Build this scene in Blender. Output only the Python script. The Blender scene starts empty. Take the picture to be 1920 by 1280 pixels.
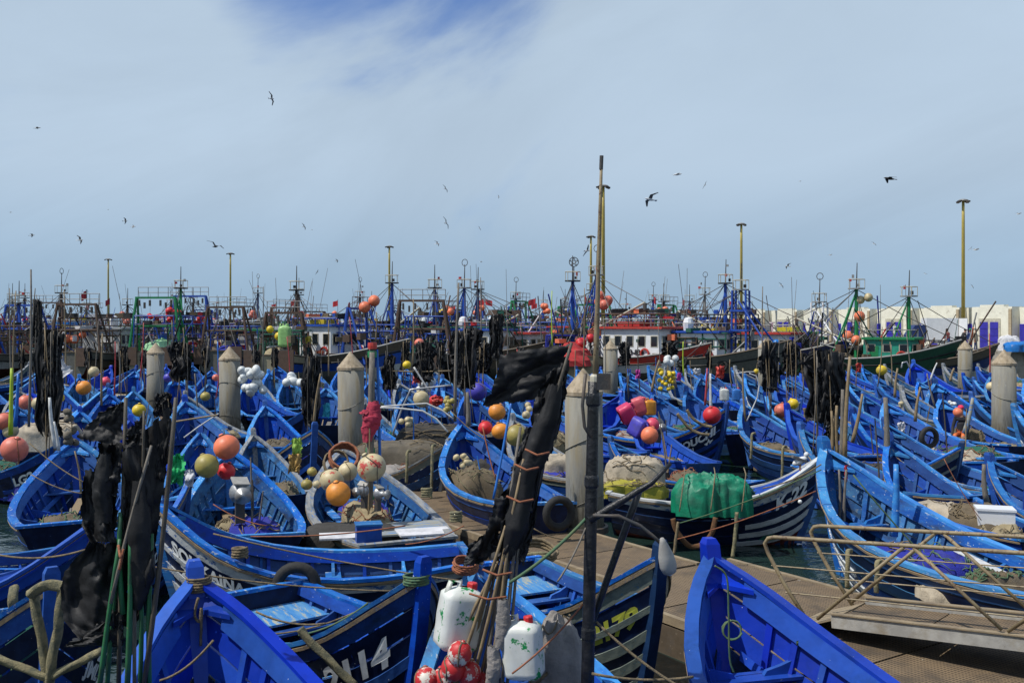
import bpy, math, random
from mathutils import Vector, Matrix, Euler, noise
R = math.radians
F, HY, EYE = 1867.0, 603.0, 4.6          # focal length in photo pixels, horizon row, eye height above the water

# ------------------------------------------------------------------ camera, sky, sun, exposure
sc = bpy.context.scene
COL = sc.collection
cam = bpy.data.cameras.new('camera'); cam.sensor_width = 36; cam.lens = 36 * F / 1920
cam.shift_y = -(640 - HY) / 1920; cam.clip_start = .1; cam.clip_end = 6000
co = bpy.data.objects.new('camera', cam); COL.objects.link(co)
co.location = (0, 0, EYE); co.rotation_euler = (R(90), 0, 0); sc.camera = co

SUN_EL, SUN_AZ = 56, 252                 # azimuth clockwise from +Y: the sun stands to the left, a little behind the camera
w = bpy.data.worlds.new('World'); sc.world = w; w.use_nodes = True
nt = w.node_tree; nt.nodes.clear()
def N(t, typ, **kw):
    n = t.nodes.new(typ)
    for k, v in kw.items(): setattr(n, k, v)
    return n
def sky():
    L = nt.links.new
    out = N(nt, 'ShaderNodeOutputWorld'); bg = N(nt, 'ShaderNodeBackground'); bg.inputs['Strength'].default_value = .1
    s = N(nt, 'ShaderNodeTexSky', sky_type='NISHITA', sun_disc=False, sun_elevation=R(SUN_EL), sun_rotation=R(SUN_AZ))
    s.air_density = 1.0; s.dust_density = .2; s.ozone_density = 4.0
    tint = N(nt, 'ShaderNodeMix', data_type='RGBA', blend_type='MULTIPLY'); tint.inputs['Factor'].default_value = 1; L(s.outputs[0], tint.inputs['A']); tint.inputs['B'].default_value = (.50, .80, 1.28, 1)
    tc = N(nt, 'ShaderNodeTexCoord'); sep = N(nt, 'ShaderNodeSeparateXYZ'); L(tc.outputs['Generated'], sep.inputs[0])
    mz = N(nt, 'ShaderNodeMath', operation='MAXIMUM'); L(sep.outputs['Z'], mz.inputs[0]); mz.inputs[1].default_value = 0.0
    az = N(nt, 'ShaderNodeMath', operation='ADD'); L(mz.outputs[0], az.inputs[0]); az.inputs[1].default_value = .16
    dx = N(nt, 'ShaderNodeMath', operation='DIVIDE'); L(sep.outputs['X'], dx.inputs[0]); L(az.outputs[0], dx.inputs[1])
    dy = N(nt, 'ShaderNodeMath', operation='DIVIDE'); L(sep.outputs['Y'], dy.inputs[0]); L(az.outputs[0], dy.inputs[1])
    cmb = N(nt, 'ShaderNodeCombineXYZ'); L(dx.outputs[0], cmb.inputs[0]); L(dy.outputs[0], cmb.inputs[1])
    rv = N(nt, 'ShaderNodeVectorRotate', rotation_type='Y_AXIS'); L(tc.outputs['Generated'], rv.inputs['Vector']); rv.inputs['Angle'].default_value = R(22)
    mp = N(nt, 'ShaderNodeMapping'); L(rv.outputs[0], mp.inputs[0])
    mp.inputs['Scale'].default_value = (2.4, 1.4, 6.0); mp.inputs['Location'].default_value = (3.1, 1.45, .4)
    n1 = N(nt, 'ShaderNodeTexNoise'); L(mp.outputs[0], n1.inputs['Vector'])
    n1.inputs['Scale'].default_value = .8; n1.inputs['Detail'].default_value = 8; n1.inputs['Roughness'].default_value = .55; n1.inputs['Distortion'].default_value = .7
    rp = N(nt, 'ShaderNodeValToRGB'); L(n1.outputs['Fac'], rp.inputs[0])
    # the veil of thin cloud is torn open around one direction high in the view
    dt = N(nt, 'ShaderNodeVectorMath', operation='DOT_PRODUCT'); L(tc.outputs['Generated'], dt.inputs[0]); dt.inputs[1].default_value = Vector((-.12, 1, .385)).normalized()
    gap = N(nt, 'ShaderNodeMapRange', interpolation_type='SMOOTHSTEP'); L(dt.outputs['Value'], gap.inputs[0]); gap.inputs['From Min'].default_value = .976; gap.inputs['From Max'].default_value = 1.0; gap.inputs['To Max'].default_value = .30
    sbt = N(nt, 'ShaderNodeMath', operation='SUBTRACT'); L(n1.outputs['Fac'], sbt.inputs[0]); L(gap.outputs[0], sbt.inputs[1])
    L(sbt.outputs[0], rp.inputs[0]); rp.color_ramp.interpolation = 'EASE'
    rp.color_ramp.elements[0].position = .13; rp.color_ramp.elements[0].color = (.16,) * 3 + (1,)
    rp.color_ramp.elements[1].position = .42; rp.color_ramp.elements[1].color = (.93,) * 3 + (1,)
    thin = N(nt, 'ShaderNodeMapRange', interpolation_type='SMOOTHSTEP'); L(mz.outputs[0], thin.inputs[0]); thin.inputs['From Min'].default_value = .30; thin.inputs['From Max'].default_value = .75; thin.inputs['To Min'].default_value = 1; thin.inputs['To Max'].default_value = .5
    cov = N(nt, 'ShaderNodeMath', operation='MULTIPLY'); L(rp.outputs[0], cov.inputs[0]); L(thin.outputs[0], cov.inputs[1])      # unseen veil overhead, thinned on purpose to cut the sky's fill light
    el = N(nt, 'ShaderNodeMapRange', interpolation_type='SMOOTHSTEP'); L(mz.outputs[0], el.inputs[0]); el.inputs['From Max'].default_value = .17
    cc = N(nt, 'ShaderNodeMix', data_type='RGBA'); L(el.outputs[0], cc.inputs['Factor']); cc.inputs['A'].default_value = (3.65, 5.2, 6.9, 1); cc.inputs['B'].default_value = (5.6, 6.95, 8.3, 1)
    n2 = N(nt, 'ShaderNodeTexNoise'); L(mp.outputs[0], n2.inputs['Vector']); n2.inputs['Scale'].default_value = .9; n2.inputs['Detail'].default_value = 8; n2.inputs['Roughness'].default_value = .58; n2.inputs['Distortion'].default_value = .6
    br = N(nt, 'ShaderNodeMapRange'); L(n2.outputs['Fac'], br.inputs[0]); br.inputs['From Min'].default_value = .3; br.inputs['From Max'].default_value = .7; br.inputs['To Min'].default_value = .89; br.inputs['To Max'].default_value = 1.06
    cm = N(nt, 'ShaderNodeVectorMath', operation='SCALE'); L(cc.outputs['Result'], cm.inputs[0]); L(br.outputs[0], cm.inputs['Scale'])
    mix = N(nt, 'ShaderNodeMix', data_type='RGBA'); pass
    L(cov.outputs[0], mix.inputs['Factor']); L(tint.outputs['Result'], mix.inputs['A']); L(cm.outputs[0], mix.inputs['B'])
    L(mix.outputs['Result'], bg.inputs[0]); L(bg.outputs[0], out.inputs[0])
sky()
sun = bpy.data.lights.new('sun', 'SUN'); sun.energy = 5.0; sun.angle = R(.55); sun.color = (1, .955, .88)
so = bpy.data.objects.new('sun', sun); COL.objects.link(so)
_a, _e = R(SUN_AZ), R(SUN_EL)
_d = Vector((math.sin(_a) * math.cos(_e), math.cos(_a) * math.cos(_e), math.sin(_e)))
so.rotation_euler = _d.to_track_quat('Z', 'Y').to_euler(); so.location = (0, 0, 60)
sc.view_settings.view_transform = 'Standard'; sc.view_settings.look = 'None'
sc.view_settings.exposure = -.15; sc.view_settings.gamma = 1; sc.view_settings.use_curve_mapping = False

# ------------------------------------------------------------------ helpers
def at(px, py, z=0.0):
    d = (EYE - z) * F / (py - HY)
    return Vector(((px - 960) / F * d, d, z))
def dp(px, py, d):
    return Vector(((px - 960) / F * d, d, EYE - (py - HY) / F * d))

class MB:
    def __init__(s): s.v = []; s.f = []; s.m = []
    def add(s, vs, fs, mi=0):
        o = len(s.v); s.v += [tuple(p) for p in vs]
        for q in fs: s.f.append(tuple(i + o for i in q)); s.m.append(mi)
        return s
    def box(s, c, sz, rot=None, mi=0, taper=1.0):
        c = Vector(c); hx, hy, hz = sz[0] / 2, sz[1] / 2, sz[2] / 2
        vs = []
        for z in (-hz, hz):
            k = taper if z > 0 else 1
            for x, y in ((-hx, -hy), (hx, -hy), (hx, hy), (-hx, hy)): vs.append(Vector((x * k, y * k, z)))
        if rot is not None:
            m = rot if isinstance(rot, Matrix) else Euler(rot).to_matrix()
            vs = [m @ p for p in vs]
        return s.add([p + c for p in vs], [(3, 2, 1, 0), (4, 5, 6, 7), (0, 1, 5, 4), (1, 2, 6, 5), (2, 3, 7, 6), (3, 0, 4, 7)], mi)
    def bar(s, a, b, wd, h, mi=0, up=(0, 0, 1)):
        a, b = Vector(a), Vector(b); d = (b - a)
        if d.length < 1e-6: return s
        d.normalize(); u = Vector(up)
        if abs(d.dot(u)) > .98: u = Vector((1, 0, 0))
        r = d.cross(u).normalized(); u = r.cross(d)
        vs = [p + r * (i * wd / 2) + u * (j * h / 2) for p in (a, b) for i, j in ((-1, -1), (1, -1), (1, 1), (-1, 1))]
        return s.add(vs, [(0, 1, 2, 3), (7, 6, 5, 4), (0, 4, 5, 1), (1, 5, 6, 2), (2, 6, 7, 3), (3, 7, 4, 0)], mi)
    def tube(s, pts, r, n=6, mi=0, cap=True):
        pts = [Vector(p) for p in pts]; k = len(pts)
        rs = r if isinstance(r, (list, tuple)) else [r] * k
        vs = []; prev = None
        for i, p in enumerate(pts):
            d = (pts[min(i + 1, k - 1)] - pts[max(i - 1, 0)])
            d = d.normalized() if d.length > 1e-9 else Vector((0, 0, 1))
            if prev is None:
                u = Vector((0, 0, 1)) if abs(d.z) < .9 else Vector((1, 0, 0))
            else: u = prev
            a = d.cross(u)
            if a.length < 1e-6: a = d.cross(Vector((0, 1, .3)))
            a.normalize(); b = d.cross(a).normalized(); prev = a.cross(d)
            for j in range(n):
                t = 2 * math.pi * j / n
                vs.append(p + (a * math.cos(t) + b * math.sin(t)) * rs[i])
        fs = [(i * n + j, i * n + (j + 1) % n, (i + 1) * n + (j + 1) % n, (i + 1) * n + j) for i in range(k - 1) for j in range(n)]
        if cap: fs += [tuple(range(n))[::-1], tuple(range((k - 1) * n, k * n))]
        return s.add(vs, fs, mi)
    def twist(s, pts, r, n=12, lobes=3, pitch=None, mi=0):
        o = len(s.v); pts = [Vector(p) for p in pts]; s.tube(pts, r, n, mi); ln = 0.0
        for i, p in enumerate(pts):
            if i: ln += (pts[i] - pts[i - 1]).length
            for j in range(n):
                q = o + i * n + j; k = 1 + .16 * math.cos(lobes * 2 * math.pi * j / n + ln / (pitch or r * 1.6)); s.v[q] = tuple(p + (Vector(s.v[q]) - p) * k)
        return s
    def lathe(s, prof, c=(0, 0, 0), n=12, mi=0, rot=None):
        c = Vector(c); vs = []
        for r, z in prof:
            for j in range(n):
                t = 2 * math.pi * j / n; p = Vector((r * math.cos(t), r * math.sin(t), z))
                vs.append((rot @ p if rot else p) + c)
        k = len(prof)
        fs = [(i * n + j, i * n + (j + 1) % n, (i + 1) * n + (j + 1) % n, (i + 1) * n + j) for i in range(k - 1) for j in range(n)]
        fs += [tuple(range(n))[::-1], tuple(range((k - 1) * n, k * n))]
        return s.add(vs, fs, mi)
    def ball(s, c, r, n=14, k=9, sc3=(1, 1, 1), mi=0, rot=None):
        pr = [(max(.001, math.sin(math.pi * i / k)) * r, -math.cos(math.pi * i / k) * r) for i in range(k + 1)]
        o = len(s.v); s.lathe(pr, (0, 0, 0), n, mi)
        for i in range(o, len(s.v)):
            p = Vector(s.v[i]); p = Vector((p.x * sc3[0], p.y * sc3[1], p.z * sc3[2]))
            s.v[i] = tuple((rot @ p if rot else p) + Vector(c))
        return s
    def grid(s, fn, nu, nv, mi=0, closed_u=False):
        vs = [fn(i / (nu if closed_u else nu), j / nv) for j in range(nv + 1) for i in range(nu + (0 if closed_u else 1))]
        W = nu + (0 if closed_u else 1)
        fs = [(j * W + i, j * W + (i + 1) % W, (j + 1) * W + (i + 1) % W, (j + 1) * W + i) for j in range(nv) for i in range(nu)]
        return s.add(vs, fs, mi)
    def mesh(s, name, mats, smooth=False):
        me = bpy.data.meshes.new(name); me.from_pydata(s.v, [], s.f)
        for m in (mats if isinstance(mats, (list, tuple)) else [mats]): me.materials.append(m)
        if any(s.m): me.polygons.foreach_set('material_index', s.m)
        if smooth: me.polygons.foreach_set('use_smooth', [True] * len(s.f))
        me.update(); return me
    def build(s, name, mats, parent=None, smooth=False):
        return link(name, s.mesh(name, mats, smooth), parent)
def link(name, me, parent=None):
    o = bpy.data.objects.new(name, me); COL.objects.link(o)
    if parent: o.parent = parent
    return o
def tag(o, label=None, cat=None, group=None, kind=None):
    if label: o['label'] = label
    if cat: o['category'] = cat
    if group: o['group'] = group
    if kind: o['kind'] = kind
    return o
def thing(name, loc, label, cat, group=None, rz=0.0, scale=None):
    o = bpy.data.objects.new(name, None); COL.objects.link(o); o.empty_display_size = .2
    o.location = loc; o.rotation_euler = (0, 0, rz)
    if scale: o.scale = scale
    return tag(o, label, cat, group)
def struct(o): o['kind'] = 'structure'; return o
def lerp(a, b, t): return a + (b - a) * t
def spline(keys):
    def f(t):
        if t <= keys[0][0]: return keys[0][1]
        for i in range(len(keys) - 1):
            (a, va), (b, vb) = keys[i], keys[i + 1]
            if t <= b:
                ma = (vb - keys[i - 1][1]) / (b - keys[i - 1][0]) if i else (vb - va) / (b - a)
                mb = (keys[i + 2][1] - va) / (keys[i + 2][0] - a) if i + 2 < len(keys) else (vb - va) / (b - a)
                h = b - a; u = (t - a) / h
                return (2*u**3 - 3*u*u + 1) * va + (u**3 - 2*u*u + u) * h * ma + (-2*u**3 + 3*u*u) * vb + (u**3 - u*u) * h * mb
        return keys[-1][1]
    return f
def nz(x, y, z=0.0): return noise.noise(Vector((x, y, z)))
def rn(x, y, z=0.0): return 1 - 2.6 * abs(noise.noise(Vector((x, y, z))))      # ridged: sharp creases
def smooth_path(pts, k):
    pts = [Vector(p) for p in pts]; n = len(pts); out = []
    for i in range(n - 1):
        p0, p1, p2, p3 = pts[max(i - 1, 0)], pts[i], pts[i + 1], pts[min(i + 2, n - 1)]
        for j in range(k):
            t = j / k; out.append(.5 * ((2 * p1) + (p2 - p0) * t + (2 * p0 - 5 * p1 + 4 * p2 - p3) * t * t + (3 * p1 - p0 - 3 * p2 + p3) * t ** 3))
    return out + [pts[-1]]
ORD = 'first second third fourth fifth sixth seventh eighth ninth tenth eleventh twelfth thirteenth fourteenth fifteenth sixteenth seventeenth eighteenth nineteenth'.split()
def ordw(i):
    if i < 19: return ORD[i]
    t, u = divmod(i + 1, 10); T = ['', '', 'twent', 'thirt', 'fort', 'fift', 'sixt', 'sevent'][t]
    return T + 'ieth' if u == 0 else T + 'y-' + ORD[u - 1]

# ------------------------------------------------------------------ materials
def mat(name, col, rough=.6, col2=None, scale=6.0, lo=.42, hi=.62, chips=None, chip_amt=.0, chip_scale=14.0, bump=.0, bscale=40.0, metal=0.0, spec=.5, stretch=(1, 1, 1), grime=None, grime_amt=.0, trans=0.0, flecks=0.0, vary=0.0):
    m = bpy.data.materials.new(name); m.use_nodes = True; t = m.node_tree; L = t.links.new
    b = t.nodes['Principled BSDF']; b.inputs['Roughness'].default_value = rough; b.inputs['Metallic'].default_value = metal
    b.inputs['Specular IOR Level'].default_value = spec; b.inputs['Base Color'].default_value = (*col, 1)
    if trans: b.inputs['Transmission Weight'].default_value = trans
    oi = N(t, 'ShaderNodeObjectInfo'); tc = N(t, 'ShaderNodeTexCoord')
    off = N(t, 'ShaderNodeVectorMath', operation='MULTIPLY_ADD')
    cb = N(t, 'ShaderNodeCombineXYZ')
    for i in range(3): L(oi.outputs['Random'], cb.inputs[i])
    L(cb.outputs[0], off.inputs[0]); off.inputs[1].default_value = (37, 23, 51); L(tc.outputs['Object'], off.inputs[2])
    mp = N(t, 'ShaderNodeMapping'); L(off.outputs[0], mp.inputs[0]); mp.inputs['Scale'].default_value = stretch
    V = mp.outputs[0]
    def noi(s, d=5, r=.6):
        n = N(t, 'ShaderNodeTexNoise'); L(V, n.inputs['Vector']); n.inputs['Scale'].default_value = s; n.inputs['Detail'].default_value = d; n.inputs['Roughness'].default_value = r
        return n.outputs['Fac']
    def ramp(src, a, bb):
        r = N(t, 'ShaderNodeMapRange'); L(src, r.inputs['Value']); r.inputs['From Min'].default_value = a; r.inputs['From Max'].default_value = bb
        return r.outputs[0]
    cur = None
    def mixc(fac, B):
        nonlocal cur
        x = N(t, 'ShaderNodeMix', data_type='RGBA'); L(fac, x.inputs['Factor'])
        if cur is None: x.inputs['A'].default_value = (*col, 1)
        else: L(cur, x.inputs['A'])
        x.inputs['B'].default_value = (*B, 1); cur = x.outputs['Result']
    if col2: mixc(ramp(noi(scale), lo, hi), col2)
    if grime: mixc(ramp(noi(2.3, 6, .65), .72 - grime_amt, .9 - grime_amt), grime)
    if chips: mixc(ramp(noi(chip_scale, 8, .72), .70 - chip_amt, .73 - chip_amt), chips)
    if flecks: mixc(ramp(noi(30, 2, .5), .79 - flecks, .82 - flecks), (.7, .74, .78))
    if vary and cur is not None:                       # each piece faded a little differently
        hs = N(t, 'ShaderNodeHueSaturation'); L(cur, hs.inputs['Color'])
        vr = N(t, 'ShaderNodeMapRange'); L(oi.outputs['Random'], vr.inputs[0]); vr.inputs['To Min'].default_value = 1 - vary; vr.inputs['To Max'].default_value = 1 + vary; L(vr.outputs[0], hs.inputs['Value'])
        sr = N(t, 'ShaderNodeMath', operation='FRACT'); ml = N(t, 'ShaderNodeMath', operation='MULTIPLY'); ml.inputs[1].default_value = 17.3; L(oi.outputs['Random'], ml.inputs[0]); L(ml.outputs[0], sr.inputs[0])
        hr = N(t, 'ShaderNodeMapRange'); L(sr.outputs[0], hr.inputs[0]); hr.inputs['To Min'].default_value = .482; hr.inputs['To Max'].default_value = .507; L(hr.outputs[0], hs.inputs['Hue'])
        sa = N(t, 'ShaderNodeMapRange'); L(sr.outputs[0], sa.inputs[0]); sa.inputs['To Min'].default_value = 1 - vary * .3; sa.inputs['To Max'].default_value = 1.0; L(sa.outputs[0], hs.inputs['Saturation'])
        cur = hs.outputs[0]
    if cur is not None: L(cur, b.inputs['Base Color'])
    if rough < .9: 
        rr = N(t, 'ShaderNodeMapRange'); L(noi(9, 4), rr.inputs['Value']); rr.inputs['To Min'].default_value = max(.05, rough - .16); rr.inputs['To Max'].default_value = min(1, rough + .16)
        L(rr.outputs[0], b.inputs['Roughness'])
    if bump:
        bp = N(t, 'ShaderNodeBump'); bp.inputs['Strength'].default_value = bump; bp.inputs['Distance'].default_value = .02
        L(noi(bscale, 6, .65), bp.inputs['Height']); L(bp.outputs[0], b.inputs['Normal'])
    return m
M = {}
BLUE, BLUE2, LB = (.001, .038, .25), (.001, .04, .24), (.012, .13, .40)
M['blue'] = mat('blue_paint', BLUE, .5, (.001, .056, .33), 4, vary=.42, spec=.2, chips=LB, chip_amt=.05, bump=.12, bscale=25, stretch=(.6, 1.5, 1.5), grime=(.012, .035, .10), grime_amt=.17, flecks=.05)
M['blue_new'] = mat('blue_paint_fresh', (.001, .038, .42), .42, (.001, .03, .33), 3, vary=.2, spec=.25, grime=(.006, .03, .16), grime_amt=.13, bump=.06, bscale=20, flecks=.03)
M['blue_old'] = mat('blue_paint_faded', (.004, .072, .28), .6, (.015, .12, .34), 5, vary=.4, spec=.2, chips=(.24, .30, .34), chip_amt=.09, bump=.25, bscale=30, stretch=(.5, 1.6, 1.6), grime=(.02, .03, .05), grime_amt=.22, flecks=.06)
M['rail'] = mat('rail_paint', (.002, .095, .41), .5, (.012, .17, .50), 5, vary=.3, spec=.22, grime=(.06, .08, .11), grime_amt=.14, chips=(.36, .42, .48), chip_amt=.11, chip_scale=9, bump=.2, bscale=30, stretch=(.35, 1.5, 1.5), flecks=.06)
M['rail_old'] = mat('rail_grey_wood', (.26, .26, .25), .7, (.12, .14, .16), 6, chips=(.03, .14, .40), chip_amt=.12, bump=.4, bscale=50, stretch=(.3, 2, 2))
M['bilge_shade'] = mat('grimy_shaded_bilge_paint', (.002, .028, .14), .6, (.004, .02, .075), 3, chips=(.06, .10, .16), chip_amt=.06, bump=.25, grime=(.015, .018, .02), grime_amt=.25, spec=.2, vary=.3)  # grimy blue, also darkened so the colour stands in for shade between ribs
M['navy'] = mat('navy_paint', (.004, .009, .034), .45, (.006, .017, .06), 4, spec=.25, chips=(.06, .09, .14), chip_amt=.03, bump=.15, stretch=(.5, 1.5, 1.5), grime=(.02, .03, .035), grime_amt=.12, flecks=.02)
M['hull_blue'] = mat('hull_dark_blue_paint', (.002, .026, .12), .5, (.004, .038, .16), 4, vary=.4, spec=.25, chips=(.08, .14, .25), chip_amt=.05, bump=.18, stretch=(.5, 1.5, 1.5), grime=(.02, .04, .05), grime_amt=.15, flecks=.03)
M['white'] = mat('white_paint', (.54, .55, .54), .55, (.43, .45, .46), 5, chips=(.08, .11, .18), chip_amt=.09, chip_scale=11, bump=.2, stretch=(.4, 1.5, 1.5), grime=(.30, .29, .25), grime_amt=.16)
M['white_worn'] = mat('white_paint_worn', (.50, .52, .52), .6, (.36, .39, .40), 5, chips=(.03, .10, .30), chip_amt=.15, chip_scale=9, bump=.3, stretch=(.35, 1.6, 1.6), grime=(.16, .17, .15), grime_amt=.2)
M['greygreen'] = mat('grey_green_paint', (.17, .20, .17), .6, (.11, .14, .13), 5, chips=(.05, .16, .24), chip_amt=.10, bump=.3, stretch=(.35, 1.6, 1.6), grime=(.07, .06, .05), grime_amt=.12)
M['green_bottom'] = mat('green_antifouling', (.008, .13, .07), .6, (.01, .08, .06), 4, grime=(.02, .03, .02), grime_amt=.2, bump=.2)
M['red_bottom'] = mat('red_antifouling', (.16, .025, .02), .7, (.10, .02, .018), 4, grime=(.03, .02, .02), grime_amt=.2, bump=.2)
M['wood'] = mat('bare_wood', (.30, .22, .13), .75, (.20, .15, .10), 7, chips=(.05, .16, .40), chip_amt=.10, bump=.4, bscale=60, stretch=(.25, 2.5, 2.5), grime=(.12, .10, .07), grime_amt=.15)
M['deckwood'] = mat('worn_deck_wood', (.30, .29, .23), .75, (.19, .22, .24), 5, chips=(.05, .20, .48), chip_amt=.16, chip_scale=6, bump=.35, stretch=(.3, 2, 2), grime=(.28, .20, .08), grime_amt=.15)
M['bluedeck'] = mat('scuffed_blue_deck', (.04, .20, .48), .65, (.10, .27, .48), 5, chips=(.34, .36, .30), chip_amt=.15, chip_scale=7, bump=.3, stretch=(.3, 2, 2), flecks=.07)
M['greydeck'] = mat('grey_deck_paint', (.20, .21, .24), .6, (.14, .16, .2), 5, chips=(.4, .42, .45), chip_amt=.06, bump=.25, stretch=(.3, 2, 2), flecks=.05)
M['tan'] = mat('tan_hatch_wood', (.42, .34, .22), .75, (.33, .26, .17), 5, bump=.2, stretch=(.3, 2, 2))
M['letter_white'] = mat('white_lettering', (.78, .80, .80), .6, (.62, .64, .64), 9, chips=(.02, .05, .12), chip_amt=.03)
M['letter_yellow'] = mat('yellow_lettering', (.52, .54, .06), .6, (.42, .44, .06), 9, chips=(.02, .03, .04), chip_amt=.06)
M['letter_black'] = mat('black_lettering', (.015, .015, .02), .6)
M['concrete'] = mat('pile_concrete', (.225, .215, .18), .85, (.175, .17, .15), 3, bump=.35, bscale=35, stretch=(2.2, 2.2, .35), grime=(.20, .17, .11), grime_amt=.24, chips=(.42, .41, .38), chip_amt=.04)
M['cone'] = mat('pile_cap_fibreglass', (.30, .235, .15), .75, (.37, .30, .21), 4, bump=.25, stretch=(3, 3, .8), grime=(.17, .13, .08), grime_amt=.22, chips=(.58, .57, .53), chip_amt=.06, chip_scale=7)
M['pipe'] = mat('tan_pipe_paint', (.26, .205, .115), .6, (.2, .155, .09), 8, grime=(.12, .085, .05), grime_amt=.2, chips=(.10, .05, .025), chip_amt=.13, chip_scale=20, bump=.1)
M['galv'] = mat('galvanised_beam', (.38, .37, .34), .6, (.28, .27, .25), 4, bump=.15, stretch=(1, 1, 1), grime=(.24, .2, .14), grime_amt=.2, chips=(.15, .12, .09), chip_amt=.05)
M['steel'] = mat('bare_steel', (.42, .43, .44), .4, (.3, .3, .3), 8, metal=.6, bump=.1)
M['darksteel'] = mat('dark_steel', (.045, .045, .045), .55, (.08, .06, .045), 7, bump=.25)
M['bamboo'] = mat('bamboo_pole', (.26, .19, .10), .7, (.17, .125, .075), 8, bump=.25, stretch=(6, 6, 1.2), grime=(.08, .06, .045), grime_amt=.12)
M['greypole'] = mat('weathered_pole', (.19, .17, .14), .8, (.12, .105, .09), 8, bump=.3, stretch=(6, 6, 1.2))
M['darkpole'] = mat('dark_wet_pole', (.05, .045, .035), .6, (.09, .075, .055), 8, bump=.3, stretch=(6, 6, 1.2))
M['greenpole'] = mat('green_pole_paint', (.02, .14, .05), .5, (.03, .09, .045), 8, chips=(.2, .18, .1), chip_amt=.06)
M['limepole'] = mat('lime_pole_paint', (.38, .50, .02), .5, (.30, .42, .03), 8)
M['bluepole'] = mat('blue_pole_paint', (.01, .12, .48), .5, (.02, .16, .5), 8, chips=(.3, .3, .3), chip_amt=.06)
M['redpole'] = mat('red_pole_paint', (.40, .05, .05), .5, (.30, .03, .03), 8)
M['whitepole'] = mat('white_pole_paint', (.6, .6, .58), .5, (.45, .45, .43), 8)
M['black'] = mat('black_plastic_sheet', (.010, .010, .011), .6, (.017, .017, .018), 5, bump=.25, bscale=18, spec=.3)
M['blacktape'] = mat('black_tape_wrap', (.008, .008, .009), .33, (.02, .02, .022), 10, bump=.6, bscale=22)
M['rope'] = mat('hemp_rope', (.24, .18, .10), .9, (.14, .11, .07), 18, bump=.8, bscale=90)
M['oldrope'] = mat('mossy_thick_rope', (.27, .235, .13), .95, (.13, .13, .085), 12, bump=1.0, bscale=70)
M['orangerope'] = mat('orange_twine', (.30, .11, .05), .9, (.2, .07, .04), 18, bump=.5)
M['greenrope'] = mat('green_cord', (.06, .13, .07), .85, (.10, .14, .06), 18)
M['tyre'] = mat('tyre_rubber', (.012, .012, .012), .8, (.025, .024, .022), 9, bump=.3)
M['pontoon'] = mat('pontoon_frame', (.27, .21, .13), .8, (.2, .155, .10), 5, bump=.3, grime=(.16, .12, .08), grime_amt=.2)
M['truckwhite'] = mat('truck_white_panel', (.72, .73, .74), .4, (.66, .67, .68), 3)
M['plaster'] = mat('cream_plaster', (.74, .72, .60), .9, (.66, .64, .53), 1.2, bump=.15, grime=(.40, .36, .28), grime_amt=.14)
M['plaster_grey'] = mat('grey_render', (.36, .34, .30), .9, (.30, .28, .25), 1.5, bump=.2, grime=(.2, .18, .15), grime_amt=.15)
M['purple'] = mat('violet_blue_door', (.035, .03, .34), .5, (.03, .025, .28), 3, grime=(.05, .05, .2), grime_amt=.1)
M['quay'] = mat('quay_concrete', (.34, .31, .26), .9, (.26, .24, .2), .8, bump=.3, grime=(.14, .12, .09), grime_amt=.2)
M['lampyellow'] = mat('yellow_lamp_post', (.42, .33, .07), .5, (.36, .28, .07), 2)
M['glass'] = mat('dark_window_glass', (.012, .016, .02), .12, spec=.8)
M['gull_white'] = mat('gull_white_feather', (.62, .63, .63), .8)
M['gull_grey'] = mat('gull_grey_feather', (.10, .10, .105), .8)
M['gull_dark'] = mat('gull_dark_feather', (.03, .028, .026), .8)
def plain(name, c, rough=.5, **k):
    if name not in M: M[name] = mat(name, c, rough, tuple(x * .78 for x in c), 5, bump=k.get('bump', .15), bscale=k.get('bscale', 18), grime=tuple(x * .5 + .03 for x in c), grime_amt=k.get('g', .2), chips=k.get('chips'), chip_amt=k.get('ca', .0), chip_scale=k.get('cs', 14))
    return M[name]
plain('float_orange', (.80, .20, .09)); plain('float_salmon', (.68, .17, .11)); plain('float_amber', (.72, .26, .03), chips=(.4, .05, .02), ca=.06, cs=5)
plain('float_red', (.62, .02, .025)); plain('float_yellow', (.68, .48, .015)); plain('float_olive', (.36, .29, .07)); plain('float_cream', (.55, .46, .27), chips=(.45, .05, .04), ca=.13, cs=4)
plain('float_beige', (.56, .46, .26)); plain('float_pink', (.72, .07, .13)); plain('float_white', (.66, .68, .66)); plain('float_blue', (.02, .045, .45)); plain('float_violet', (.06, .05, .42))
plain('can_white', (.62, .64, .60), .4); plain('can_pink', (.62, .035, .12), .4); plain('can_rose', (.60, .10, .12), .4); plain('can_amber', (.62, .25, .02), .4); plain('can_lime', (.30, .55, .18), .4)
plain('tarp_green', (.0, .20, .105), .5, bump=1.0, bscale=6); plain('tarp_beige', (.42, .36, .27), .9, bump=.7, bscale=22); plain('tarp_dark', (.045, .042, .038), .9, bump=.8, bscale=30)
plain('tarp_brown', (.13, .11, .08), .9, bump=.8, bscale=30); plain('tarp_yellow', (.38, .34, .03), .7, bump=.5); plain('tarp_blue', (.01, .16, .50), .4, bump=.3); plain('tarp_grey', (.26, .24, .22), .9, bump=.8, bscale=25)
plain('cloth_red', (.42, .035, .07), .9, bump=.5); plain('cloth_green', (.01, .42, .12), .7, bump=.5); plain('cloth_lime', (.30, .50, .07), .7); plain('cloth_white', (.62, .62, .64), .8, bump=.3); plain('cloth_magenta', (.50, .03, .30), .7); plain('cloth_ochre', (.45, .28, .08), .8); plain('cloth_cyan', (.03, .35, .45), .7)
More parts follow.
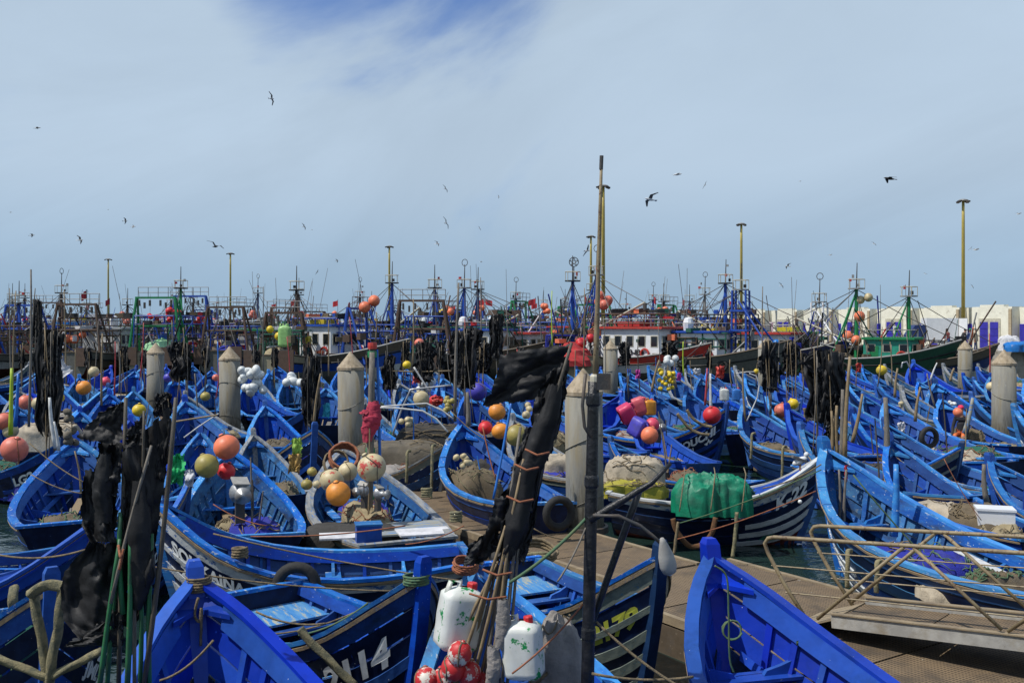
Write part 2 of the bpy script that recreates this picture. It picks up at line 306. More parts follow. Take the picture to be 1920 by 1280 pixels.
plain('net_brown', (.15, .115, .07), .95, bump=1, bscale=60); plain('net_green', (.02, .12, .08), .95, bump=1, bscale=60); plain('net_red', (.42, .03, .03), .95, bump=1, bscale=60); plain('net_blue', (.02, .03, .32), .95, bump=1, bscale=60); plain('net_tan', (.33, .27, .16), .95, bump=1, bscale=60)
plain('paint_green', (.01, .22, .07), .5); plain('paint_blue', (.01, .07, .40), .5, chips=(.2, .12, .08), ca=.05); plain('paint_teal', (.02, .30, .20), .5); plain('paint_red', (.50, .045, .03), .5); plain('paint_rust', (.10, .06, .04), .7, chips=(.2, .09, .04), ca=.1); plain('paint_grey', (.25, .25, .24), .6); plain('paint_cream', (.50, .47, .37), .6)
plain('hull_grey', (.11, .11, .095), .7, chips=(.16, .08, .04), ca=.07, g=.2); plain('hull_green', (.012, .07, .04), .55, g=.16); plain('hull_navy', (.012, .03, .13), .5, g=.14); plain('hull_white', (.42, .43, .42), .6, g=.2); plain('hull_brown', (.10, .075, .05), .7, g=.2, chips=(.17, .14, .1), ca=.08); plain('hull_beige', (.34, .29, .19), .7, g=.2)
plain('hull_black', (.015, .016, .016), .6, g=.2); plain('skin', (.36, .20, .13), .6); plain('denim', (.02, .05, .17), .9); plain('jacket_maroon', (.16, .03, .03), .9); plain('jacket_dark', (.02, .02, .025), .9); plain('trousers_orange', (.72, .16, .03), .6); plain('jacket_tan', (.34, .28, .2), .9); plain('hair', (.015, .012, .01), .8); plain('cap_green', (.02, .30, .12), .8); plain('cap_pink', (.70, .03, .10), .8); plain('rubber', (.02, .02, .02), .6)
plain('lime_drum', (.35, .65, .35), .5); plain('basket_blue', (.03, .16, .5), .5); plain('crate_yellow', (.6, .45, .02), .5); plain('flag_red', (.42, .02, .03), .8)

# grating: woven mesh deck, fine relief
def grating():
    m = mat('mesh_grating', (.20, .14, .08), .85, (.15, .105, .062), 2, bump=0, grime=(.085, .065, .045), grime_amt=.24, chips=(.42, .40, .36), chip_amt=.03, chip_scale=5)
    t = m.node_tree; L = t.links.new; b = t.nodes['Principled BSDF']; tc = N(t, 'ShaderNodeTexCoord')
    mp = N(t, 'ShaderNodeMapping'); L(tc.outputs['Object'], mp.inputs[0])
    wv = []
    for ax in ('X', 'Y'):
        wn = N(t, 'ShaderNodeTexWave', wave_type='BANDS', bands_direction=ax); L(mp.outputs[0], wn.inputs[0]); wn.inputs['Scale'].default_value = 7.0 if ax == 'X' else 5.0; wn.inputs['Distortion'].default_value = .5; wn.inputs['Detail Scale'].default_value = 1.0
        wv.append(wn.outputs['Fac'])
    mx = N(t, 'ShaderNodeMath', operation='MAXIMUM'); L(wv[0], mx.inputs[0]); L(wv[1], mx.inputs[1])
    r = N(t, 'ShaderNodeMapRange'); L(mx.outputs[0], r.inputs[0]); r.inputs['From Min'].default_value = .45; r.inputs['From Max'].default_value = .8
    x = N(t, 'ShaderNodeMix', data_type='RGBA'); L(r.outputs[0], x.inputs['Factor']); x.inputs['A'].default_value = (.07, .05, .03, 1)
    src = b.inputs['Base Color'].links[0].from_socket; L(src, x.inputs['B']); L(x.outputs['Result'], b.inputs['Base Color'])
    bp = N(t, 'ShaderNodeBump'); bp.inputs['Strength'].default_value = .5; bp.inputs['Distance'].default_value = .015; L(r.outputs[0], bp.inputs['Height']); L(bp.outputs[0], b.inputs['Normal'])
    return m
M['grating'] = grating()
def tide_stain(m):                                     # weed and rust below the high-water mark
    t = m.node_tree; L = t.links.new; b = t.nodes['Principled BSDF']; tc = N(t, 'ShaderNodeTexCoord'); sp = N(t, 'ShaderNodeSeparateXYZ'); L(tc.outputs['Object'], sp.inputs[0])
    n = N(t, 'ShaderNodeTexNoise'); mp = N(t, 'ShaderNodeMapping'); L(tc.outputs['Object'], mp.inputs[0]); mp.inputs['Scale'].default_value = (5, 5, .8); L(mp.outputs[0], n.inputs['Vector']); n.inputs['Detail'].default_value = 6
    ad = N(t, 'ShaderNodeMath', operation='MULTIPLY_ADD'); L(n.outputs['Fac'], ad.inputs[0]); ad.inputs[1].default_value = -1.5; L(sp.outputs['Z'], ad.inputs[2])
    r = N(t, 'ShaderNodeMapRange'); L(ad.outputs[0], r.inputs[0]); r.inputs['From Min'].default_value = .75; r.inputs['From Max'].default_value = -.1
    x = N(t, 'ShaderNodeMix', data_type='RGBA'); L(r.outputs[0], x.inputs['Factor']); L(b.inputs['Base Color'].links[0].from_socket, x.inputs['A']); x.inputs['B'].default_value = (.06, .055, .04, 1); L(x.outputs['Result'], b.inputs['Base Color'])
tide_stain(M['concrete'])

# lettering meshes, made while the scene is still empty
TEXT = {}
def text_mesh(s):
    if s in TEXT: return TEXT[s]
    cu = bpy.data.curves.new('t', 'FONT'); cu.body = s; cu.offset = .045; cu.size = 1.0; cu.resolution_u = 3
    o = bpy.data.objects.new('t', cu); COL.objects.link(o)
    dg = bpy.context.evaluated_depsgraph_get(); me = bpy.data.meshes.new_from_object(o.evaluated_get(dg))
    vs = [v.co.copy() for v in me.vertices]; fs = [tuple(p.vertices) for p in me.polygons]
    bpy.data.objects.remove(o); bpy.data.curves.remove(cu); bpy.data.meshes.remove(me)
    x0 = min(v.x for v in vs); x1 = max(v.x for v in vs); y0 = min(v.y for v in vs); y1 = max(v.y for v in vs)
    vs = [((v.x - x0), (v.y - y0) / (y1 - y0)) for v in vs]
    TEXT[s] = (vs, fs, x1 - x0, y1 - y0); return TEXT[s]

# ------------------------------------------------------------------ water and sea bed
def water():
    m = bpy.data.materials.new('harbour_water'); m.use_nodes = True; t = m.node_tree; L = t.links.new
    b = t.nodes['Principled BSDF']; b.inputs['Base Color'].default_value = (.012, .028, .024, 1); b.inputs['Roughness'].default_value = .06
    tc = N(t, 'ShaderNodeTexCoord'); n1 = N(t, 'ShaderNodeTexNoise'); L(tc.outputs['Object'], n1.inputs['Vector']); n1.inputs['Scale'].default_value = 1.6; n1.inputs['Detail'].default_value = 4
    bp = N(t, 'ShaderNodeBump'); bp.inputs['Strength'].default_value = .5; bp.inputs['Distance'].default_value = .12; L(n1.outputs['Fac'], bp.inputs['Height']); L(bp.outputs[0], b.inputs['Normal'])
    o = MB().add([(-4000, -200, 0), (4000, -200, 0), (4000, 5000, 0), (-4000, 5000, 0)], [(0, 1, 2, 3)]).build('water', m)
    struct(o)
water()

# ------------------------------------------------------------------ blue wooden fishing boats
BL = 5.0                                            # length of the base hull; every boat scales it
hb = spline([(0, .66), (.15, .80), (.38, .95), (.58, .96), (.74, .84), (.86, .58), (.94, .32), (1, .045)])
sheer = spline([(0, .98), (.2, .90), (.45, .90), (.65, 1.04), (.8, 1.30), (.92, 1.66), (1, 1.94)])
keel = spline([(0, -.12), (.3, -.3), (.7, -.3), (.9, -.18), (1, .05)])
pw = spline([(0, .50), (.3, .40), (.6, .42), (.82, .62), (1, .95)])
def HP(t, s, side=1, off=0.0):
    zs, zk = sheer(t), keel(t); z = zk + (zs - zk) * s
    y = hb(t) * max(s, 1e-4) ** pw(t)
    x = -BL / 2 + BL * t - .52 * t ** 6 * (1 - s) ** 1.4 - .10 * (1 - t) ** 8 * -(1 - s)
    if off:
        e = .02
        a = HP(min(t + e, 1), s) - HP(max(t - e, 0), s); b = HP(t, min(s + e, 1)) - HP(t, max(s - e, .001))
        n = a.cross(b); n = n.normalized() if n.length > 1e-9 else Vector((0, 1, 0))
        if n.y < 0: n = -n
        p = Vector((x, y, z)) + n * off
        p.y = max(p.y, .008)
        return Vector((p.x, p.y * side, p.z))
    return Vector((x, y * side, z))
TS = [0, .08, .18, .3, .42, .54, .64, .73, .80, .86, .91, .95, .98, 1.0]
SB = [1.0, .86, .71, .56, .41, .25, .0]             # strake edges, from the rail down
def strip(mb, s0, s1, side, o0, o1, ts, mi_out=0, mi_in=1, edge=None):
    """a plank of the hull side between heights s1..s0: outer face at offset o0, inner face at o1"""
    A = [HP(t, s0, side, o0) for t in ts]; B = [HP(t, s1, side, o0) for t in ts]
    C = [HP(t, s1, side, o1) for t in ts]; D = [HP(t, s0, side, o1) for t in ts]
    n = len(ts); vs = A + B + C + D
    for (p, q, mi) in ((0, 1, mi_out), (1, 2, mi_out), (2, 3, mi_in), (3, 0, mi_in if edge is None else edge)):
        fs = [(p * n + i, p * n + i + 1, q * n + i + 1, q * n + i) for i in range(n - 1)]
        if side < 0: fs = [f[::-1] for f in fs]
        mb.add(vs, fs, mi)
    ends = [(0, n, 2 * n, 3 * n), (n - 1, 4 * n - 1, 3 * n - 1, 2 * n - 1)]
    mb.add(vs, ends, mi_out)
def rail_strip(mb, side, w0, w1, z0, z1, ts):
    P = []
    for t in ts:
        p = HP(t, 1, side); q = HP(min(t + .01, 1), 1, side) - HP(max(t - .01, 0), 1, side); q.z = 0; q.normalize()
        nrm = Vector((-q.y, q.x, 0)) * side
        if nrm.y * side < 0: nrm = -nrm
        a, b = p + nrm * w0, p + nrm * w1
        b.y = max(b.y * side, .0) * side
        P.append((a + Vector((0, 0, z0)), a + Vector((0, 0, z1)), b + Vector((0, 0, z1)), b + Vector((0, 0, z0))))
    vs = [v for q in P for v in q]; n = len(P)
    fs = [(4 * i + k, 4 * i + (k + 1) % 4, 4 * i + 4 + (k + 1) % 4, 4 * i + 4 + k) for i in range(n - 1) for k in range(4)] + [(0, 1, 2, 3), (4 * n - 1, 4 * n - 2, 4 * n - 3, 4 * n - 4)]
    if side < 0: fs = [f[::-1] for f in fs]
    mb.add(vs, fs)
def yin(t, z):                                      # inner half-width of the hull at height z
    zs, zk = sheer(t), keel(t); s = max(.02, min(1, (z - zk) / (zs - zk)))
    return max(.02, hb(t) * s ** pw(t) - .05)
def rib_mb(mb, t, side, s0=.28, s1=.97, n=5):
    P = []
    for i in range(n + 1):
        s = lerp(s1, s0, i / n)
        a = HP(t - .006, s, side, -.028); b = HP(t + .006, s, side, -.028); c = HP(t + .006, s, side, -.075); d = HP(t - .006, s, side, -.075)
        P.append((a, b, c, d))
    vs = [v for q in P for v in q]
    fs = [(4 * i + k, 4 * i + (k + 1) % 4, 4 * i + 4 + (k + 1) % 4, 4 * i + 4 + k) for i in range(n) for k in range(4)] + [(0, 1, 2, 3)]
    mb.add(vs, fs)
RIBS = [.07, .15, .24, .33, .42, .51, .59, .66, .73, .79, .85, .90]
THW = [(.20, .24), (.44, .26), (.68, .24), (.84, .26)]
def thwart_z(t): return sheer(t) - (.27 if t < .6 else .50)
def thwart_mb(mb, t, wd):
    z = thwart_z(t); d = wd / 2 / BL
    vs = [(-BL / 2 + BL * tt, sd * yin(tt, z) * .985, z + dz) for dz in (-.035, .0) for tt, sd in ((t - d, -1), (t + d, -1), (t + d, 1), (t - d, 1))]
    mb.add(vs, [(3, 2, 1, 0), (4, 5, 6, 7), (0, 1, 5, 4), (1, 2, 6, 5), (2, 3, 7, 6), (3, 0, 4, 7)])
def knee_mb(mb, t, side):
    z = thwart_z(t); zs = sheer(t) - .03; x = -BL / 2 + BL * t; y = yin(t, z); y1 = yin(t, zs)
    pr = [(y, z), (y - .30, z + .002), (y - .27, z + .05), (y - .12, z + .09), (y1 - .055, z + .16), (y1 - .03, zs), (y1 + .01, zs)]
    vs = [(x + dx, p[0] * side, p[1]) for dx in (-.025, .025) for p in pr]; n = len(pr)
    mb.add(vs, [tuple(range(n)), tuple(range(2 * n - 1, n - 1, -1))] + [(i, i + n, (i + 1) % n + n, (i + 1) % n) for i in range(n)])
def floor_mb(mb, k, n=5):
    t0, t1 = .06, .80; z = .12 + .012 * (k % 2); 
    y0 = (k - n / 2) * .25 + .006; y1 = y0 + .236
    while t1 > .3 and yin(t1, z) < max(abs(y0), abs(y1)) + .02: t1 -= .02
    while t0 < .3 and yin(t0, z) < max(abs(y0), abs(y1)) + .02: t0 += .02
    mb.box(((-BL + BL * (t0 + t1)) / 2, (y0 + y1) / 2, z), (BL * (t1 - t0), y1 - y0, .025))
def deck_mb(mb, k, n, ta, tb, dz):
    """one plank of a small deck, laid lengthways at the stern"""
    za, zb_ = sheer(ta) - dz, sheer(tb) - dz
    ya = [lerp(-1, 1, (k + .015) / n) * yin(ta, za), lerp(-1, 1, (k + .985) / n) * yin(ta, za)]
    yb = [lerp(-1, 1, (k + .015) / n) * yin(tb, zb_), lerp(-1, 1, (k + .985) / n) * yin(tb, zb_)]
    xa, xb = -BL / 2 + BL * ta, -BL / 2 + BL * tb
    vs = [(xa, ya[0], za), (xa, ya[1], za), (xb, yb[1], zb_), (xb, yb[0], zb_)]
    mb.add([(x, y, z - .03) for x, y, z in vs] + vs, [(0, 1, 2, 3), (7, 6, 5, 4), (0, 4, 5, 1), (1, 5, 6, 2), (2, 6, 7, 3), (3, 7, 4, 0)])
def bow_ts(t0): return [t0] + [t for t in TS if t > t0 + .01]
DUM = M['blue']
BM = {}                                             # mesh cache shared by all boats
def bmesh_(key, fn, nm, slots=1, smooth=False):
    if key not in BM:
        mb = MB(); fn(mb); BM[key] = mb.mesh(nm, [DUM] * slots, smooth)
    return BM[key]
def put(name, me, parent, *mats):
    o = link(name, me, parent)
    for i, m in enumerate(mats):
        o.material_slots[i].link = 'OBJECT'; o.material_slots[i].material = m
    return o
def stem_fn(mb):
    P = []
    for s in (0, .12, .28, .45, .62, .8, 1.0):
        p = HP(1, s); P.append(Vector((p.x + .015, 0, p.z)))
    P.append(P[-1] + Vector((.03, 0, .17))); P.append(P[-1] + Vector((.01, 0, .06)))
    wd = [.075] * 8 + [.05]; dpn = [.10] * 7 + [.085, .06]
    vs = []
    for p, a, b in zip(P, wd, dpn):
        for x, y in ((-b, -a), (b * .75, -a), (b * .75, a), (-b, a)): vs.append(p + Vector((x, y, 0)))
    n = len(P)
    mb.add(vs, [(4 * i + k, 4 * i + (k + 1) % 4, 4 * i + 4 + (k + 1) % 4, 4 * i + 4 + k) for i in range(n - 1) for k in range(4)] + [(3, 2, 1, 0), (4 * n - 4, 4 * n - 3, 4 * n - 2, 4 * n - 1)])
def transom_fn(mb):
    pts = [HP(0, s, 1) for s in (.001, .1, .25, .45, .7, 1)]
    pr = [(p.y, p.z, p.x) for p in pts]; ring = [(y, z, x) for y, z, x in pr] + [(-y, z, x) for y, z, x in pr[::-1]]
    n = len(ring)
    vs = [(x - .02, y, z) for y, z, x in ring] + [(x + .03, y, z) for y, z, x in ring]
    mb.add(vs, [tuple(range(n))[::-1], tuple(range(n, 2 * n))] + [(i, (i + 1) % n, (i + 1) % n + n, i + n) for i in range(n)])
def transom_cap(mb):
    y = hb(0) + .05; z = sheer(0)
    mb.box((-BL / 2 + .0, 0, z + .035), (.12, 2 * y, .05))
def breast_fn(mb):
    ta = .95; P = []
    for t in (ta, .965, .985, 1.0): P.append(HP(t, .955, 1, -.03))
    vs = [Vector((p.x, p.y, p.z)) for p in P] + [Vector((p.x, -p.y, p.z)) for p in P[::-1]]
    vs[0].x -= .16; vs[-1].x -= .16
    vs.append(Vector((P[0].x + .10, 0, P[0].z + .03)))
    n = len(vs)
    mb.add([v + Vector((0, 0, -.05)) for v in vs] + vs, [tuple(range(n)), tuple(range(2 * n - 1, n - 1, -1))] + [(i, i + n, (i + 1) % n + n, (i + 1) % n) for i in range(n)])
STY = {   # rail, inner, sheer strake, name band, upper side, lower side, stripes, stem, thwart, deck
 'white': dict(rail='white', inn='blue', s0='white_worn', s1='navy', s2='navy', s3='navy', bot='red_bottom', stripe='white', stem='blue', thw='blue', deck='bluedeck'),
 'blue':  dict(rail='rail', inn='blue', s0='blue', s1='navy', s2='hull_blue', s3='hull_blue', bot='green_bottom', stripe=None, stem='blue', thw='blue', deck='bluedeck'),
 'new':   dict(rail='blue_new', inn='blue_new', s0='blue_new', s1='hull_blue', s2='navy', s3='navy', bot='green_bottom', stripe=None, stem='blue_new', thw='blue_new', deck='blue_new'),
 'old':   dict(rail='rail_old', inn='blue_old', s0='greygreen', s1='hull_blue', s2='hull_blue', s3='hull_blue', bot='red_bottom', stripe=None, stem='rail_old', thw='blue_old', deck='deckwood'),
 'grey':  dict(rail='rail', inn='blue', s0='greygreen', s1='navy', s2='navy', s3='navy', bot='navy', stripe='greygreen', stem='hull_blue', thw='blue', deck='bluedeck'),
 'navy':  dict(rail='rail', inn='blue', s0='blue', s1='navy', s2='navy', s3='navy', bot='navy', stripe='blue', stem='blue', thw='blue', deck='bluedeck'),
 'faded': dict(rail='rail', inn='blue_old', s0='hull_blue', s1='navy', s2='hull_blue', s3='hull_blue', bot='green_bottom', stripe='white_worn', stem='rail', thw='rail', deck='bluedeck'),
 'soukaina': dict(rail='rail', inn='blue', s0='white_worn', s1='navy', s2='navy', s3='navy', bot='red_bottom', stripe='white_worn', stem='rail', thw='rail', deck='bluedeck'),
}
BOATS = []
def star_poly():
    vs = [(.5 + (.5 if i % 2 == 0 else .24) * math.sin(i * math.pi / 5), .5 + (.5 if i % 2 == 0 else .24) * math.cos(i * math.pi / 5)) for i in range(10)] + [(.5 + .11 * math.sin(i * math.pi / 5), .5 + .11 * math.cos(i * math.pi / 5)) for i in range(10)]
    return vs, [(i, (i + 1) % 10, (i + 1) % 10 + 10, i + 10) for i in range(10)], 1, 1
def boat(bow, stern, label, sty='blue', lod=0, zb=1.9, beam=None, text=None, side=-1, floor=True, deck=True, skip_thw=(), group='blue fishing boats moored in the harbour', seed=None, zt=None, tcol='letter_white', name='fishing_boat'):
    """bow / stern: world (x, y). Length, heading from the two points; zb = height of the stem head"""
    b, s = Vector((bow[0], bow[1])), Vector((stern[0], stern[1])); L = (b - s).length
    sx = L / BL; sy = (beam or max(1.6, min(2.2, 1.92 * L / 5.2))) / 1.92; szz = zb / 1.94
    c = (b + s) / 2; S = STY[sty]; rz = math.atan2(b.y - s.y, b.x - s.x)
    root = thing(name, (c.x, c.y, 0), label, 'boat', group, rz, (sx, sy, szz))
    rnd = random.Random(seed if seed is not None else len(BOATS) * 7 + 3)
    root.rotation_euler = (R(rnd.uniform(-2.2, 2.2)), R(rnd.uniform(-.8, .8)), rz)
    g = lambda k: M[S[k]]
    I = g('inn')
    if lod == 0:
        cols = ['s0', 's1', 's2', 's3', 's3', 'bot']
        for sd in (1, -1):
            for k in range(6):
                o0 = [.012, 0, .008, 0, .008, 0][k]
                me = bmesh_(('str', k, sd), lambda mb: strip(mb, SB[k] - (.007 if k else 0), SB[k + 1] + (.007 if k < 5 else 0), sd, o0, -.028, TS), 'hull_plank', 2, False)
                put('hull_plank', me, root, g(cols[k]), I if k < 3 else M['bilge_shade'])  # lower inner faces get the darker paint that deepens the hull's shadow
            put('gunwale', bmesh_(('rail', sd), lambda mb: rail_strip(mb, sd, .035, -.095, .0, .05, TS), 'gunwale'), root, g('rail'))
            put('rubbing_strake', bmesh_(('rub', sd), lambda mb: strip(mb, .992, .966, sd, .04, .012, TS), 'rubbing_strake', 2), root, M['wood'] if sty != 'new' else g('rail'), M['wood'])
            put('inner_clamp', bmesh_(('clamp', sd), lambda mb: strip(mb, .985, .86, sd, -.075, -.10, TS[:-2]), 'inner_clamp', 2), root, I, I)
            put('stringer', bmesh_(('string', sd), lambda mb: strip(mb, .60, .545, sd, -.075, -.098, TS[:-2]), 'stringer', 2), root, I, I)
            for t in RIBS: put('rib', bmesh_(('rib', t, sd), lambda mb: rib_mb(mb, t, sd), 'rib'), root, I)
            if S['stripe']:
                for q, (a, bb, t0) in enumerate(((.735, .69, 0.0), (.585, .515, .66), (.44, .37, .63), (.30, .235, .60))):
                    if q == 0 and sty not in ('soukaina', 'grey'): continue
                    put('stripe_plank', bmesh_(('stp', q, sd), lambda mb: strip(mb, a, bb, sd, .03, .0, bow_ts(t0) if t0 else TS), 'stripe_plank', 2), root, g('stripe'), g('stripe'))
        if floor:
            for k in range(5): put('floor_board', bmesh_(('flr', k), lambda mb: floor_mb(mb, k), 'floor_board'), root, g('deck') if k % 2 else M['blue_old'] if sty != 'new' else g('deck'))
        for i, (t, wd) in enumerate(THW):
            if i in skip_thw: continue
            put('thwart', bmesh_(('thw', i), lambda mb: thwart_mb(mb, t, wd), 'thwart'), root, g('thw'))
            for sd in (1, -1): put('knee', bmesh_(('knee', i, sd), lambda mb: knee_mb(mb, t, sd), 'knee'), root, g('thw'))
        if deck:
            for k in range(6): put('deck_plank', bmesh_(('dck', k), lambda mb: deck_mb(mb, k, 6, .015, .17, .20), 'deck_plank'), root, g('deck'))
        put('transom_cap', bmesh_('tcap', transom_cap, 'transom_cap'), root, g('rail'))
    else:
        def hull_fn(mb):
            for sd in (1, -1):
                for k, mi in ((0, 0), (1, 1), (2, 2), (4, 3)):
                    strip(mb, SB[k], SB[k + 1 if k < 2 else (4 if k == 2 else 6)], sd, [.012, 0, .006, 0, 0][k], -.028, TS[::2] + [1.0], mi, 4)
        put('hull', bmesh_('hull1', hull_fn, 'hull', 5), root, g('s0'), g('s1'), g('s2'), g('bot'), I)
        for sd in (1, -1): put('gunwale', bmesh_(('rail1', sd), lambda mb: rail_strip(mb, sd, .035, -.10, .0, .05, TS[::2] + [1.0]), 'gunwale'), root, g('rail'))
        def fr(mb):
            for sd in (1, -1):
                for t in RIBS: rib_mb(mb, t, sd, .3, .97, 3)
                strip(mb, .985, .87, sd, -.075, -.10, TS[:-2:2]); strip(mb, .62, .55, sd, -.075, -.10, TS[:-2:2])
        tag(put('framing', bmesh_('fr1', fr, 'framing', 2), root, I, I), kind='stuff')
        for i, (t, wd) in enumerate(THW):
            if i not in skip_thw: put('thwart', bmesh_(('thw', i), lambda mb: thwart_mb(mb, t, wd), 'thwart'), root, g('thw'))
        if S['stripe']:
            for sd in (1, -1):
                for q, (a, bb, t0) in enumerate(((.585, .50, .64), (.43, .35, .62))):
                    put('stripe_plank', bmesh_(('stp1', q, sd), lambda mb: strip(mb, a, bb, sd, .03, 0, bow_ts(t0)), 'stripe_plank', 2), root, g('stripe'), g('stripe'))
        if floor: put('floor', bmesh_('flr1', lambda mb: [floor_mb(mb, k) for k in range(5)], 'floor'), root, g('deck'))
        if deck: put('stern_deck', bmesh_('dck1', lambda mb: [deck_mb(mb, k, 5, .015, .17, .20) for k in range(5)], 'stern_deck'), root, g('deck'))
    put('stem_post', bmesh_('stem', stem_fn, 'stem_post'), root, g('stem'))
    put('transom', bmesh_('trans', transom_fn, 'transom'), root, g('s1'))
    put('breasthook', bmesh_('brst', breast_fn, 'breasthook'), root, g('rail') if sty != 'old' else g('inn'))
    for tx in (text or []):
        s_, tb, sc_, h, sd2 = tx[:5]; vs, fs, wd, hh = text_mesh(s_) if s_ != '*' else star_poly()
        kx = h / hh; P = []
        for u, v in vs:
            du = u * kx / L
            t = (tb + du) if sd2 < 0 else (tb - du)
            ss = sc_ + (v - .5) * h / (zb * .75)
            P.append(HP(min(t, .995), ss, sd2, .016))
        mb = MB().add(P, fs if sd2 > 0 else fs)
        mb.build('lettering', M[tx[5] if len(tx) > 5 else tcol], root)
    BOATS.append((root, L)); return root
def bpx(bow, zb, stern, zs=1.0):                    # two photo points and the heights they lie at
    a, b = at(bow[0], bow[1], zb), at(stern[0], stern[1], zs); return (a.x, a.y), (b.x, b.y)

# nearest boats, bottom of the picture
boat((-3.25, 10.35), (-1.0, 5.4), 'bright blue boat at the bottom left, rope coiled round its stem head', 'new', zb=1.9, beam=2.1)
boat((-.92, 10.3), (-3.35, 13.4), 'dark blue boat with the number 2114 on its bow', 'navy', zb=1.95, beam=1.8, text=[('2114', .765, .70, .27, -1), ('2', .90, .50, .16, -1)])
boat((1.65, 11.2), (-.15, 14.8), 'boat with grey-green planks and the yellow number 2179 on its bow', 'grey', zb=1.95, beam=1.75, text=[('2179', .835, .72, .21, -1)], tcol='letter_yellow')
boat((2.22, 11.2), (3.75, 6.2), 'freshly painted bright blue boat in the bottom right corner', 'new', zb=1.95, beam=2.15, floor=False)
boat((-.34, 10.75), (1.1, 6.1), 'blue boat carrying painted jerrycans and the bundle of sticks', 'blue', zb=1.85, beam=2.1)
boat((-5.2, 14.5), (-.7, 15.45), 'boat with worn white planks and the name SOUKAINA on its side', 'soukaina', zb=1.95, beam=2.0, deck=False, text=[('SOUKAINA', .95, .785, .17, 1), ('ZC.', .93, .64, .13, 1)])
boat((-3.7, 22.0), (-1.72, 16.75), 'weathered grey-railed boat full of big buoys with white boards on its deck', 'old', zb=1.75, beam=2.3)
boat(*bpx((425, 850), 1.9, (482, 1000)), 'blue boat with scuffed pale planks at its stern, metal winch amidships', 'faded', zb=1.9, beam=2.1)
boat((-9.95, 22.8), (-7.9, 17.7), 'blue boat at the left behind the black flags, bow pointing away', 'blue', zb=1.9, beam=2.2)
boat((-9.0, 16.3), (-12.8, 17.6), 'boat at the left edge of which only the rounded end shows', 'faded', zb=1.6)
boat((-5.75, 13.6), (-9.9, 13.4), 'blue boat at the lower left carrying white floats and a yellow drum', 'new', zb=1.8, beam=1.7)
boat((-4.6, 9.85), (-6.5, 12.2), 'boat in the bottom left corner with thick rope looped on its bow post', 'navy', zb=1.95, beam=1.9, text=[('211', .80, .84, .16, 1), ('JML', .86, .70, .2, 1), ('DU', .86, .48, .24, 1)])
boat((-7.7, 24.8), (-6.6, 20.2), 'narrow blue boat hidden between the left black flags and the orange ball', 'blue', zb=1.8, beam=1.4)
boat((-5.55, 17.1), (-8.1, 15.2), 'dark boat with faint number 1099 behind the black flags', 'navy', zb=1.8, beam=1.5, text=[('1099', .74, .7, .2, -1)])
# right field
boat((5.75, 18.4), (7.5, 12.6), 'big blue boat behind the gangway railing, red rag hanging at its bow', 'faded', zb=2.2, beam=2.2)
boat((6.35, 20.5), (2.2, 21.7), 'navy boat with white stripes, number 22 and a green tarpaulin bundle', 'white', zb=1.8, beam=1.9, text=[('K-22', .80, .79, .25, -1)])
boat((8.35, 22.2), (9.0, 16.6), 'blue boat right of the one with the red rag, white box near its stern', 'blue', zb=1.9, beam=1.7)
boat((9.9, 20.6), (11.7, 16.0), 'blue boat at the right edge just above the railing', 'blue', zb=1.7)
boat((10.9, 24.2), (7.7, 26.6), 'boat with grey-white striped bow pointing right at the far side of the railing', 'grey', zb=1.55)
boat((12.0, 32), (13.1, 26.2), 'long blue boat with rounded bow below the orange-trousered person', 'blue', zb=1.95)
boat((14.6, 34), (14.9, 28.6), 'blue boat holding the person in orange trousers', 'blue', lod=1, zb=1.95)
boat((7.35, 31.7), (9.0, 26.2), 'blue boat with rope fenders, just right of the star-marked bow', 'blue', zb=1.95, text=None)
boat((10.0, 32.8), (10.9, 27.6), 'narrow blue boat with pale rail below the crumpled black flags', 'faded', lod=0, zb=1.9, beam=1.6)
boat((10.6, 36.6), (7.2, 38.4), 'navy boat with a white plank, number 4 and rope round its bow', 'white', lod=1, zb=1.6, text=[('4', .82, .72, .3, -1)])
boat((6.5, 30.2), (3.2, 32.8), 'navy boat with the name HANOUCH and a white star', 'navy', zb=1.95, beam=1.9, text=[('HANOUCHI', .60, .76, .22, -1), ('ZARRI', .70, .62, .13, -1), ('*', .88, .60, .26, -1)])
boat((2.6, 26.2), (5.7, 23.6), 'blue boat between the beige bundle and the star-marked bow', 'blue', zb=1.45)
boat((-1.3, 24.6), (.55, 19.2), 'blue boat beside the nearest pile holding orange and red buoys', 'blue', zb=2.05)
boat((-1.55, 24.0), (-4.1, 26.2), 'blue boat with two rope fenders and a brown covered load', 'old', zb=1.6, beam=1.7)
boat((-4.9, 24.6), (-6.5, 28.6), 'dark boat with the number 10 and a blue top plank, right of the orange ball', 'navy', zb=1.9, beam=1.9, text=[('LG10', .66, .64, .24, -1)])
boat((-10.0, 30.7), (-7.5, 25.8), 'blue boat with pointed bow in front of the second pile from the left', 'blue', zb=2.1)
boat((-6.7, 32.4), (-10.0, 34.0), 'dark boat with faint white lettering right of the second pile', 'navy', lod=1, zb=1.7, text=[('ZARR', .70, .72, .2, -1)])
boat((-11.2, 24.8), (-14.6, 26.6), 'navy boat at the left edge with the letters LG2', 'navy', lod=1, zb=1.55, text=[('LG2', .74, .72, .22, -1)])
boat((-15.9, 32), (-13.2, 27.6), 'blue boat at the far left edge under the salmon buoys', 'blue', lod=1, zb=1.9)
boat((-11.3, 42.4), (-8.6, 38.0), 'blue boat right of the second pile, carrying white floats', 'blue', lod=1, zb=1.95)
boat((-7.4, 39.5), (-6.4, 34.6), 'blue boat with pointed bow left of the third pile', 'blue', lod=1, zb=1.95)
boat((-21, 56.6), (-19.3, 51), 'blue boat with flat roof-like bow left of the first pile', 'blue', lod=1, zb=1.95)
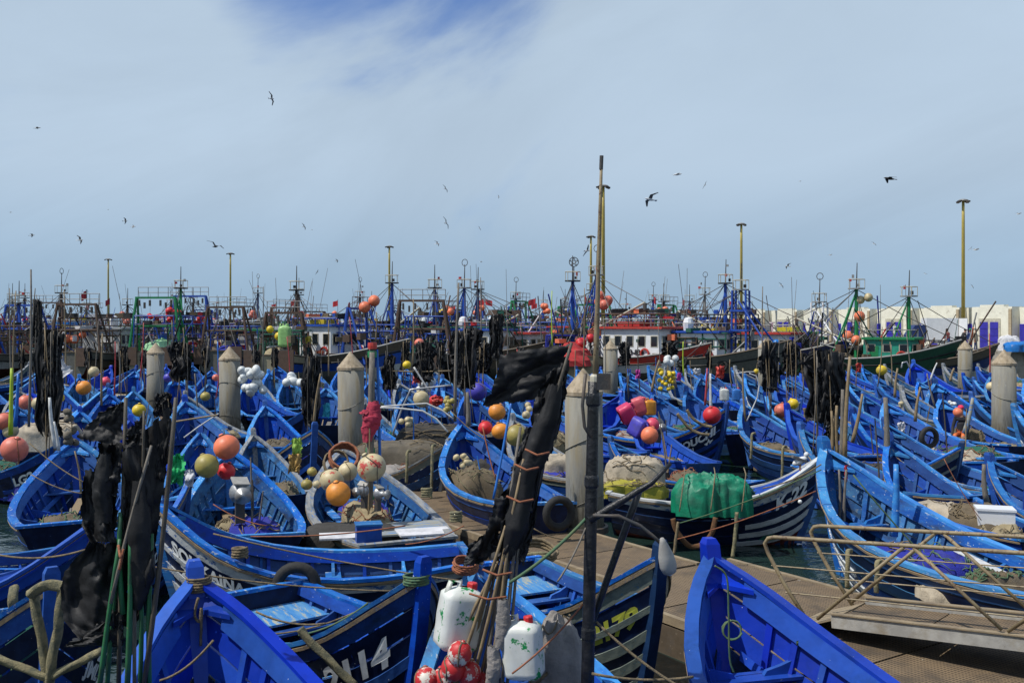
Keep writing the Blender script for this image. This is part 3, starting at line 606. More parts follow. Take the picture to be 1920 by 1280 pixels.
boat((-3.7, 34.8), (-1.9, 30.2), 'blue boat behind the dark covered load and thin bent rods', 'blue', lod=1, zb=1.95)
boat((17.3, 40.6), (16.9, 35.0), 'blue boat with a navy neighbour left of the right-hand pile', 'blue', lod=1, zb=2.05)
boat((21.8, 51.6), (18.0, 53.6), 'dark boat with pale lettering on its bow among the far right boats', 'navy', lod=1, zb=1.7, text=[('ILIJ', .72, .74, .25, -1)])
boat((22.6, 56), (22.2, 50), 'blue boat with violet-blue bow in front of the pile by the quay', 'new', lod=1, zb=2.2)
boat((20, 57), (22.0, 53.0), 'blue boat left of the violet-blue bow by the quay', 'faded', lod=1, zb=1.9)
boat((22.6, 47), (22.3, 41.8), 'blue boat with round bow behind the beige buoy near the right-hand pile', 'blue', lod=1, zb=1.95)
boat((21.4, 41.5), (21.9, 36), 'blue boat at the right edge beside the right-hand pile', 'faded', lod=1, zb=2.0)
boat((12.3, 45), (14.6, 40.6), 'blue boat left of the black flags on the right', 'blue', lod=1, zb=1.95)
boat((4.8, 42.4), (6.6, 38.0), 'blue boat right of the small pile in the middle', 'blue', lod=1, zb=1.95)
boat((6.5, 37.3), (8.0, 33.2), 'blue boat behind the bow with the white star', 'blue', lod=1, zb=1.95)
boat((8.7, 46), (9.5, 41), 'blue boat below the red cloth and the white jerrycan', 'blue', lod=1, zb=1.95)
# the rest of the crowd of boats, further back
_fill = [(330, 712, 'among the black flags between the first two piles'), (395, 722, 'just left of the second pile'), (560, 728, 'below the red cloth between second and third pile'), (700, 748, 'behind the red rag pole'), (748, 722, 'under the red net bag in the middle'),
         (880, 742, 'behind the violet buoy'), (950, 730, 'behind the big black flag'), (1000, 765, 'behind the beige floats'), (1130, 752, 'directly behind the nearest pile'), (1262, 706, 'under the bunch of yellow floats'), (1225, 742, 'behind the pink jerrycans'),
         (1395, 712, 'left of the grey pile on the right'), (1455, 728, 'right of the grey pile on the right'), (1640, 715, 'below the green trawler bow'), (1690, 735, 'behind the yellow buoy'), (1560, 742, 'behind the bundle of poles'), (150, 712, 'behind the white plastic sheets'), (60, 742, 'at the left edge behind the lime pole'), (205, 745, 'right of the white plastic sheets'), (1700, 760, 'with a tilted oar left of the orange-trousered person'), (1822, 750, 'left of the right-hand pile, behind the orange trousers'), (1905, 775, 'at the right edge, half hidden by the right-hand pile'), (1480, 772, 'under the salmon buoy'), (1905, 838, 'at the right edge above the tan plank'), (1770, 690, 'right below the quay with persons')]
for i, (px, py, wh) in enumerate(_fill):
    rr = random.Random(i * 31 + 5); p = at(px, py, 1.9)
    a = R(rr.uniform(-75, -48) if px > 1000 else rr.uniform(-78, -50)); L = rr.uniform(4.6, 5.4)
    if any((o.location.xy - Vector((p.x + L / 2 * math.cos(a), p.y + L / 2 * math.sin(a)))).length < 1.5 for o, _ in BOATS): continue
    boat((p.x, p.y), (p.x + L * math.cos(a), p.y + L * math.sin(a)), 'small blue wooden boat ' + wh, ['blue', 'faded', 'new', 'blue', 'old'][i % 5], lod=1 if p.y > 27 else 0, zb=1.95)

# the farthest row of small boats, in front of the trawlers
_k = 0
for px in range(70, 1620, 62):
    rr = random.Random(px); p = at(px + rr.uniform(-18, 18), rr.uniform(690, 706), 1.95)
    if any((o.location.xy - Vector((p.x, p.y - 2))).length < 2.0 for o, _ in BOATS): continue
    a = R(rr.uniform(-110, -45)); L = rr.uniform(4.6, 5.4)
    boat((p.x, p.y), (p.x + L * math.cos(a), p.y + L * math.sin(a)), 'blue boat in the farthest row, %s from the left' % ordw(_k), rr.choice(['blue', 'faded', 'new', 'blue', 'old', 'navy']), lod=1, zb=1.95); _k += 1
# gaps in the middle rows
for px, py, wh in [(100, 722, 'under the black rags at the left'), (250, 735, 'just left of the first pile foot'), (345, 745, 'right of the first pile foot'), (500, 762, 'under the thin grey pole'), (655, 768, 'at the foot of the third pile'), (715, 790, 'behind the red rag'), (830, 735, 'behind the olive float string'), (1060, 728, 'left of the beige mast foot'), (1440, 742, 'at the foot of the grey right-hand pile'), (1590, 720, 'right of the largest black rags'), (1600, 775, 'behind the leaning pale post'), (1860, 712, 'between the two right-hand piles'), (960, 790, 'under the big black flag'), (1500, 805, 'under the looped rope'), (1660, 800, 'left of the thick grey post'), (1890, 742, 'right behind the right-hand pile')]:
    rr = random.Random(px * 3); p = at(px, py, 1.9); a = R(rr.uniform(-80, -42)); L = rr.uniform(4.4, 5.2)
    if any((o.location.xy - Vector((p.x + L / 2 * math.cos(a), p.y + L / 2 * math.sin(a)))).length < 1.5 for o, _ in BOATS): continue
    boat((p.x, p.y), (p.x + L * math.cos(a), p.y + L * math.sin(a)), 'blue wooden boat ' + wh, rr.choice(['blue', 'faded', 'navy', 'old', 'blue']), lod=1 if p.y > 27 else 0, zb=1.9, beam=1.7)

# boats wedged into whatever gaps remain, each named by the pole or float it lies under
_lm = [(58, 'the tall grey pole near the left edge'), (124, 'the white pennant'), (192, 'the bamboo left of the first pile'), (324, 'the grey pole right of the first pile'), (412, 'the blue-grey pole left of the second pile'), (472, 'the white floats by the second pile'), (494, 'the thin grey pole right of the second pile'), (560, 'the white floats below the red cloth'), (600, 'the leaning bamboo left of the third pile'), (700, 'the red rag pole'), (763, 'the yellow ring float'), (790, 'the beige buoy with green mark'), (843, 'the olive float string'), (876, 'the stout grey post'), (896, 'the violet buoy'), (935, 'the furled black flag'), (990, 'the beige floats under the big flag'), (1036, 'the yellow-banded pole'), (1098, 'the nearest pile'), (1165, 'the pink jerrycans'), (1196, 'the left magenta pennant'), (1250, 'the yellow floats'), (1281, 'the yellow-green pole'), (1330, 'the white pipe'), (1358, 'the white jerrycan'), (1395, 'the hooped white rod'), (1435, 'the grey right-hand pile'), (1466, 'the salmon buoy on the right'), (1548, 'the largest black rags'), (1594, 'the pale stout pole'), (1653, 'the yellow buoy below the green hull'), (1683, 'the short post'), (1726, 'the oar-like post'), (1757, 'the white leaning pole'), (1800, 'the sitting person'), (1859, 'the beige buoy by the right-hand pile'), (1900, 'the right edge')]
_used = {}
def _seg(o, L): 
    rz = o.rotation_euler[2]; f = Vector((math.cos(rz), math.sin(rz))); return o.location.xy - f * L * .42, o.location.xy + f * L * .36
def _near(p, a, b):
    d = b - a; t = max(0, min(1, (p - a).dot(d) / d.length_squared)); return (a + d * t - p).length
_segs = [_seg(o, L) for o, L in BOATS]; _rr = random.Random(4)
for _try in range(2600):
    y = _rr.uniform(22, 60); x = _rr.uniform(-.53, .53) * y; a = R(_rr.uniform(-82, -45) if _rr.random() < .8 else _rr.uniform(-150, -120)); L = _rr.uniform(4.2, 5.2); f = Vector((math.cos(a), math.sin(a)))
    c = Vector((x, y)); p0, p1 = c - f * L * .42, c + f * L * .36
    if any(min(_near(p0, *s), _near(p1, *s), _near(c, *s)) < 1.22 for s in _segs): continue
    q = (c - Vector((1.2, 19.9))); off = q.x * .832 + q.y * .555
    if -2.6 < off < .5 and y < 56: continue
    if x > 30 and y > 56: continue
    px = 960 + x / y * F; k = min(range(len(_lm)), key=lambda i: abs(_lm[i][0] - px) + 40 * _used.get(i, 0)); n_ = _used[k] = _used.get(k, 0) + 1
    if n_ > 4: continue
    boat(tuple(c - f * L * .5), tuple(c + f * L * .5), ['weathered blue boat wedged in below %s', 'second boat wedged in below %s', 'third boat wedged in below %s', 'fourth boat wedged in below %s'][n_ - 1] % _lm[k][1], _rr.choice(['blue', 'faded', 'navy', 'old', 'new', 'blue']), lod=1, zb=_rr.uniform(1.6, 1.95), beam=_rr.uniform(1.4, 1.8))
    _segs.append((p0, p1))

# ------------------------------------------------------------------ pontoons, piles, gangway, near quay
DECK = .5
def pontoon(name, pts, width, label, DECK=.5):
    """walkway along the polyline pts (its far edge), width to the left-hand camera side, in panels of grating with a frame"""
    root = thing(name, (pts[0][0], pts[0][1], 0), label, 'pontoon')
    o0 = Vector((pts[0][0], pts[0][1], 0))
    for a, b in zip(pts[:-1], pts[1:]):
        a, b = Vector((a[0], a[1], 0)), Vector((b[0], b[1], 0)); d = (b - a); L = d.length; d.normalize(); n = Vector((d.y, -d.x, 0))
        if n.y > 0: n = -n
        k = max(1, round(L / 1.6)); 
        for i in range(k):
            p, q = a + d * (L * i / k + .018), a + d * (L * (i + 1) / k - .018)
            A = [p + n * .1, q + n * .1, q + n * (width - .1), p + n * (width - .1)]
            g = MB().add([v - o0 + Vector((0, 0, z)) for z in (DECK - .07, DECK) for v in A], [(3, 2, 1, 0), (4, 5, 6, 7), (0, 1, 5, 4), (1, 2, 6, 5), (2, 3, 7, 6), (3, 0, 4, 7)])
            c = sum(A, Vector()) / 4 - o0
            g.v = [tuple(Vector(v) - c) for v in g.v]
            ob = g.build('grating_panel', M['grating'], root); ob.location = c
            rot = math.atan2(d.y, d.x)
            ob.data.transform(Matrix.Rotation(-rot, 4, 'Z')); ob.rotation_euler = (0, 0, rot)
            MB().bar(p + n * .12 + Vector((0, 0, .2)) - o0, q + n * .12 + Vector((0, 0, .2)) - o0, .24, .4).build('float_block', M['hull_brown'], root)
            MB().bar(p + n * (width - .12) + Vector((0, 0, .2)) - o0, q + n * (width - .12) + Vector((0, 0, .2)) - o0, .24, .4).build('float_block', M['hull_brown'], root)
        for e in (.045, width - .045):
            MB().bar(a + n * e - o0 + Vector((0, 0, DECK - .04)), b + n * e - o0 + Vector((0, 0, DECK - .04)), .09, .12).build('edge_beam', M['pontoon'], root)
    return root
ud = Vector((-.555, .832, 0))
P0 = Vector((1.2, 19.9, 0))                                 # foot of the nearest pile, far edge of the main pontoon
def along(t): p = P0 + ud * t; return (p.x, p.y)
pontoon('pontoon', [along(-3.6), along(38)], 2.0, 'long tan mesh pontoon running away to the left past four piles')
pontoon('landing_platform', [(3.75, 17.1), (7.2, 11.95)], 3.2, 'tan mesh landing platform at the foot of the gangway', .53)
q0 = Vector((15.2, 32.6, 0))
pontoon('pontoon', [(q0.x + 5.55, q0.y - 8.3), (q0.x - 14, q0.y + 21)], 2.0, 'mesh pontoon behind the right-hand pile, mostly hidden by boats')

def pile(px, wpx, top, label, base=-.6):
    d = .75 * F / wpx; x = (px - 960) / F * d; zt = EYE - (top - HY) / F * d
    root = thing('mooring_pile', (x, d, 0), label, 'pile', 'concrete mooring piles', rz=px * .7)
    root.rotation_euler[0] = R(math.sin(px) * .9); root.rotation_euler[1] = R(math.cos(px * 3) * .9)
    ch = .47
    MB().lathe([(.375, base), (.375, .4), (.375, 1.4), (.375, zt - ch)], n=28).build('shaft', M['concrete'], root, True)
    c = MB().lathe([(.385, zt - ch - .06), (.39, zt - ch - .05), (.39, zt - ch + .02), (.37, zt - ch + .04), (.012, zt)], n=28).build('cone_cap', M['cone'], root)
    for z in ((zt - ch - 1.0), (zt - ch - 2.2)):
        if z < .8: continue
        MB().tube([(.383 * math.cos(t), .383 * math.sin(t), z + .18 * math.cos(t + 2.6)) for t in [i * math.pi / 12 for i in range(25)]], .012, 4).build('seam_band', M['concrete'], root)
    MB().lathe([(.46, DECK - .05), (.46, DECK + .07), (.40, DECK + .08), (.40, DECK - .05)], n=18).build('guide_ring', M['darksteel'], root)
    return root
pile(1098, 71, 690, 'nearest and thickest concrete pile with pointed cap, black mast in front')
pile(660, 49, 659, 'concrete pile with pointed cap behind the red rag, third from left')
pile(432, 38.5, 649, 'second concrete pile from the left, white floats beside it')
pile(290, 31, 642, 'leftmost concrete pile with pointed cap')
pile(1145, 27, 637, 'small concrete pile before the white wheelhouse with the red roof')
pile(1435, 27, 634, 'concrete pile half hidden by ragged black flags on the right')
pile(1882, 42.5, 655, 'thick concrete pile near the right edge with pointed cap')
pile(1809, 25, 638, 'small concrete pile in front of the persons on the quay')

# gangway: two railings of tan pipe, plate sides, mesh floor
def gangway():
    # near side beam from A (foot) to B, far side offset
    A = at(1560, 1163, .78); B0 = at(1925, 1207, .98)
    dirv = (B0 - A); A = Vector(A); d = dirv.normalized(); B = A + d * 9
    n = Vector((-d.y, d.x, 0)).normalized() * 1.05
    root = thing('gangway', A, 'gangway with tan pipe railings and pale side beam at lower right', 'gangway')
    Z = Vector((0, 0, 1)); l = lambda v: v - A
    for off, nm in ((Vector(), 'side_beam'), (n, 'side_beam')):
        MB().bar(l(A + off), l(B + off), .05, .17).build(nm, M['galv'], root)
        MB().bar(l(A + off + Z * .092), l(B + off + Z * .092), .09, .016).build('beam_flange', M['pontoon'], root)
    k = 8
    for i in range(k):
        a, b = A + d * (9 * i / k + .01), A + d * (9 * (i + 1) / k - .01)
        g = MB().add([l(v) - l(a) for v in (a + n * .04 - Z * .03, b + n * .04 - Z * .03, b + n * .96 - Z * .03, a + n * .96 - Z * .03, a + n * .04, b + n * .04, b + n * .96, a + n * .96)], [(3, 2, 1, 0), (4, 5, 6, 7), (0, 1, 5, 4), (1, 2, 6, 5), (2, 3, 7, 6), (3, 0, 4, 7)])
        o = g.build('grating_panel', M['grating'], root); o.location = l(a)
    MB().add([l(v) for v in (A, A + n, A + n - d * .75 - Z * .24, A - d * .75 - Z * .24, A + Z * .02, A + n + Z * .02, A + n - d * .75 - Z * .22, A - d * .75 - Z * .22)], [(3, 2, 1, 0), (4, 5, 6, 7), (0, 1, 5, 4), (1, 2, 6, 5), (2, 3, 7, 6), (3, 0, 4, 7)]).build('foot_plate', M['pontoon'], root)
    H = 1.02
    for off, sh in ((Vector(), 0.0), (n, .05)):
        st = A + off - d * .1
        up = lambda s, h: l(A + off + d * s + Z * h)
        # top rail with bent end post
        s0 = -.95 if sh == 0 else -.8
        path = [up(s0 + .62, -.05), up(s0 + .28, .42), up(s0 + .05, .80), up(s0, .93), up(s0 + .05, 1.0), up(s0 + .14, H)] + [up(s0 + .14 + 9.5 * i / 10, H) for i in range(1, 11)]
        MB().tube(path, .027, 8).build('top_rail', M['pipe'], root, True)
        for h in (.30, .64):
            MB().tube([up(s0 + .1 + (.64 - h) * .6, h), up(9, h)], .010, 5).build('guard_wire', M['pipe'], root)
        bays = 4; w = 2.25
        for i in range(bays):
            x0 = -.15 + i * w
            if i: MB().tube([up(x0, .12), up(x0 + w / 2 - .06, H - .02)], .023, 8).build('diagonal_brace', M['pipe'], root, True)
            else: MB().tube([up(-.2, .0), up(x0 + w / 2 - .06, H - .02)], .023, 8).build('diagonal_brace', M['pipe'], root, True)
            MB().tube([up(x0 + w / 2 + .06, H - .02), up(x0 + w - .06, .13)], .023, 8).build('diagonal_brace', M['pipe'], root, True)
    return root
gangway()
# the quay the photographer stands on, out of frame below and behind
q = MB().box((0, -13.2, 1.2), (120, 32, 3.4)).build('near_quay', M['quay']); struct(q)

# ------------------------------------------------------------------ trawlers
thb = spline([(0, .82), (.25, .98), (.6, 1.0), (.78, .84), (.9, .52), (1, .03)])
tsh = spline([(0, 2.15), (.25, 1.85), (.55, 1.95), (.8, 2.5), (1, 3.25)])
def trawler(px, d, rz, label, L=15, B=5.0, hull='hull_grey', band='hull_brown', low='red_bottom', house=None, mast=None, gantry=None, nets=(), floats=(), tyres=2, whips=2, boom=False, seed=1, zk=1.0, text=None, flag=False, rig=True, lod=0, rail=True):
    rnd = random.Random(seed); x = (px - 960) / F * d
    root = thing('trawler', (x, d, 0), label, 'trawler', 'trawlers along the far quay', R(rz))
    def P(t, s, sd=1):
        z = lerp(-.4, tsh(t) * zk, s); y = B / 2 * thb(t) * (max(s, .001) ** lerp(.28, .75, max(0, t - .5) * 2))
        return Vector((-L / 2 + L * t - (1 - s) * 1.5 * t ** 5, y * sd, z))
    ts = [0, .12, .25, .4, .55, .68, .78, .86, .92, .97, 1]
    def X(t): return -L / 2 + L * t
    mb = MB()
    for sd in (1, -1):
        for (a, b, mi) in ((1.0, .80, 0), (.80, .50, 1), (.50, 0, 2)):
            A = [P(t, a, sd) for t in ts]; Bq = [P(t, b, sd) for t in ts]; n = len(ts)
            mb.add(A + Bq, [((i, n + i, n + i + 1, i + 1) if sd > 0 else (i, i + 1, n + i + 1, n + i)) for i in range(n - 1)], mi)
    ring = [P(0, s, 1) for s in (0, .3, .6, 1)] + [P(0, s, -1) for s in (1, .6, .3, 0)]
    mb.add(ring, [tuple(range(8))], 0)
    mb.build('hull', [M[hull], M[band], M[low]], root)
    for sd in (1, -1):
        MB().tube([P(t, 1, sd) + Vector((0, 0, .03)) for t in ts], .07, 4).build('bulwark_rail', M['hull_brown' if seed % 2 else 'paint_grey'], root)
        MB().tube([P(t, .78, sd) for t in ts], .07, 4).build('rubbing_strake', M['hull_black'], root)
    MB().bar(P(0, 1, 1), P(0, 1, -1), .14, .1).build('stern_rail', M['hull_brown'], root)
    A = [P(t, .70, 1) for t in ts]; Bq = [P(t, .70, -1) for t in ts]; n = len(ts)
    MB().add(A + Bq, [(i, n + i, n + i + 1, i + 1)[::-1] for i in range(n - 1)]).build('deck', M['hull_brown'], root)
    top = 3.0
    if house:
        t0, ln, wd, h, wm, rm = house; z0 = tsh(t0) * zk * .72; xc = X(t0)
        f = [(-ln / 2, 1), (ln / 2 - .35, 1), (ln / 2, .62)]
        pl = [(-ln / 2, -wd / 2), (ln / 2 - .5, -wd / 2), (ln / 2, -wd * .3), (ln / 2, wd * .3), (ln / 2 - .5, wd / 2), (-ln / 2, wd / 2)]
        mb = MB().add([(xc + a, b, z0) for a, b in pl] + [(xc + a * .98, b * .97, z0 + h) for a, b in pl], [(i, (i + 1) % 6, (i + 1) % 6 + 6, i + 6) for i in range(6)] + [(6, 7, 8, 9, 10, 11)])
        hs = mb.build('wheelhouse', M[wm], root)
        MB().add([(xc + a * 1.1 + .1, b * 1.1, z0 + h + dz) for dz in (.002, .16) for a, b in pl], [tuple(range(6))[::-1], tuple(range(6, 12))] + [(i, (i + 1) % 6, (i + 1) % 6 + 6, i + 6) for i in range(6)]).build('roof', M[rm], hs)
        MB().add([(xc + a * 1.02, b * 1.02, z0 + dz) for dz in (.02, .30) for a, b in pl], [(i, (i + 1) % 6, (i + 1) % 6 + 6, i + 6) for i in range(6)]).build('trim_band', M[rm], hs)
        def win(c, u, w2, h2):
            c = Vector(c); u = Vector(u).normalized(); nrm = Vector((u.y, -u.x, 0))
            fr = MB().bar(c - u * (w2 / 2 + .06), c + u * (w2 / 2 + .06), .05, h2 + .12).build('window', M['paint_cream'], hs)
            MB().bar(c - u * (w2 / 2), c + u * (w2 / 2), .075, h2).build('pane', M['glass'], hs)
        wz = z0 + h * .66
        for sd in (1, -1):
            k = max(2, int(ln / 1.0))
            for i in range(k): win((xc - ln / 2 + ln * (i + .5) / (k + .4), sd * wd * .492, wz), (sd, 0, 0), .5, h * .27)
            win((xc + ln / 2 - .25, sd * wd * .395, wz), (-.45, sd * wd * .2, 0), .42, h * .27)
        for i in range(3): win((xc + ln / 2 * .99, (i - 1) * wd * .2, wz), (0, 1, 0), wd * .15, h * .27)
        MB().box((xc - ln * .3, -wd * .492, z0 + h * .38), (.62, .05, h * .72)).build('door', M[rm if rm != 'paint_red' else 'paint_cream'], hs)
        # roof gear: rail, radar, light
        zr = z0 + h + .16; top = zr
        if rail:
            rp = [(xc + a * .95, b * .95, zr + .55) for a, b in pl] + [(xc + pl[0][0] * .95, pl[0][1] * .95, zr + .55)]
            mbr = MB().tube(rp, .03, 4)
            for a, b in pl: mbr.tube([(xc + a * .95, b * .95, zr), (xc + a * .95, b * .95, zr + .55)], .025, 4)
            mbr.build('roof_rail', M['paint_grey'], root)
        MB().tube([(xc + .2, .3, zr), (xc + .2, .3, zr + .7)], .05, 5).box((xc + .2, .3, zr + .76), (.2, 1.3, .1)).build('radar', M['truckwhite'], root)
        if seed % 3 == 0: MB().box((xc - ln * .2, 0, zr + .2), (ln * .4, wd * .5, .35)).build('roof_box', M[['crate_yellow', 'tarp_blue', 'net_red'][seed % 9 // 3]], root)
        if seed % 4 == 1: MB().lathe([(.35, zr), (.42, zr + .5), (.3, zr + .9), (.12, zr + 1)], (xc - ln * .3, -wd * .2, 0), 10).build('liferaft_canister', M['truckwhite'], root)
        # ring on the side
        MB().tube([(xc + ln * .2 + .33 * math.cos(q), -wd * .52, z0 + h * .33 + .33 * math.sin(q)) for q in [i * math.pi / 7 for i in range(15)]], .075, 5, cap=False).build('life_ring', M['paint_red'], root)
    gr = MB()                                            # coils, boxes, pipes and racks heaped on deck and roof
    for i in range(0 if seed in (27, 28, 29) else 2):    # racks and shelter frames of pipe
        x0, x1 = X(rnd.uniform(.05, .3)), X(rnd.uniform(.4, .7)); yy = B * rnd.uniform(.25, .42); zt = rnd.uniform(3.4, 5.2); mi = rnd.choice([0, 1, 3, 3])
        for sd in (1, -1):
            for q in range(5): xx = lerp(x0, x1, q / 4); gr.tube([(xx, sd * yy, 1.6), (xx, sd * yy * .94, zt)], .05, 4, mi)
            for zz in (.55, .8, 1.0): gr.tube([(x0, sd * yy * .95, lerp(1.6, zt, zz)), (x1, sd * yy * .95, lerp(1.6, zt, zz))], .045, 4, mi)
        for q in range(5): xx = lerp(x0, x1, q / 4); gr.tube([(xx, yy * .94, zt), (xx, -yy * .94, zt)], .05, 4, mi)
        for q in range(7): gr.box((rnd.uniform(x0, x1), rnd.uniform(-.9, .9) * yy, zt + .2), (rnd.uniform(.3, 1.2), rnd.uniform(.3, .9), rnd.uniform(.2, .5)), (0, 0, rnd.uniform(0, 3)), rnd.choice([0, 0, 1, 2, 3, 5]))
    for i in range(6):                                   # derricks, gaffs and slack lines
        t0 = rnd.uniform(.08, .85); c = Vector((X(t0), rnd.uniform(-.4, .4) * B, 2.2)); e = c + Vector((rnd.uniform(-2.2, 2.2), rnd.uniform(-1.2, 1.2), rnd.uniform(1.2, 4.6)))
        gr.tube([c, lerp(c, e, .5) + Vector((0, 0, rnd.uniform(-.3, .3))), e], rnd.choice([.02, .03, .055]), 4, rnd.choice([0, 1, 3, 4]))
    for i in range(46):
        t0 = rnd.uniform(.04, .8); zz = tsh(t0) * zk * .72 + rnd.choice([.2, .5, .9, 1.3, 1.8]); c = Vector((X(t0), rnd.uniform(-.42, .42) * B, zz))
        if rnd.random() < .5: gr.box(c, (rnd.uniform(.2, .8), rnd.uniform(.2, .7), rnd.uniform(.2, .7)), (0, 0, rnd.uniform(0, 3)), rnd.randrange(6))
        else: e = c + Vector((rnd.uniform(-1.6, 1.6), rnd.uniform(-1.2, 1.2), rnd.uniform(-.2, 2.6))); gr.tube([c, e], rnd.uniform(.03, .07), 4, rnd.randrange(6))
    tag(gr.build('deck_gear', [M[q] for q in ('hull_black', 'paint_rust', 'net_brown', rnd.choice(['paint_blue', 'net_blue', 'net_green']), 'paint_grey', rnd.choice(['float_red', 'float_orange', 'crate_yellow', 'cloth_white']))], root), kind='stuff')
    mtop = None
    if mast:
        t0, h, mm, ty = mast; h *= .80; z0 = tsh(t0) * zk * .7; xc = X(t0)
        mo = None
        if ty == 'lattice':
            for dx in (-.55, .55):
                for dy in (-.5, .5):
                    g = MB().tube([(xc + dx, dy, z0), (xc + dx * .9, dy * .9, z0 + h)], .085, 5)
                    o = g.build('mast_leg', M[mm], root)
                lg = MB()
                for i in range(int(h / .42)): lg.bar((xc + dx * .95, -.47, z0 + .3 + i * .42), (xc + dx * .95, .47, z0 + .3 + i * .42), .05, .05)
                tag(lg.build('ladder_rungs', M[mm], root), kind='stuff')
            for k in (.45, .72): MB().box((xc, 0, z0 + h * k), (1.3, 1.2, .14)).build('mast_platform', M[mm], root)
            for sd in (1, -1): MB().tube([(xc, sd * .5, z0 + h * .85), (xc + 3.2, sd * 1.4, z0)], .075, 5).build('mast_strut', M[mm], root)
        elif ty == 'tripod':
            MB().tube([(xc, 0, z0), (xc, 0, z0 + h)], [.2, .12], 8).build('mast_pole', M[mm], root)
            for sd in (1, -1): MB().tube([(xc, 0, z0 + h * .97), (xc - 1.9, sd * 1.5, z0)], .065, 5).build('mast_strut', M[mm], root)
            for k in (.35, .68):
                q = (1 - k) ; MB().tube([(xc - 1.9 * q, 1.5 * q, z0 + h * k), (xc - 1.9 * q, -1.5 * q, z0 + h * k)], .045, 4).build('mast_crossbar', M[mm], root)
        else:
            MB().tube([(xc, 0, z0), (xc, 0, z0 + h * .75), (xc, 0, z0 + h)], [.19, .16, .12], 8).build('mast_pole', M[mm], root)
            for sd in (1, -1):
                MB().tube([(xc, 0, z0 + h * .9), (xc - 1.4, sd * 1.2, z0 + .2)], .06, 5).build('mast_strut', M[mm], root)
        z1 = z0 + h; mtop = Vector((xc, 0, z1))
        pf = MB().lathe([(.62, z1), (.62, z1 + .09)], (xc, 0, 0), 10); pf.build('crow_platform', M['paint_grey' if ty != 'pole' else 'hull_black'], root)
        rg = MB().tube([(xc + .6 * math.cos(q), .6 * math.sin(q), z1 + .75) for q in [i * math.pi / 5 for i in range(11)]], .025, 4, cap=False)
        for i in range(5): q = i * math.pi * .4; rg.tube([(xc + .6 * math.cos(q), .6 * math.sin(q), z1), (xc + .6 * math.cos(q), .6 * math.sin(q), z1 + .75)], .025, 4)
        rg.build('platform_rail', M['paint_cream'], root)
        MB().tube([(xc, 0, z1), (xc + .05, 0, z1 + 2.0)], [.06, .03], 5).build('top_pole', M['darksteel'], root)
        for i in range(rnd.randrange(1, 4)): MB().box((xc + rnd.uniform(-.45, .45), rnd.uniform(-.4, .4), z1 + .3 + i * rnd.uniform(.2, .6)), (rnd.uniform(.08, .22), .16, rnd.uniform(.15, .3))).build('mast_light', M[['jacket_dark', 'flag_red', 'paint_grey'][i]], root)
        if seed % 3 == 0: MB().tube([(xc + .05 + .28 * math.cos(q), 0, z1 + 2.15 + .28 * math.sin(q)) for q in [i * math.pi / 5 for i in range(11)]], .03, 4, cap=False).build('antenna_ring', M['darksteel'], root)
    if gantry:
        t0, h, gw, gm = gantry; h *= .86; z0 = tsh(t0) * zk * .9; xc = X(t0)
        for sd in (1, -1):
            MB().tube([(xc - .3, sd * gw / 2, z0 - .5), (xc, sd * gw * .36, z0 + h)], .125, 6).build('gantry_leg', M[gm], root)
            MB().tube([(xc + 2.0, sd * gw / 2, z0 - .5), (xc + .2, sd * gw * .36, z0 + h)], .095, 6).build('gantry_leg', M[gm], root)
            for i in range(3):
                MB().box((xc - .1, sd * gw * (.1 + .1 * i), z0 + h - .45 - .2 * (i % 2)), (.2, .12, .5)).build('hanging_block', M['darksteel'], root)
        MB().bar((xc, -gw * .38, z0 + h), (xc, gw * .38, z0 + h), .2, .17).build('gantry_beam', M[gm], root)
        MB().tube([(xc, -gw * .42, z0 + h * .5), (xc, gw * .42, z0 + h * .5)], .09, 5).build('gantry_crossbar', M[gm], root)
        rr = MB()
        for hz in (.45, .9): rr.tube([(xc + .5, -gw * .38, z0 + h + hz), (xc + .5, gw * .38, z0 + h + hz)], .03, 4)
        for i in range(5): rr.tube([(xc + .5, gw * (-.38 + .19 * i), z0 + h), (xc + .5, gw * (-.38 + .19 * i), z0 + h + .9)], .03, 4)
        rr.build('gantry_rail', M['paint_grey'], root)
        for sd in (1, -1): MB().box((X(0) - .12, sd * B * .30, 1.75 * zk), (.16, 1.2, 1.5)).build('trawl_door', M['paint_rust'], root)
        if mtop is None: mtop = Vector((xc, 0, z0 + h))
    for i, (t0, wd, h, nm) in enumerate(nets):
        z0 = tsh(t0) * zk * .72; xc = X(t0); sdd = rnd.uniform(0, 50)
        def mound(u, v):
            a = 2 * math.pi * u; r = math.sin(v * math.pi / 2 + .02); k = 1 + .25 * nz(math.cos(a) * 2 + sdd, math.sin(a) * 2, v * 3)
            return Vector((xc + wd * .55 * r * math.cos(a) * k, wd * .42 * r * math.sin(a) * k, z0 + h * math.cos(v * math.pi / 2) * (1 + .3 * nz(u * 7 + sdd, v * 4))))
        MB().grid(mound, 18, 6, closed_u=True).build('net_pile', M[nm], root)
    for i, (t0, dy, z, r, nm, k) in enumerate(floats):
        for j in range(k):
            MB().ball((X(t0) + rnd.uniform(-.4, .4) * (k > 1), dy + rnd.uniform(-.5, .5) * (k > 1), z + rnd.uniform(-.5, .5) * (k > 1)), r * rnd.uniform(.85, 1.1), 10, 7).build('float_ball', M[nm], root, True)
    for i in range(tyres):
        t0 = rnd.uniform(.3, .85); sd = -1 if i % 2 == 0 else 1
        p = P(t0, .72, sd)
        MB().tube([p + Vector((.34 * math.cos(q), sd * .08, .34 * math.sin(q))) for q in [j * math.pi / 6 for j in range(13)]], .11, 5, cap=False).build('tyre_fender', M['tyre'], root, True)
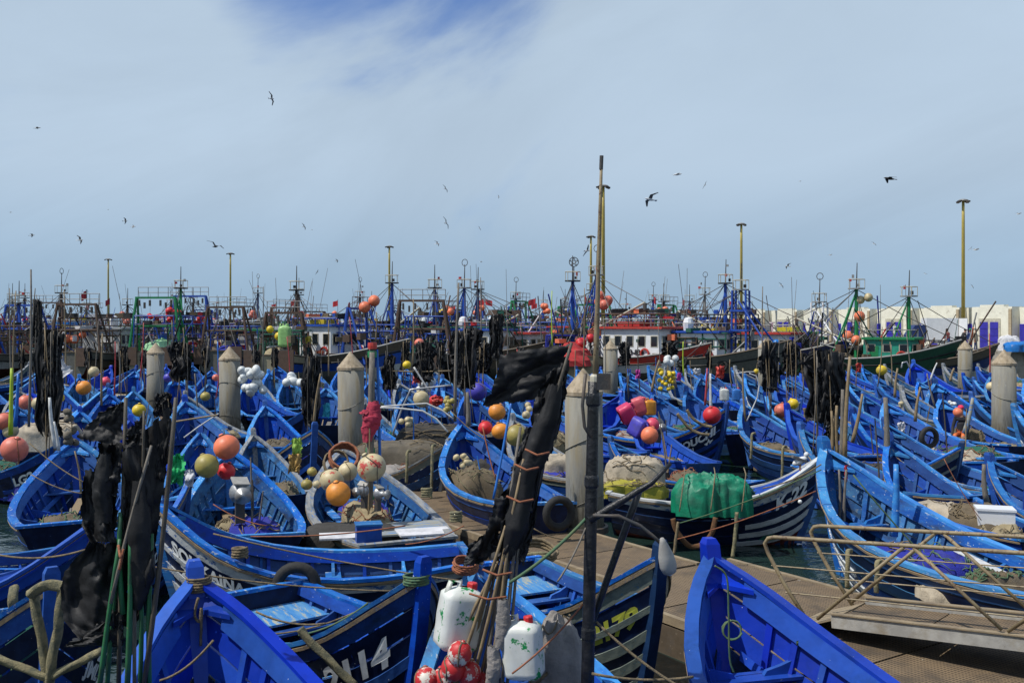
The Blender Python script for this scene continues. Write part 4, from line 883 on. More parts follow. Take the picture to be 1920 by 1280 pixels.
    for i in range(whips):
        xx = X(rnd.uniform(.3, .7)); MB().tube([(xx, rnd.uniform(-1.3, 1.3), top - .5), (xx + rnd.uniform(-.3, .3), rnd.uniform(-1.3, 1.3), top + rnd.uniform(3, 5.5))], [.03, .018], 4).build('whip_antenna', M['paint_grey'], root)
    if mtop is not None and rig:
        for e in (Vector((L / 2 - .3, 0, tsh(1) * zk)), Vector((-L / 2, 1.6, 2.3)), Vector((-L / 2, -1.6, 2.3)), Vector((0, B / 2, 2)), Vector((0, -B / 2, 2))):
            MB().tube([mtop, lerp(mtop, e, .5) - Vector((0, 0, .15)), e], .028, 4).build('stay_wire', M['darksteel'], root)
        if boom:
            e = mtop + Vector((boom, rnd.uniform(-1, 1), -2.2)); MB().tube([Vector((mtop.x, 0, mtop.z - 4.2)), e], .09, 6).build('boom', M['paint_cream'], root)
            MB().tube([mtop, e], .028, 4).build('boom_wire', M['darksteel'], root)
            MB().box(e - Vector((0, 0, .3)), (.22, .2, .5)).build('boom_block', M['darksteel'], root)
    if flag:
        fx = X(flag); MB().tube([(fx, .8, top), (fx, .8, top + 3.2)], .03, 4).build('flag_staff', M['darksteel'], root)
        def fl(u, v): return Vector((fx - .9 * u, .8 + .12 * math.sin(u * 6), top + 3.1 - .65 * v - .25 * u))
        MB().grid(fl, 6, 3).build('flag', M['flag_red'], root)
    if text and house:
        s_, dx, dz, h2, tm = text; vs, fs, wd2, hh = text_mesh(s_); k = h2 / hh; t0, ln, wd, h, wm, rm = house
        MB().add([(X(t0) + dx + u * k, -wd * .5 - .03, tsh(t0) * zk * .72 + dz + v * h2) for u, v in vs], fs).build('lettering', M[tm], root)
    return root

WB = ('paint_blue',)
trawler(25, 86, 82, 'grey trawler at the left edge with blue gantry frame', hull='hull_grey', band='hull_white', gantry=(.12, 4.6, 4.2, 'paint_blue'), nets=[(.2, 3, 1.2, 'net_brown')], mast=(.55, 6, 'paint_blue', 'pole'), seed=11, floats=[(.3, 0, 4, .3, 'float_red', 4)])
trawler(115, 96, 80, 'trawler with blue railed frame behind the white plastic sheets', hull='hull_grey', band='hull_green', gantry=(.12, 5.0, 4.6, 'paint_blue'), nets=[(.2, 3, 1.4, 'net_green')], mast=(.5, 7.5, 'paint_rust', 'pole'), seed=12, house=(.6, 4, 3.6, 2.6, 'paint_cream', 'paint_cream'))
trawler(212, 88, 84, 'rusty trawler with broad black gantry left of the first pile', hull='hull_grey', band='hull_brown', gantry=(.10, 4.9, 4.6, 'paint_rust'), nets=[(.18, 3.2, 1.0, 'net_brown')], house=(.5, 4.2, 3.6, 2.6, 'white', 'white'), seed=13, flag=.3, floats=[(.2, 1, 3.6, .35, 'float_orange', 3)])
trawler(345, 90, 86, 'trawler with a tall green gantry and red floats between the first two piles', hull='hull_beige', band='hull_black', gantry=(.10, 5.6, 4.6, 'paint_green'), nets=[(.18, 4, 1.7, 'lime_drum')], mast=(.45, 7.8, 'paint_green', 'pole'), floats=[(.25, -.4, 5.2, .32, 'float_red', 9)], seed=14, flag=.45)
trawler(400, 104, 84, 'trawler with blue A-frame just left of the second pile', hull='hull_navy', band='hull_navy', gantry=(.12, 6.2, 4.4, 'paint_blue'), seed=15, floats=[(.3, 0, 4.6, .35, 'float_red', 4)], nets=[(.2, 3, 1.4, 'net_blue')])
trawler(470, 92, 84, 'dark trawler with black gantry right of the second pile', hull='hull_grey', band='hull_navy', gantry=(.10, 4.7, 4.4, 'paint_rust'), house=(.5, 4, 3.6, 2.4, 'white', 'paint_green'), nets=[(.2, 3.2, 1.3, 'net_blue')], seed=16)
trawler(556, 80, 86, 'trawler with beige stern panel and blue stripe left of the third pile', hull='hull_beige', band='paint_blue', low='hull_white', gantry=(.25, 4.2, 3.8, 'paint_rust'), nets=[(.12, 2.6, 1.2, 'net_tan')], L=14, B=4.2, seed=17, mast=(.5, 7.2, 'paint_rust', 'pole'), floats=[(.1, 0, 4, .3, 'float_yellow', 2)])
trawler(640, 79, -28, 'trawler with white wheelhouse and blue roof above the third pile', hull='hull_brown', band='paint_blue', low='hull_white', house=(.42, 3.6, 3.4, 2.9, 'truckwhite', 'paint_blue'), L=13, B=4.4, gantry=(.62, 4.4, 3.4, 'paint_blue'), floats=[(.75, -.5, 6.0, .42, 'float_orange', 3)], seed=18, rig=False)
trawler(735, 90, -35, 'dark-hulled trawler with thick blue mast right of the third pile', hull='hull_brown', band='hull_grey', low='hull_white', mast=(.5, 8.4, 'paint_blue', 'pole'), house=(.3, 3.6, 3.4, 2.4, 'truckwhite', 'truckwhite'), nets=[(.7, 3, 1, 'net_brown')], seed=19, boom=3.5)
trawler(815, 84, 84, 'rusty trawler with yellow panels and angular gantry left of the middle', hull='hull_grey', band='hull_black', gantry=(.12, 5.2, 4.8, 'paint_rust'), nets=[(.2, 3, 1.6, 'net_green'), (.3, 2.5, 1.2, 'crate_yellow')], mast=(.5, 7.6, 'paint_blue', 'pole'), seed=20, floats=[(.05, 1.3, 2.7, .38, 'float_orange', 1)])
trawler(905, 82, -30, 'trawler with white windowed wheelhouse and blue trim in the middle', hull='hull_brown', band='hull_brown', low='hull_grey', house=(.5, 4.6, 4.0, 2.5, 'truckwhite', 'paint_blue'), gantry=(.3, 4.4, 4.2, 'hull_navy'), mast=(.38, 7.6, 'paint_blue', 'tripod'), floats=[(.3, -.8, 5.4, .35, 'float_orange', 5), (.3, -1, 5.0, .3, 'float_yellow', 3)], seed=21)
trawler(985, 86, -22, 'trawler with white wheelhouse and thin red roof behind the big black flag', hull='hull_brown', band='hull_grey', house=(.45, 4.6, 3.8, 2.2, 'truckwhite', 'paint_red'), mast=(.2, 7.6, 'hull_navy', 'pole'), nets=[(.15, 3, 2.4, 'net_blue')], seed=22, boom=4)
trawler(1075, 78, 84, 'trawler with heaped red nets and blue mast topped by a star ring', hull='hull_beige', band='hull_grey', mast=(.42, 8.0, 'paint_blue', 'pole'), nets=[(.06, 4.0, 1.5, 'net_red'), (.3, 3, 1.3, 'net_green')], seed=23, floats=[(.1, -1, 3.5, .35, 'float_red', 4)], boom=-4)
trawler(1212, 76, -38, 'trawler numbered 3-834 with white wheelhouse and red roof', hull='paint_red', band='truckwhite', low='hull_grey', house=(.5, 5.6, 4.2, 2.7, 'truckwhite', 'paint_red'), L=13, B=5, text=('3-834', -.2, .75, .42, 'letter_black'), mast=(.15, 8.6, 'paint_blue', 'tripod'), boom=5, floats=[(.2, 0, 6.3, .4, 'float_salmon', 7)], seed=24, nets=[(.12, 2.6, 1.8, 'cloth_white')])
trawler(1318, 74, -30, 'grey-hulled trawler with a tall blue ladder mast and tyre on its bow', hull='hull_grey', band='hull_grey', low='hull_navy', house=(.52, 3.8, 3.6, 2.4, 'truckwhite', 'paint_blue'), mast=(.72, 6.6, 'paint_blue', 'lattice'), L=13, B=4.8, seed=25, tyres=3, floats=[(.9, 0, 2.6, .3, 'tarp_blue', 3)])
trawler(1425, 80, -26, 'navy trawler with white wheelhouse and pinkish roof behind the right-hand grey pile', hull='hull_navy', band='hull_navy', low='hull_black', house=(.55, 4.6, 3.8, 2.2, 'truckwhite', 'paint_red'), mast=(.3, 8.0, 'paint_blue', 'pole'), seed=26, boom=-4, nets=[(.2, 2.5, 1.3, 'net_brown')], L=14)
trawler(1522, 82, -40, 'trawler with white ladder mast and green-white wheelhouse before the cream building', hull='hull_brown', band='hull_brown', house=(.4, 3.4, 3.4, 2.3, 'paint_cream', 'paint_green'), mast=(.55, 6.0, 'truckwhite', 'lattice'), floats=[(.75, -.6, 3.4, .55, 'float_orange', 1), (.7, .3, 3.1, .4, 'float_red', 2)], nets=[(.72, 2.6, 1.1, 'net_tan')], seed=27, L=13)
trawler(1632, 75, -24, 'green trawler with green mast and buoys, bow towards the quay', hull='hull_green', band='hull_green', low='hull_grey', house=(.62, 3.8, 3.4, 1.8, 'paint_teal', 'paint_green'), mast=(.42, 7.2, 'paint_green', 'tripod'), floats=[(.42, -.2, 3.2, .42, 'float_orange', 1), (.44, -.3, 5.0, .38, 'float_orange', 1), (.46, -.4, 6.6, .36, 'float_beige', 2)], nets=[(.3, 3, 1, 'net_brown')], seed=28, L=12.5, boom=-4.5, flag=None)
trawler(1748, 74, -20, 'small blue trawler with green tripod mast alongside the quay', hull='hull_brown', band='hull_navy', low='hull_white', mast=(.32, 6.6, 'paint_green', 'tripod'), L=9, B=3.8, seed=29, boom=-4, whips=1, zk=.92)
# rows behind
_far = [(20, 120), (75, 135), (150, 128), (185, 150), (260, 118), (305, 140), (375, 130), (430, 150), (505, 122), (540, 140), (590, 112), (660, 118), (690, 140), (770, 112), (800, 140), (860, 118), (885, 150), (945, 112), (1000, 125), (1040, 140), (1075, 108), (1115, 105), (1165, 112), (1190, 135), (1245, 108), (1290, 118), (1350, 104), (1375, 125)]
for i, (px, d) in enumerate(_far):
    rr = random.Random(i * 13 + 2); hd = rr.choice([84, 80, -30, -40, 150])
    trawler(px, d, hd, 'distant trawler, %s from the left in the back rows' % ordw(i), L=rr.uniform(14, 18), B=5.2, hull=rr.choice(['hull_grey', 'hull_navy', 'hull_brown', 'hull_black']), band=rr.choice(['hull_grey', 'hull_navy', 'paint_blue']), house=(.5, 4.2, 3.8, 2.6, rr.choice(['truckwhite', 'white', 'paint_cream', 'paint_grey', 'paint_rust']), rr.choice(['paint_blue', 'paint_cream', 'paint_red', 'paint_green'])),
            mast=(rr.uniform(.25, .7), rr.uniform(5.5, 8.6), rr.choice(['paint_blue', 'paint_blue', 'hull_navy', 'paint_rust', 'paint_grey']), rr.choice(['pole', 'tripod', 'pole'])), gantry=(.1, rr.uniform(4.5, 6), 4.4, rr.choice(['paint_blue', 'paint_rust', 'paint_blue', 'paint_green'])) if rr.random() < .6 else None,
            nets=[(.2, 3, rr.uniform(1, 2.2), rr.choice(['net_brown', 'net_blue', 'net_red', 'net_green']))], floats=[(.3, 0, rr.uniform(3.5, 6), .35, rr.choice(['float_orange', 'float_red', 'float_salmon']), 4)], seed=100 + i, tyres=0, boom=rr.choice([False, 4, -4]), flag=rr.choice([None, .3, .2]))

# ------------------------------------------------------------------ far quay, buildings, lamps
QZ = 2.2
def quay():
    # right-hand quay: front edge, then back to the horizon side
    front = [(25.5, 150), (37.0, 86.5), (41.5, 79.5), (70, 66)]
    far = [(300, 66), (300, 400), (25.5, 400)]
    poly = front + far; n = len(poly)
    mb = MB().add([(x, y, -1) for x, y in poly] + [(x, y, QZ) for x, y in poly], [tuple(range(n, 2 * n)), tuple(range(n))[::-1]] + [(i, (i + 1) % n, (i + 1) % n + n, i + n) for i in range(n)])
    struct(mb.build('quay', M['quay']))
    mb = MB().box((-130, 260, .9), (340, 60, 2.6)); struct(mb.build('quay_far', M['quay']))
    for i in range(5):
        p = Vector((38.2 + i * 2.3, 84.0 - i * 3.2 if i < 2 else 80.2 - i * .8, 1.2))
quay()
def building():
    A = Vector((46.8, 85.5, QZ)); u = Vector((-.406, .914, 0)).normalized(); nn = Vector((-u.y, u.x, 0))
    if nn.y > 0: nn = -nn
    root = thing('quay_storehouse', A, 'long cream harbour storehouse with violet doors and stepped parapet', 'building')
    rz = math.atan2(u.y, u.x); root.rotation_euler = (0, 0, rz)
    # local: x along facade, y = depth; the harbour side is +y or -y
    sgn = 1 if (Matrix.Rotation(rz, 3, 'Z') @ Vector((0, 1, 0))).dot(nn) > 0 else -1
    H = 3.75; per = 5.7; nun = 10; WB_ = 4.25
    def bx(nm, c, s, m, par=root): return MB().box((c[0], c[1] * sgn, c[2]), s).build(nm, m, par)
    bx('rear_wall', (nun * per / 2 - 8, -3.2, H / 2), (nun * per, .4, H), M['plaster'])
    bx('roof_slab', (nun * per / 2 - 8, -1.6, H - .3), (nun * per, 3.4, .2), M['plaster_grey'])
    for i in range(nun):
        x0 = -8 + i * per; w = WB_
        bay = bx('bay', (x0 + w / 2, 0, H / 2), (w, 2.6, H), M['plaster'])
        bx('parapet_block', (x0 + w * .5, 1.0, H + .09), (w * .6, .6, .18), M['plaster'], bay)
        bx('corner_pilaster', (x0 + .16, 1.34, H / 2 - .1), (.3, .12, H - .2), M['tan'], bay)
        sur = bx('door_surround', (x0 + w * .55, 1.33, 1.35), (2.3, .1, 2.7), M['paint_cream'], bay)
        for k in (-.55, .55):
            dr = bx('door', (x0 + w * .55 + k, 1.36, 1.2), (.86, .1, 2.35), M['purple'], root)
            for zz in (.65, 1.2, 1.8): bx('door_rail', (x0 + w * .55 + k, 1.425, zz), (.84, .03, .06), M['purple'], dr)
        xr = x0 + w + (per - w) / 2
        bx('recess_wall', (xr, .25, H / 2 - .03), (per - w, .3, H - .06), M['plaster'])
        dr = bx('recess_door', (xr, .45, 1.1), (1.2, .1, 2.2), M['purple'])
    return root
building()
def lamp_post(px, top, d, label):
    x = (px - 960) / F * d; zt = EYE + (HY - top) / F * d
    root = thing('lamp_post', (x, d, QZ), label, 'lamp post', 'tall yellow lamp posts along the quay')
    h = zt - QZ
    MB().tube([(0, 0, 0), (0, 0, h * .85), (0, 0, h)], [.19, .15, .13], 8).build('post', M['lampyellow'], root, True)
    MB().lathe([(.42, h - .06), (.45, h), (.42, h + .06), (.15, h + .14)], n=10).build('lamp_ring', M['paint_grey'], root)
    for i in range(4):
        a = i * math.pi / 2 + .5
        MB().box((.5 * math.cos(a), .5 * math.sin(a), h - .09), (.34, .28, .16), (0, .3, a)).build('floodlight', M['darksteel'], root)
for i, (px, top, d) in enumerate([(1806, 376, 93), (1390, 420, 116), (1131, 349, 88), (1108, 443, 133), (730, 462, 151), (432, 475, 166), (203, 486, 182)]):
    lamp_post(px, top, d, 'tall yellow lamp post with ring of lamps, %s' % ['rising behind the storehouse at the right', 'behind the blue-masted trawlers right of the middle', 'close right of the beige mast', 'close left of the beige mast', 'above the blue-roofed wheelhouse', 'above the second pile', 'leftmost one'][i])
def truck():
    p = Vector((36.9, 86.5, QZ)); p = dp(1768, 650, 90); p.z = QZ
    root = thing('box_truck', p, 'white box truck with open rear doors on the quay', 'truck', rz=R(172))
    MB().box((.3, 0, 1.75), (2.7, 1.95, 1.95)).build('cargo_box', M['truckwhite'], root)
    MB().box((.3, 0, .72), (2.9, 1.9, .14)).build('box_sill', M['darksteel'], root)
    c = MB().add([(1.7, y, z) for y in (-.9, .9) for z in (.5, 2.1)] + [(2.6, y, z) for y in (-.9, .9) for z in (.5, 2.1)] + [(3.2, y, z) for y in (-.9, .9) for z in (.5, 1.2)], [(0, 1, 3, 2), (1, 5, 7, 3), (0, 2, 10, 8), (5, 9, 11, 7), (9, 8, 10, 11), (0, 8, 9, 5, 1), (2, 3, 7, 11, 10)]).build('cab', M['hull_navy'], root)
    MB().add([(2.67, -.8, 1.95), (3.1, -.8, 1.3), (3.1, .8, 1.3), (2.67, .8, 1.95)], [(0, 1, 2, 3)]).build('windscreen', M['glass'], c)
    for x in (-.4, 2.4):
        for y in (-.85, .85):
            MB().lathe([(.4, -.12), (.42, 0), (.4, .12)], (x, y, .42), 14, rot=Matrix.Rotation(R(90), 3, 'X')).build('wheel', M['tyre'], root)
    for sd in (1, -1):
        MB().box((-1.35, sd * 1.35, 1.75), (.06, .95, 1.9), (0, 0, sd * .5)).build('rear_door', M['truckwhite'], root)
truck()

# ------------------------------------------------------------------ people
def body_mesh(joints, edges, regions):
    """one skinned body: joints name -> (pos, radius)"""
    me = bpy.data.meshes.new('body'); ks = list(joints); ix = {k: i for i, k in enumerate(ks)}
    me.from_pydata([joints[k][0] for k in ks], [(ix[a], ix[b]) for a, b in edges], [])
    o = bpy.data.objects.new('tmp', me); COL.objects.link(o)
    md = o.modifiers.new('s', 'SKIN'); md.use_smooth_shade = True
    for i, k in enumerate(ks):
        r = joints[k][1]; r = r if isinstance(r, tuple) else (r, r); me.skin_vertices[0].data[i].radius = r
        me.skin_vertices[0].data[i].use_root = (k == 'pelvis')
    sd = o.modifiers.new('d', 'SUBSURF'); sd.levels = 2; sd.render_levels = 2
    dg = bpy.context.evaluated_depsgraph_get(); dg.update()
    out = bpy.data.meshes.new_from_object(o.evaluated_get(dg))
    bpy.data.objects.remove(o); bpy.data.meshes.remove(me)
    J = [(Vector(joints[k][0]), regions.get(k, 0)) for k in ks]
    for p in out.polygons:
        c = p.center; p.material_index = min(J, key=lambda q: (q[0] - c).length)[1]; p.use_smooth = True
    return out
def person(loc, rz, label, top, bottom, pose='stand', hat=None, hold=None):
    root = thing('person', loc, label, 'person', None, rz)
    lean = {'stand': 0, 'walk': .12, 'bend': .55, 'sit': .18}[pose]
    hipz = .93 if pose != 'sit' else .52
    sh = Vector((lean * .5, 0, hipz + .52 * math.cos(lean)))
    J = {'pelvis': ((0, 0, hipz), (.15, .13)), 'waist': ((lean * .18, 0, hipz + .2), (.14, .12)), 'chest': ((lean * .4, 0, hipz + .40 * math.cos(lean * .7)), (.17, .13)), 'neckb': (tuple(sh), (.11, .10)),
         'neck': (tuple(sh + Vector((lean * .1, 0, .09))), .055), 'headb': (tuple(sh + Vector((lean * .15 + .02, 0, .17))), (.085, .075)), 'head': (tuple(sh + Vector((lean * .18 + .02, 0, .27))), (.095, .085)), 'crown': (tuple(sh + Vector((lean * .18, 0, .335))), (.06, .06))}
    E = [('pelvis', 'waist'), ('waist', 'chest'), ('chest', 'neckb'), ('neckb', 'neck'), ('neck', 'headb'), ('headb', 'head'), ('head', 'crown')]
    reg = {'pelvis': 1, 'waist': 0, 'chest': 0, 'neckb': 0, 'neck': 2, 'headb': 2, 'head': 2, 'crown': 2}
    for s, nm in ((1, 'l'), (-1, 'r')):
        st = .16 * s if pose == 'walk' else 0
        if pose == 'sit': hip, kn, an, toe = (.02, .1 * s, hipz - .02), (.42, .12 * s, hipz - .02), (.44, .12 * s, .08), (.58, .13 * s, .04)
        else: hip, kn, an, toe = (0, .1 * s, hipz - .08), (st * .9 + .03, .11 * s, .5), (st * 1.6 - .02, .11 * s, .09), (st * 1.6 + .13, .125 * s, .035)
        fw = {'stand': .05, 'walk': .28, 'bend': .3, 'sit': .25}[pose]
        J.update({'hip' + nm: (hip, .10), 'kn' + nm: (kn, .068), 'an' + nm: (an, .045), 'toe' + nm: (toe, .04),
                  'sho' + nm: (tuple(sh + Vector((-.02, .17 * s, -.04))), .068), 'elb' + nm: (tuple(sh + Vector((fw * .3, .23 * s, -.32))), .05), 'wri' + nm: (tuple(sh + Vector((fw * 1.1, .20 * s, -.52))), .036), 'han' + nm: (tuple(sh + Vector((fw * 1.3, .19 * s, -.62))), (.042, .025)), 'thu' + nm: (tuple(sh + Vector((fw * 1.3 + .05, .15 * s, -.58))), .014)})
        for fi in range(4):
            J['f%d' % fi + nm] = (tuple(sh + Vector((fw * 1.3 + .02 - .022 * (fi - 1.5), .19 * s, -.70 + .012 * abs(fi - 1.2)))), .010); E.append(('han' + nm, 'f%d' % fi + nm)); reg['f%d' % fi + nm] = 2
        E += [('pelvis', 'hip' + nm), ('hip' + nm, 'kn' + nm), ('kn' + nm, 'an' + nm), ('an' + nm, 'toe' + nm), ('neckb', 'sho' + nm), ('sho' + nm, 'elb' + nm), ('elb' + nm, 'wri' + nm), ('wri' + nm, 'han' + nm), ('han' + nm, 'thu' + nm)]
        reg.update({'hip' + nm: 1, 'kn' + nm: 1, 'an' + nm: 1, 'toe' + nm: 3, 'sho' + nm: 0, 'elb' + nm: 0, 'wri' + nm: 0, 'han' + nm: 2, 'thu' + nm: 2})
    me = body_mesh(J, E, reg)
    for m in (M[top], M[bottom], M['skin'], M['rubber']): me.materials.append(m)
    link('body', me, root)
    hc = Vector(J['head'][0])
    MB().ball(hc + Vector((-.02, 0, .045)), .105, 12, 7, (1.0, .92, .82)).build('hair' if not hat else 'cap', M[hat or 'hair'], root, True)
    if hat: MB().box(hc + Vector((.11, 0, .05)), (.09, .13, .015)).build('cap_brim', M[hat], root)
    for s in (1, -1): MB().ball(hc + Vector((.085, .035 * s, -.005)), .012, 6, 4).build('eye', M['hair'], root)
    MB().add([hc + Vector(v) for v in ((.085, -.015, -.045), (.085, .015, -.045), (.118, 0, -.04), (.09, 0, .01))], [(0, 1, 2), (1, 3, 2), (3, 0, 2)]).build('nose', M['skin'], root)
    MB().box(hc + Vector((.084, 0, -.075)), (.01, .045, .01)).build('mouth', M['cloth_red'], root)
    return root
p = dp(1778, 652, 85); p.z = QZ
person(p, R(200), 'person in maroon top and jeans carrying a pale crate on the quay', 'jacket_maroon', 'denim', 'walk')
c = MB().box((0, 0, 0), (.72, .42, .28)).add([(-.3, -.15, .141), (.3, -.15, .141), (.3, .15, .141), (-.3, .15, .141)], [(0, 1, 2, 3)]).build('fish_crate', M['float_white']); c.location = (p.x - .52, p.y - .1, QZ + .62); c.rotation_euler = (0, R(-38), R(15)); tag(c, 'pale fish crate held by the person in the maroon top', 'crate')
p = dp(1803, 648, 88); p.z = QZ; person(p, R(20), 'person in dark clothes behind the small pile on the quay', 'jacket_dark', 'jacket_dark', 'bend')
p = dp(1819, 657, 83); p.z = QZ; person(p, R(250), 'person in green cap and blue overalls on the quay', 'denim', 'denim', 'stand', 'cap_green')
p = dp(1829, 655, 84); p.z = QZ; person(p, R(300), 'person in tan jacket right of the green cap', 'jacket_tan', 'denim', 'stand')
p = dp(1803, 815, 31.5); p.z = .55; person(p, R(235), 'person in pink cap, black jacket and orange trousers sitting in a boat', 'jacket_dark', 'trousers_orange', 'sit', 'cap_pink')
p = dp(578, 640, 77); p.z = 2.0; person(p, R(300), 'person in yellow jacket at the stern of the beige-sterned trawler', 'crate_yellow', 'jacket_dark', 'stand')
# quay-side odds and ends
def heap(name, loc, sx, sy, h, m, label, cat, seed=0, group=None, rz=0, lump=.25, nu=44, nv=18, flat=.0, strands=0, smat='rope', rd=(.5, .42)):
    def f(u, v):
        a = 2 * math.pi * u; q = v * math.pi / 2; r = math.sin(q + .001) ** rd[0]
        k = 1 + lump * .8 * nz(math.cos(a) * 1.6 + seed * 9.1, math.sin(a) * 1.6, v * 1.6) + (lump + .12) * .32 * v * rn(math.cos(a) * 3.2 + seed, math.sin(a) * 3.2, v * 1.1) + (lump + .12) * .18 * v * rn(math.cos(a) * 7.5 + seed, math.sin(a) * 7.5, v * 1.8)
        ca, sa = math.cos(a), math.sin(a); sq = (abs(ca) ** 4 + abs(sa) ** 4) ** -.25
        zz = h * (math.cos(q) ** rd[1] if v < .999 else 0) * (1 + lump * .5 * nz(ca * r * 2 + seed, sa * r * 2, 5) + (lump + .1) * .3 * rn(ca * r * 2.4 + seed, sa * r * 3.4, 2) + (lump + .1) * .2 * rn(ca * r * 6 + seed, sa * r * 5, 7)) 
        return Vector((sx / 2 * r * ca * sq * k, sy / 2 * r * sa * sq * k, max(0, zz)))
    g = MB().grid(f, nu, nv, closed_u=True); rs = random.Random(seed * 5 + 1)
    for i in range(strands):                                # loose lines and folds of mesh lying over the heap
        u, v = rs.random(), rs.uniform(.15, .9); du = rs.choice([-1, 1]); P = []
        for j in range(9):
            P.append(f(u % 1, min(.97, max(.05, v))) * 1.03 + Vector((0, 0, .012))); u += du * rs.uniform(.01, .05); v += rs.uniform(-.12, .12)
        g.tube(smooth_path(P, 2), rs.uniform(.006, .013), 4, 1)
    o = g.build(name, [M[m], M[smat]], None, True); o.location = loc; o.rotation_euler = (0, 0, rz)
    return tag(o, label, cat, group)
p = dp(1892, 652, 83); heap('white_sack_heap', (p.x, p.y, QZ), 1.5, 1.2, 1.1, 'cloth_white', 'heap of white plastic sacks on the quay by the violet doors', 'sacks', 3)
p = dp(1912, 655, 80); heap('blue_tarpaulin', (p.x, p.y, QZ), 2.2, 1.4, .7, 'tarp_blue', 'bright blue tarpaulin over goods at the right edge of the quay', 'tarpaulin', 4)

# ------------------------------------------------------------------ cloth, rope, floats and other gear
def loft_rag(ledge, redge, d, seed, folds=3.0, amp=.06, nu=26, nv=36, ragged=.02, o=Vector(), tear=.16):
    """sheet between a left and a right edge (photo points at distance d), crumpled in depth"""
    def along_(pts, t):
        f = t * (len(pts) - 1); i = min(int(f), len(pts) - 2); a, b = pts[i], pts[i + 1]; return lerp(a[0], b[0], f - i), lerp(a[1], b[1], f - i)
    def f(u, v):
        a, b = along_(ledge, v), along_(redge, v); k = F / d
        px, py = lerp(a[0], b[0], u), lerp(a[1], b[1], u)
        e = min(u, 1 - u, v, 1 - v)
        s = nz(u * 2.2 + seed, v * 3.1, 1) * 1.1 + nz(u * 6 + seed, v * 7, 4) * .5 + nz(u * 15 + seed, v * 17, 8) * .22
        yy = amp * (nz(u * 2.2 + seed, v * 2.6, 1) * 1.3 + .7 * rn(u * 1.8 + v * .8 + seed, v * 1.4, 3) + .4 * rn(u * 3.5 - v + seed, v * 4, 6) + .16 * rn(u * 9 + seed, v * 9, 9))
        rg = ragged * k * (nz(u * 9 + seed, v * 9, 2) + .6 * nz(u * 23, v * 23 + seed, 3)) * (1 if e < .06 else .25)
        return dp(px + rg, py + rg * .8, d + yy) - o
    g = MB().grid(f, nu, nv); keep = []
    for j in range(nv):                                   # torn edges and holes
        for i in range(nu):
            u, v = (i + .5) / nu, (j + .5) / nv; e = min(1 - u, v * 2.2, (1 - v)) if tear else 1
            keep.append(e > tear * (.5 + .9 * nz(u * 6 + seed * 3, v * 8, 2) + .4 * nz(u * 17 + seed, v * 21, 5)) and nz(u * 5 + seed * 2, v * 9, 11) < (.52 if tear > .1 else .72))
    g.f = [q for q, k_ in zip(g.f, keep) if k_]; g.m = g.m[:len(g.f)]
    return g
def rag_tube(pts, rad, seed, n=22, lump=.5, o=Vector(), nv=44, ry=.8):
    """hanging crumpled bundle of sheet round a polyline"""
    pts = [Vector(p) for p in pts]
    def c(t):
        f = t * (len(pts) - 1); i = min(int(f), len(pts) - 2); return lerp(pts[i], pts[i + 1], f - i), lerp(rad[i], rad[i + 1], f - i)
    def f(u, v):
        p, r = c(v); a = 2 * math.pi * u; ca, sa = math.cos(a), math.sin(a)
        k = 1 + lump * (.9 * nz(ca * .9 + seed, sa * .9, v * 4) + .55 * rn(ca * 1.3 + seed, sa * 1.3, v * 3) + .38 * rn(ca * 2.8 + seed, sa * 2.8, v * 7) + .16 * rn(ca * 6, sa * 6 + seed, v * 19))
        return p + Vector((r * ca * k, r * sa * k * ry, r * .5 * nz(ca * 3, sa * 3 + seed, v * 12))) - o
    return MB().grid(f, n, nv, closed_u=True)
def pole_px(a, b, d, r, o, d2=None, bend=0.0, k=5):
    A, B = dp(a[0], a[1], d), dp(b[0], b[1], d2 or d)
    return [lerp(A, B, i / k) + Vector((bend * math.sin(math.pi * i / k), 0, 0)) - o for i in range(k + 1)]
def rope(pts, r, m, name='rope', label='', cat='rope', sag=0.0, group=None, parent=None, n=6, k=8):
    P = []
    pts = [Vector(p) for p in pts]
    for a, b in zip(pts[:-1], pts[1:]):
        for i in range(k): t = i / k; P.append(lerp(a, b, t) - Vector((0, 0, sag * 4 * t * (1 - t))))
    P.append(pts[-1]); o = P[0].copy()
    ob = MB().tube([p - o for p in P], r, n).build(name, M[m], parent, True); ob.location = o
    return tag(ob, label, cat, group) if label else ob

def flag_bundle(label, d, sticks, rags=(), tubes=(), sm='bamboo', r=.018, name='flag_bundle', ties=True, flagm='black', seed=0, tear=.05, lump=.5):
    """sticks: ((px,py) top, (px,py) bottom[, material[, radius]]); rags: (left edge, right edge, seed, amp[, material]); tubes: (points px, radii m, seed)"""
    base = dp(*sticks[0][1], d); root = thing(name, base, label, 'flag bundle', 'black flag markers')
    for i, s in enumerate(sticks):
        m = s[2] if len(s) > 2 else sm; rr = s[3] if len(s) > 3 else r
        off = .05 * math.sin(i * 2.4 + seed)
        MB().tube(pole_px(s[0], s[1], d + off, rr, base, bend=.02 * math.sin(i * 1.7)), [rr * .75] + [rr * .9] * 2 + [rr] * 3, 6).build('stick', M[m], root, True)
    for i, q in enumerate(rags):
        loft_rag(q[0], q[1], d + .04 * math.cos(i * 1.9), q[2], amp=q[3], o=base, tear=tear).build('flag', M[q[4] if len(q) > 4 else flagm], root, True)
    for q in tubes:
        rag_tube([dp(x, y, d) for x, y in q[0]], q[1], q[2], o=base, nv=q[3] if len(q) > 3 else 34, lump=lump).build('flag', M[flagm], root, True)
    return root

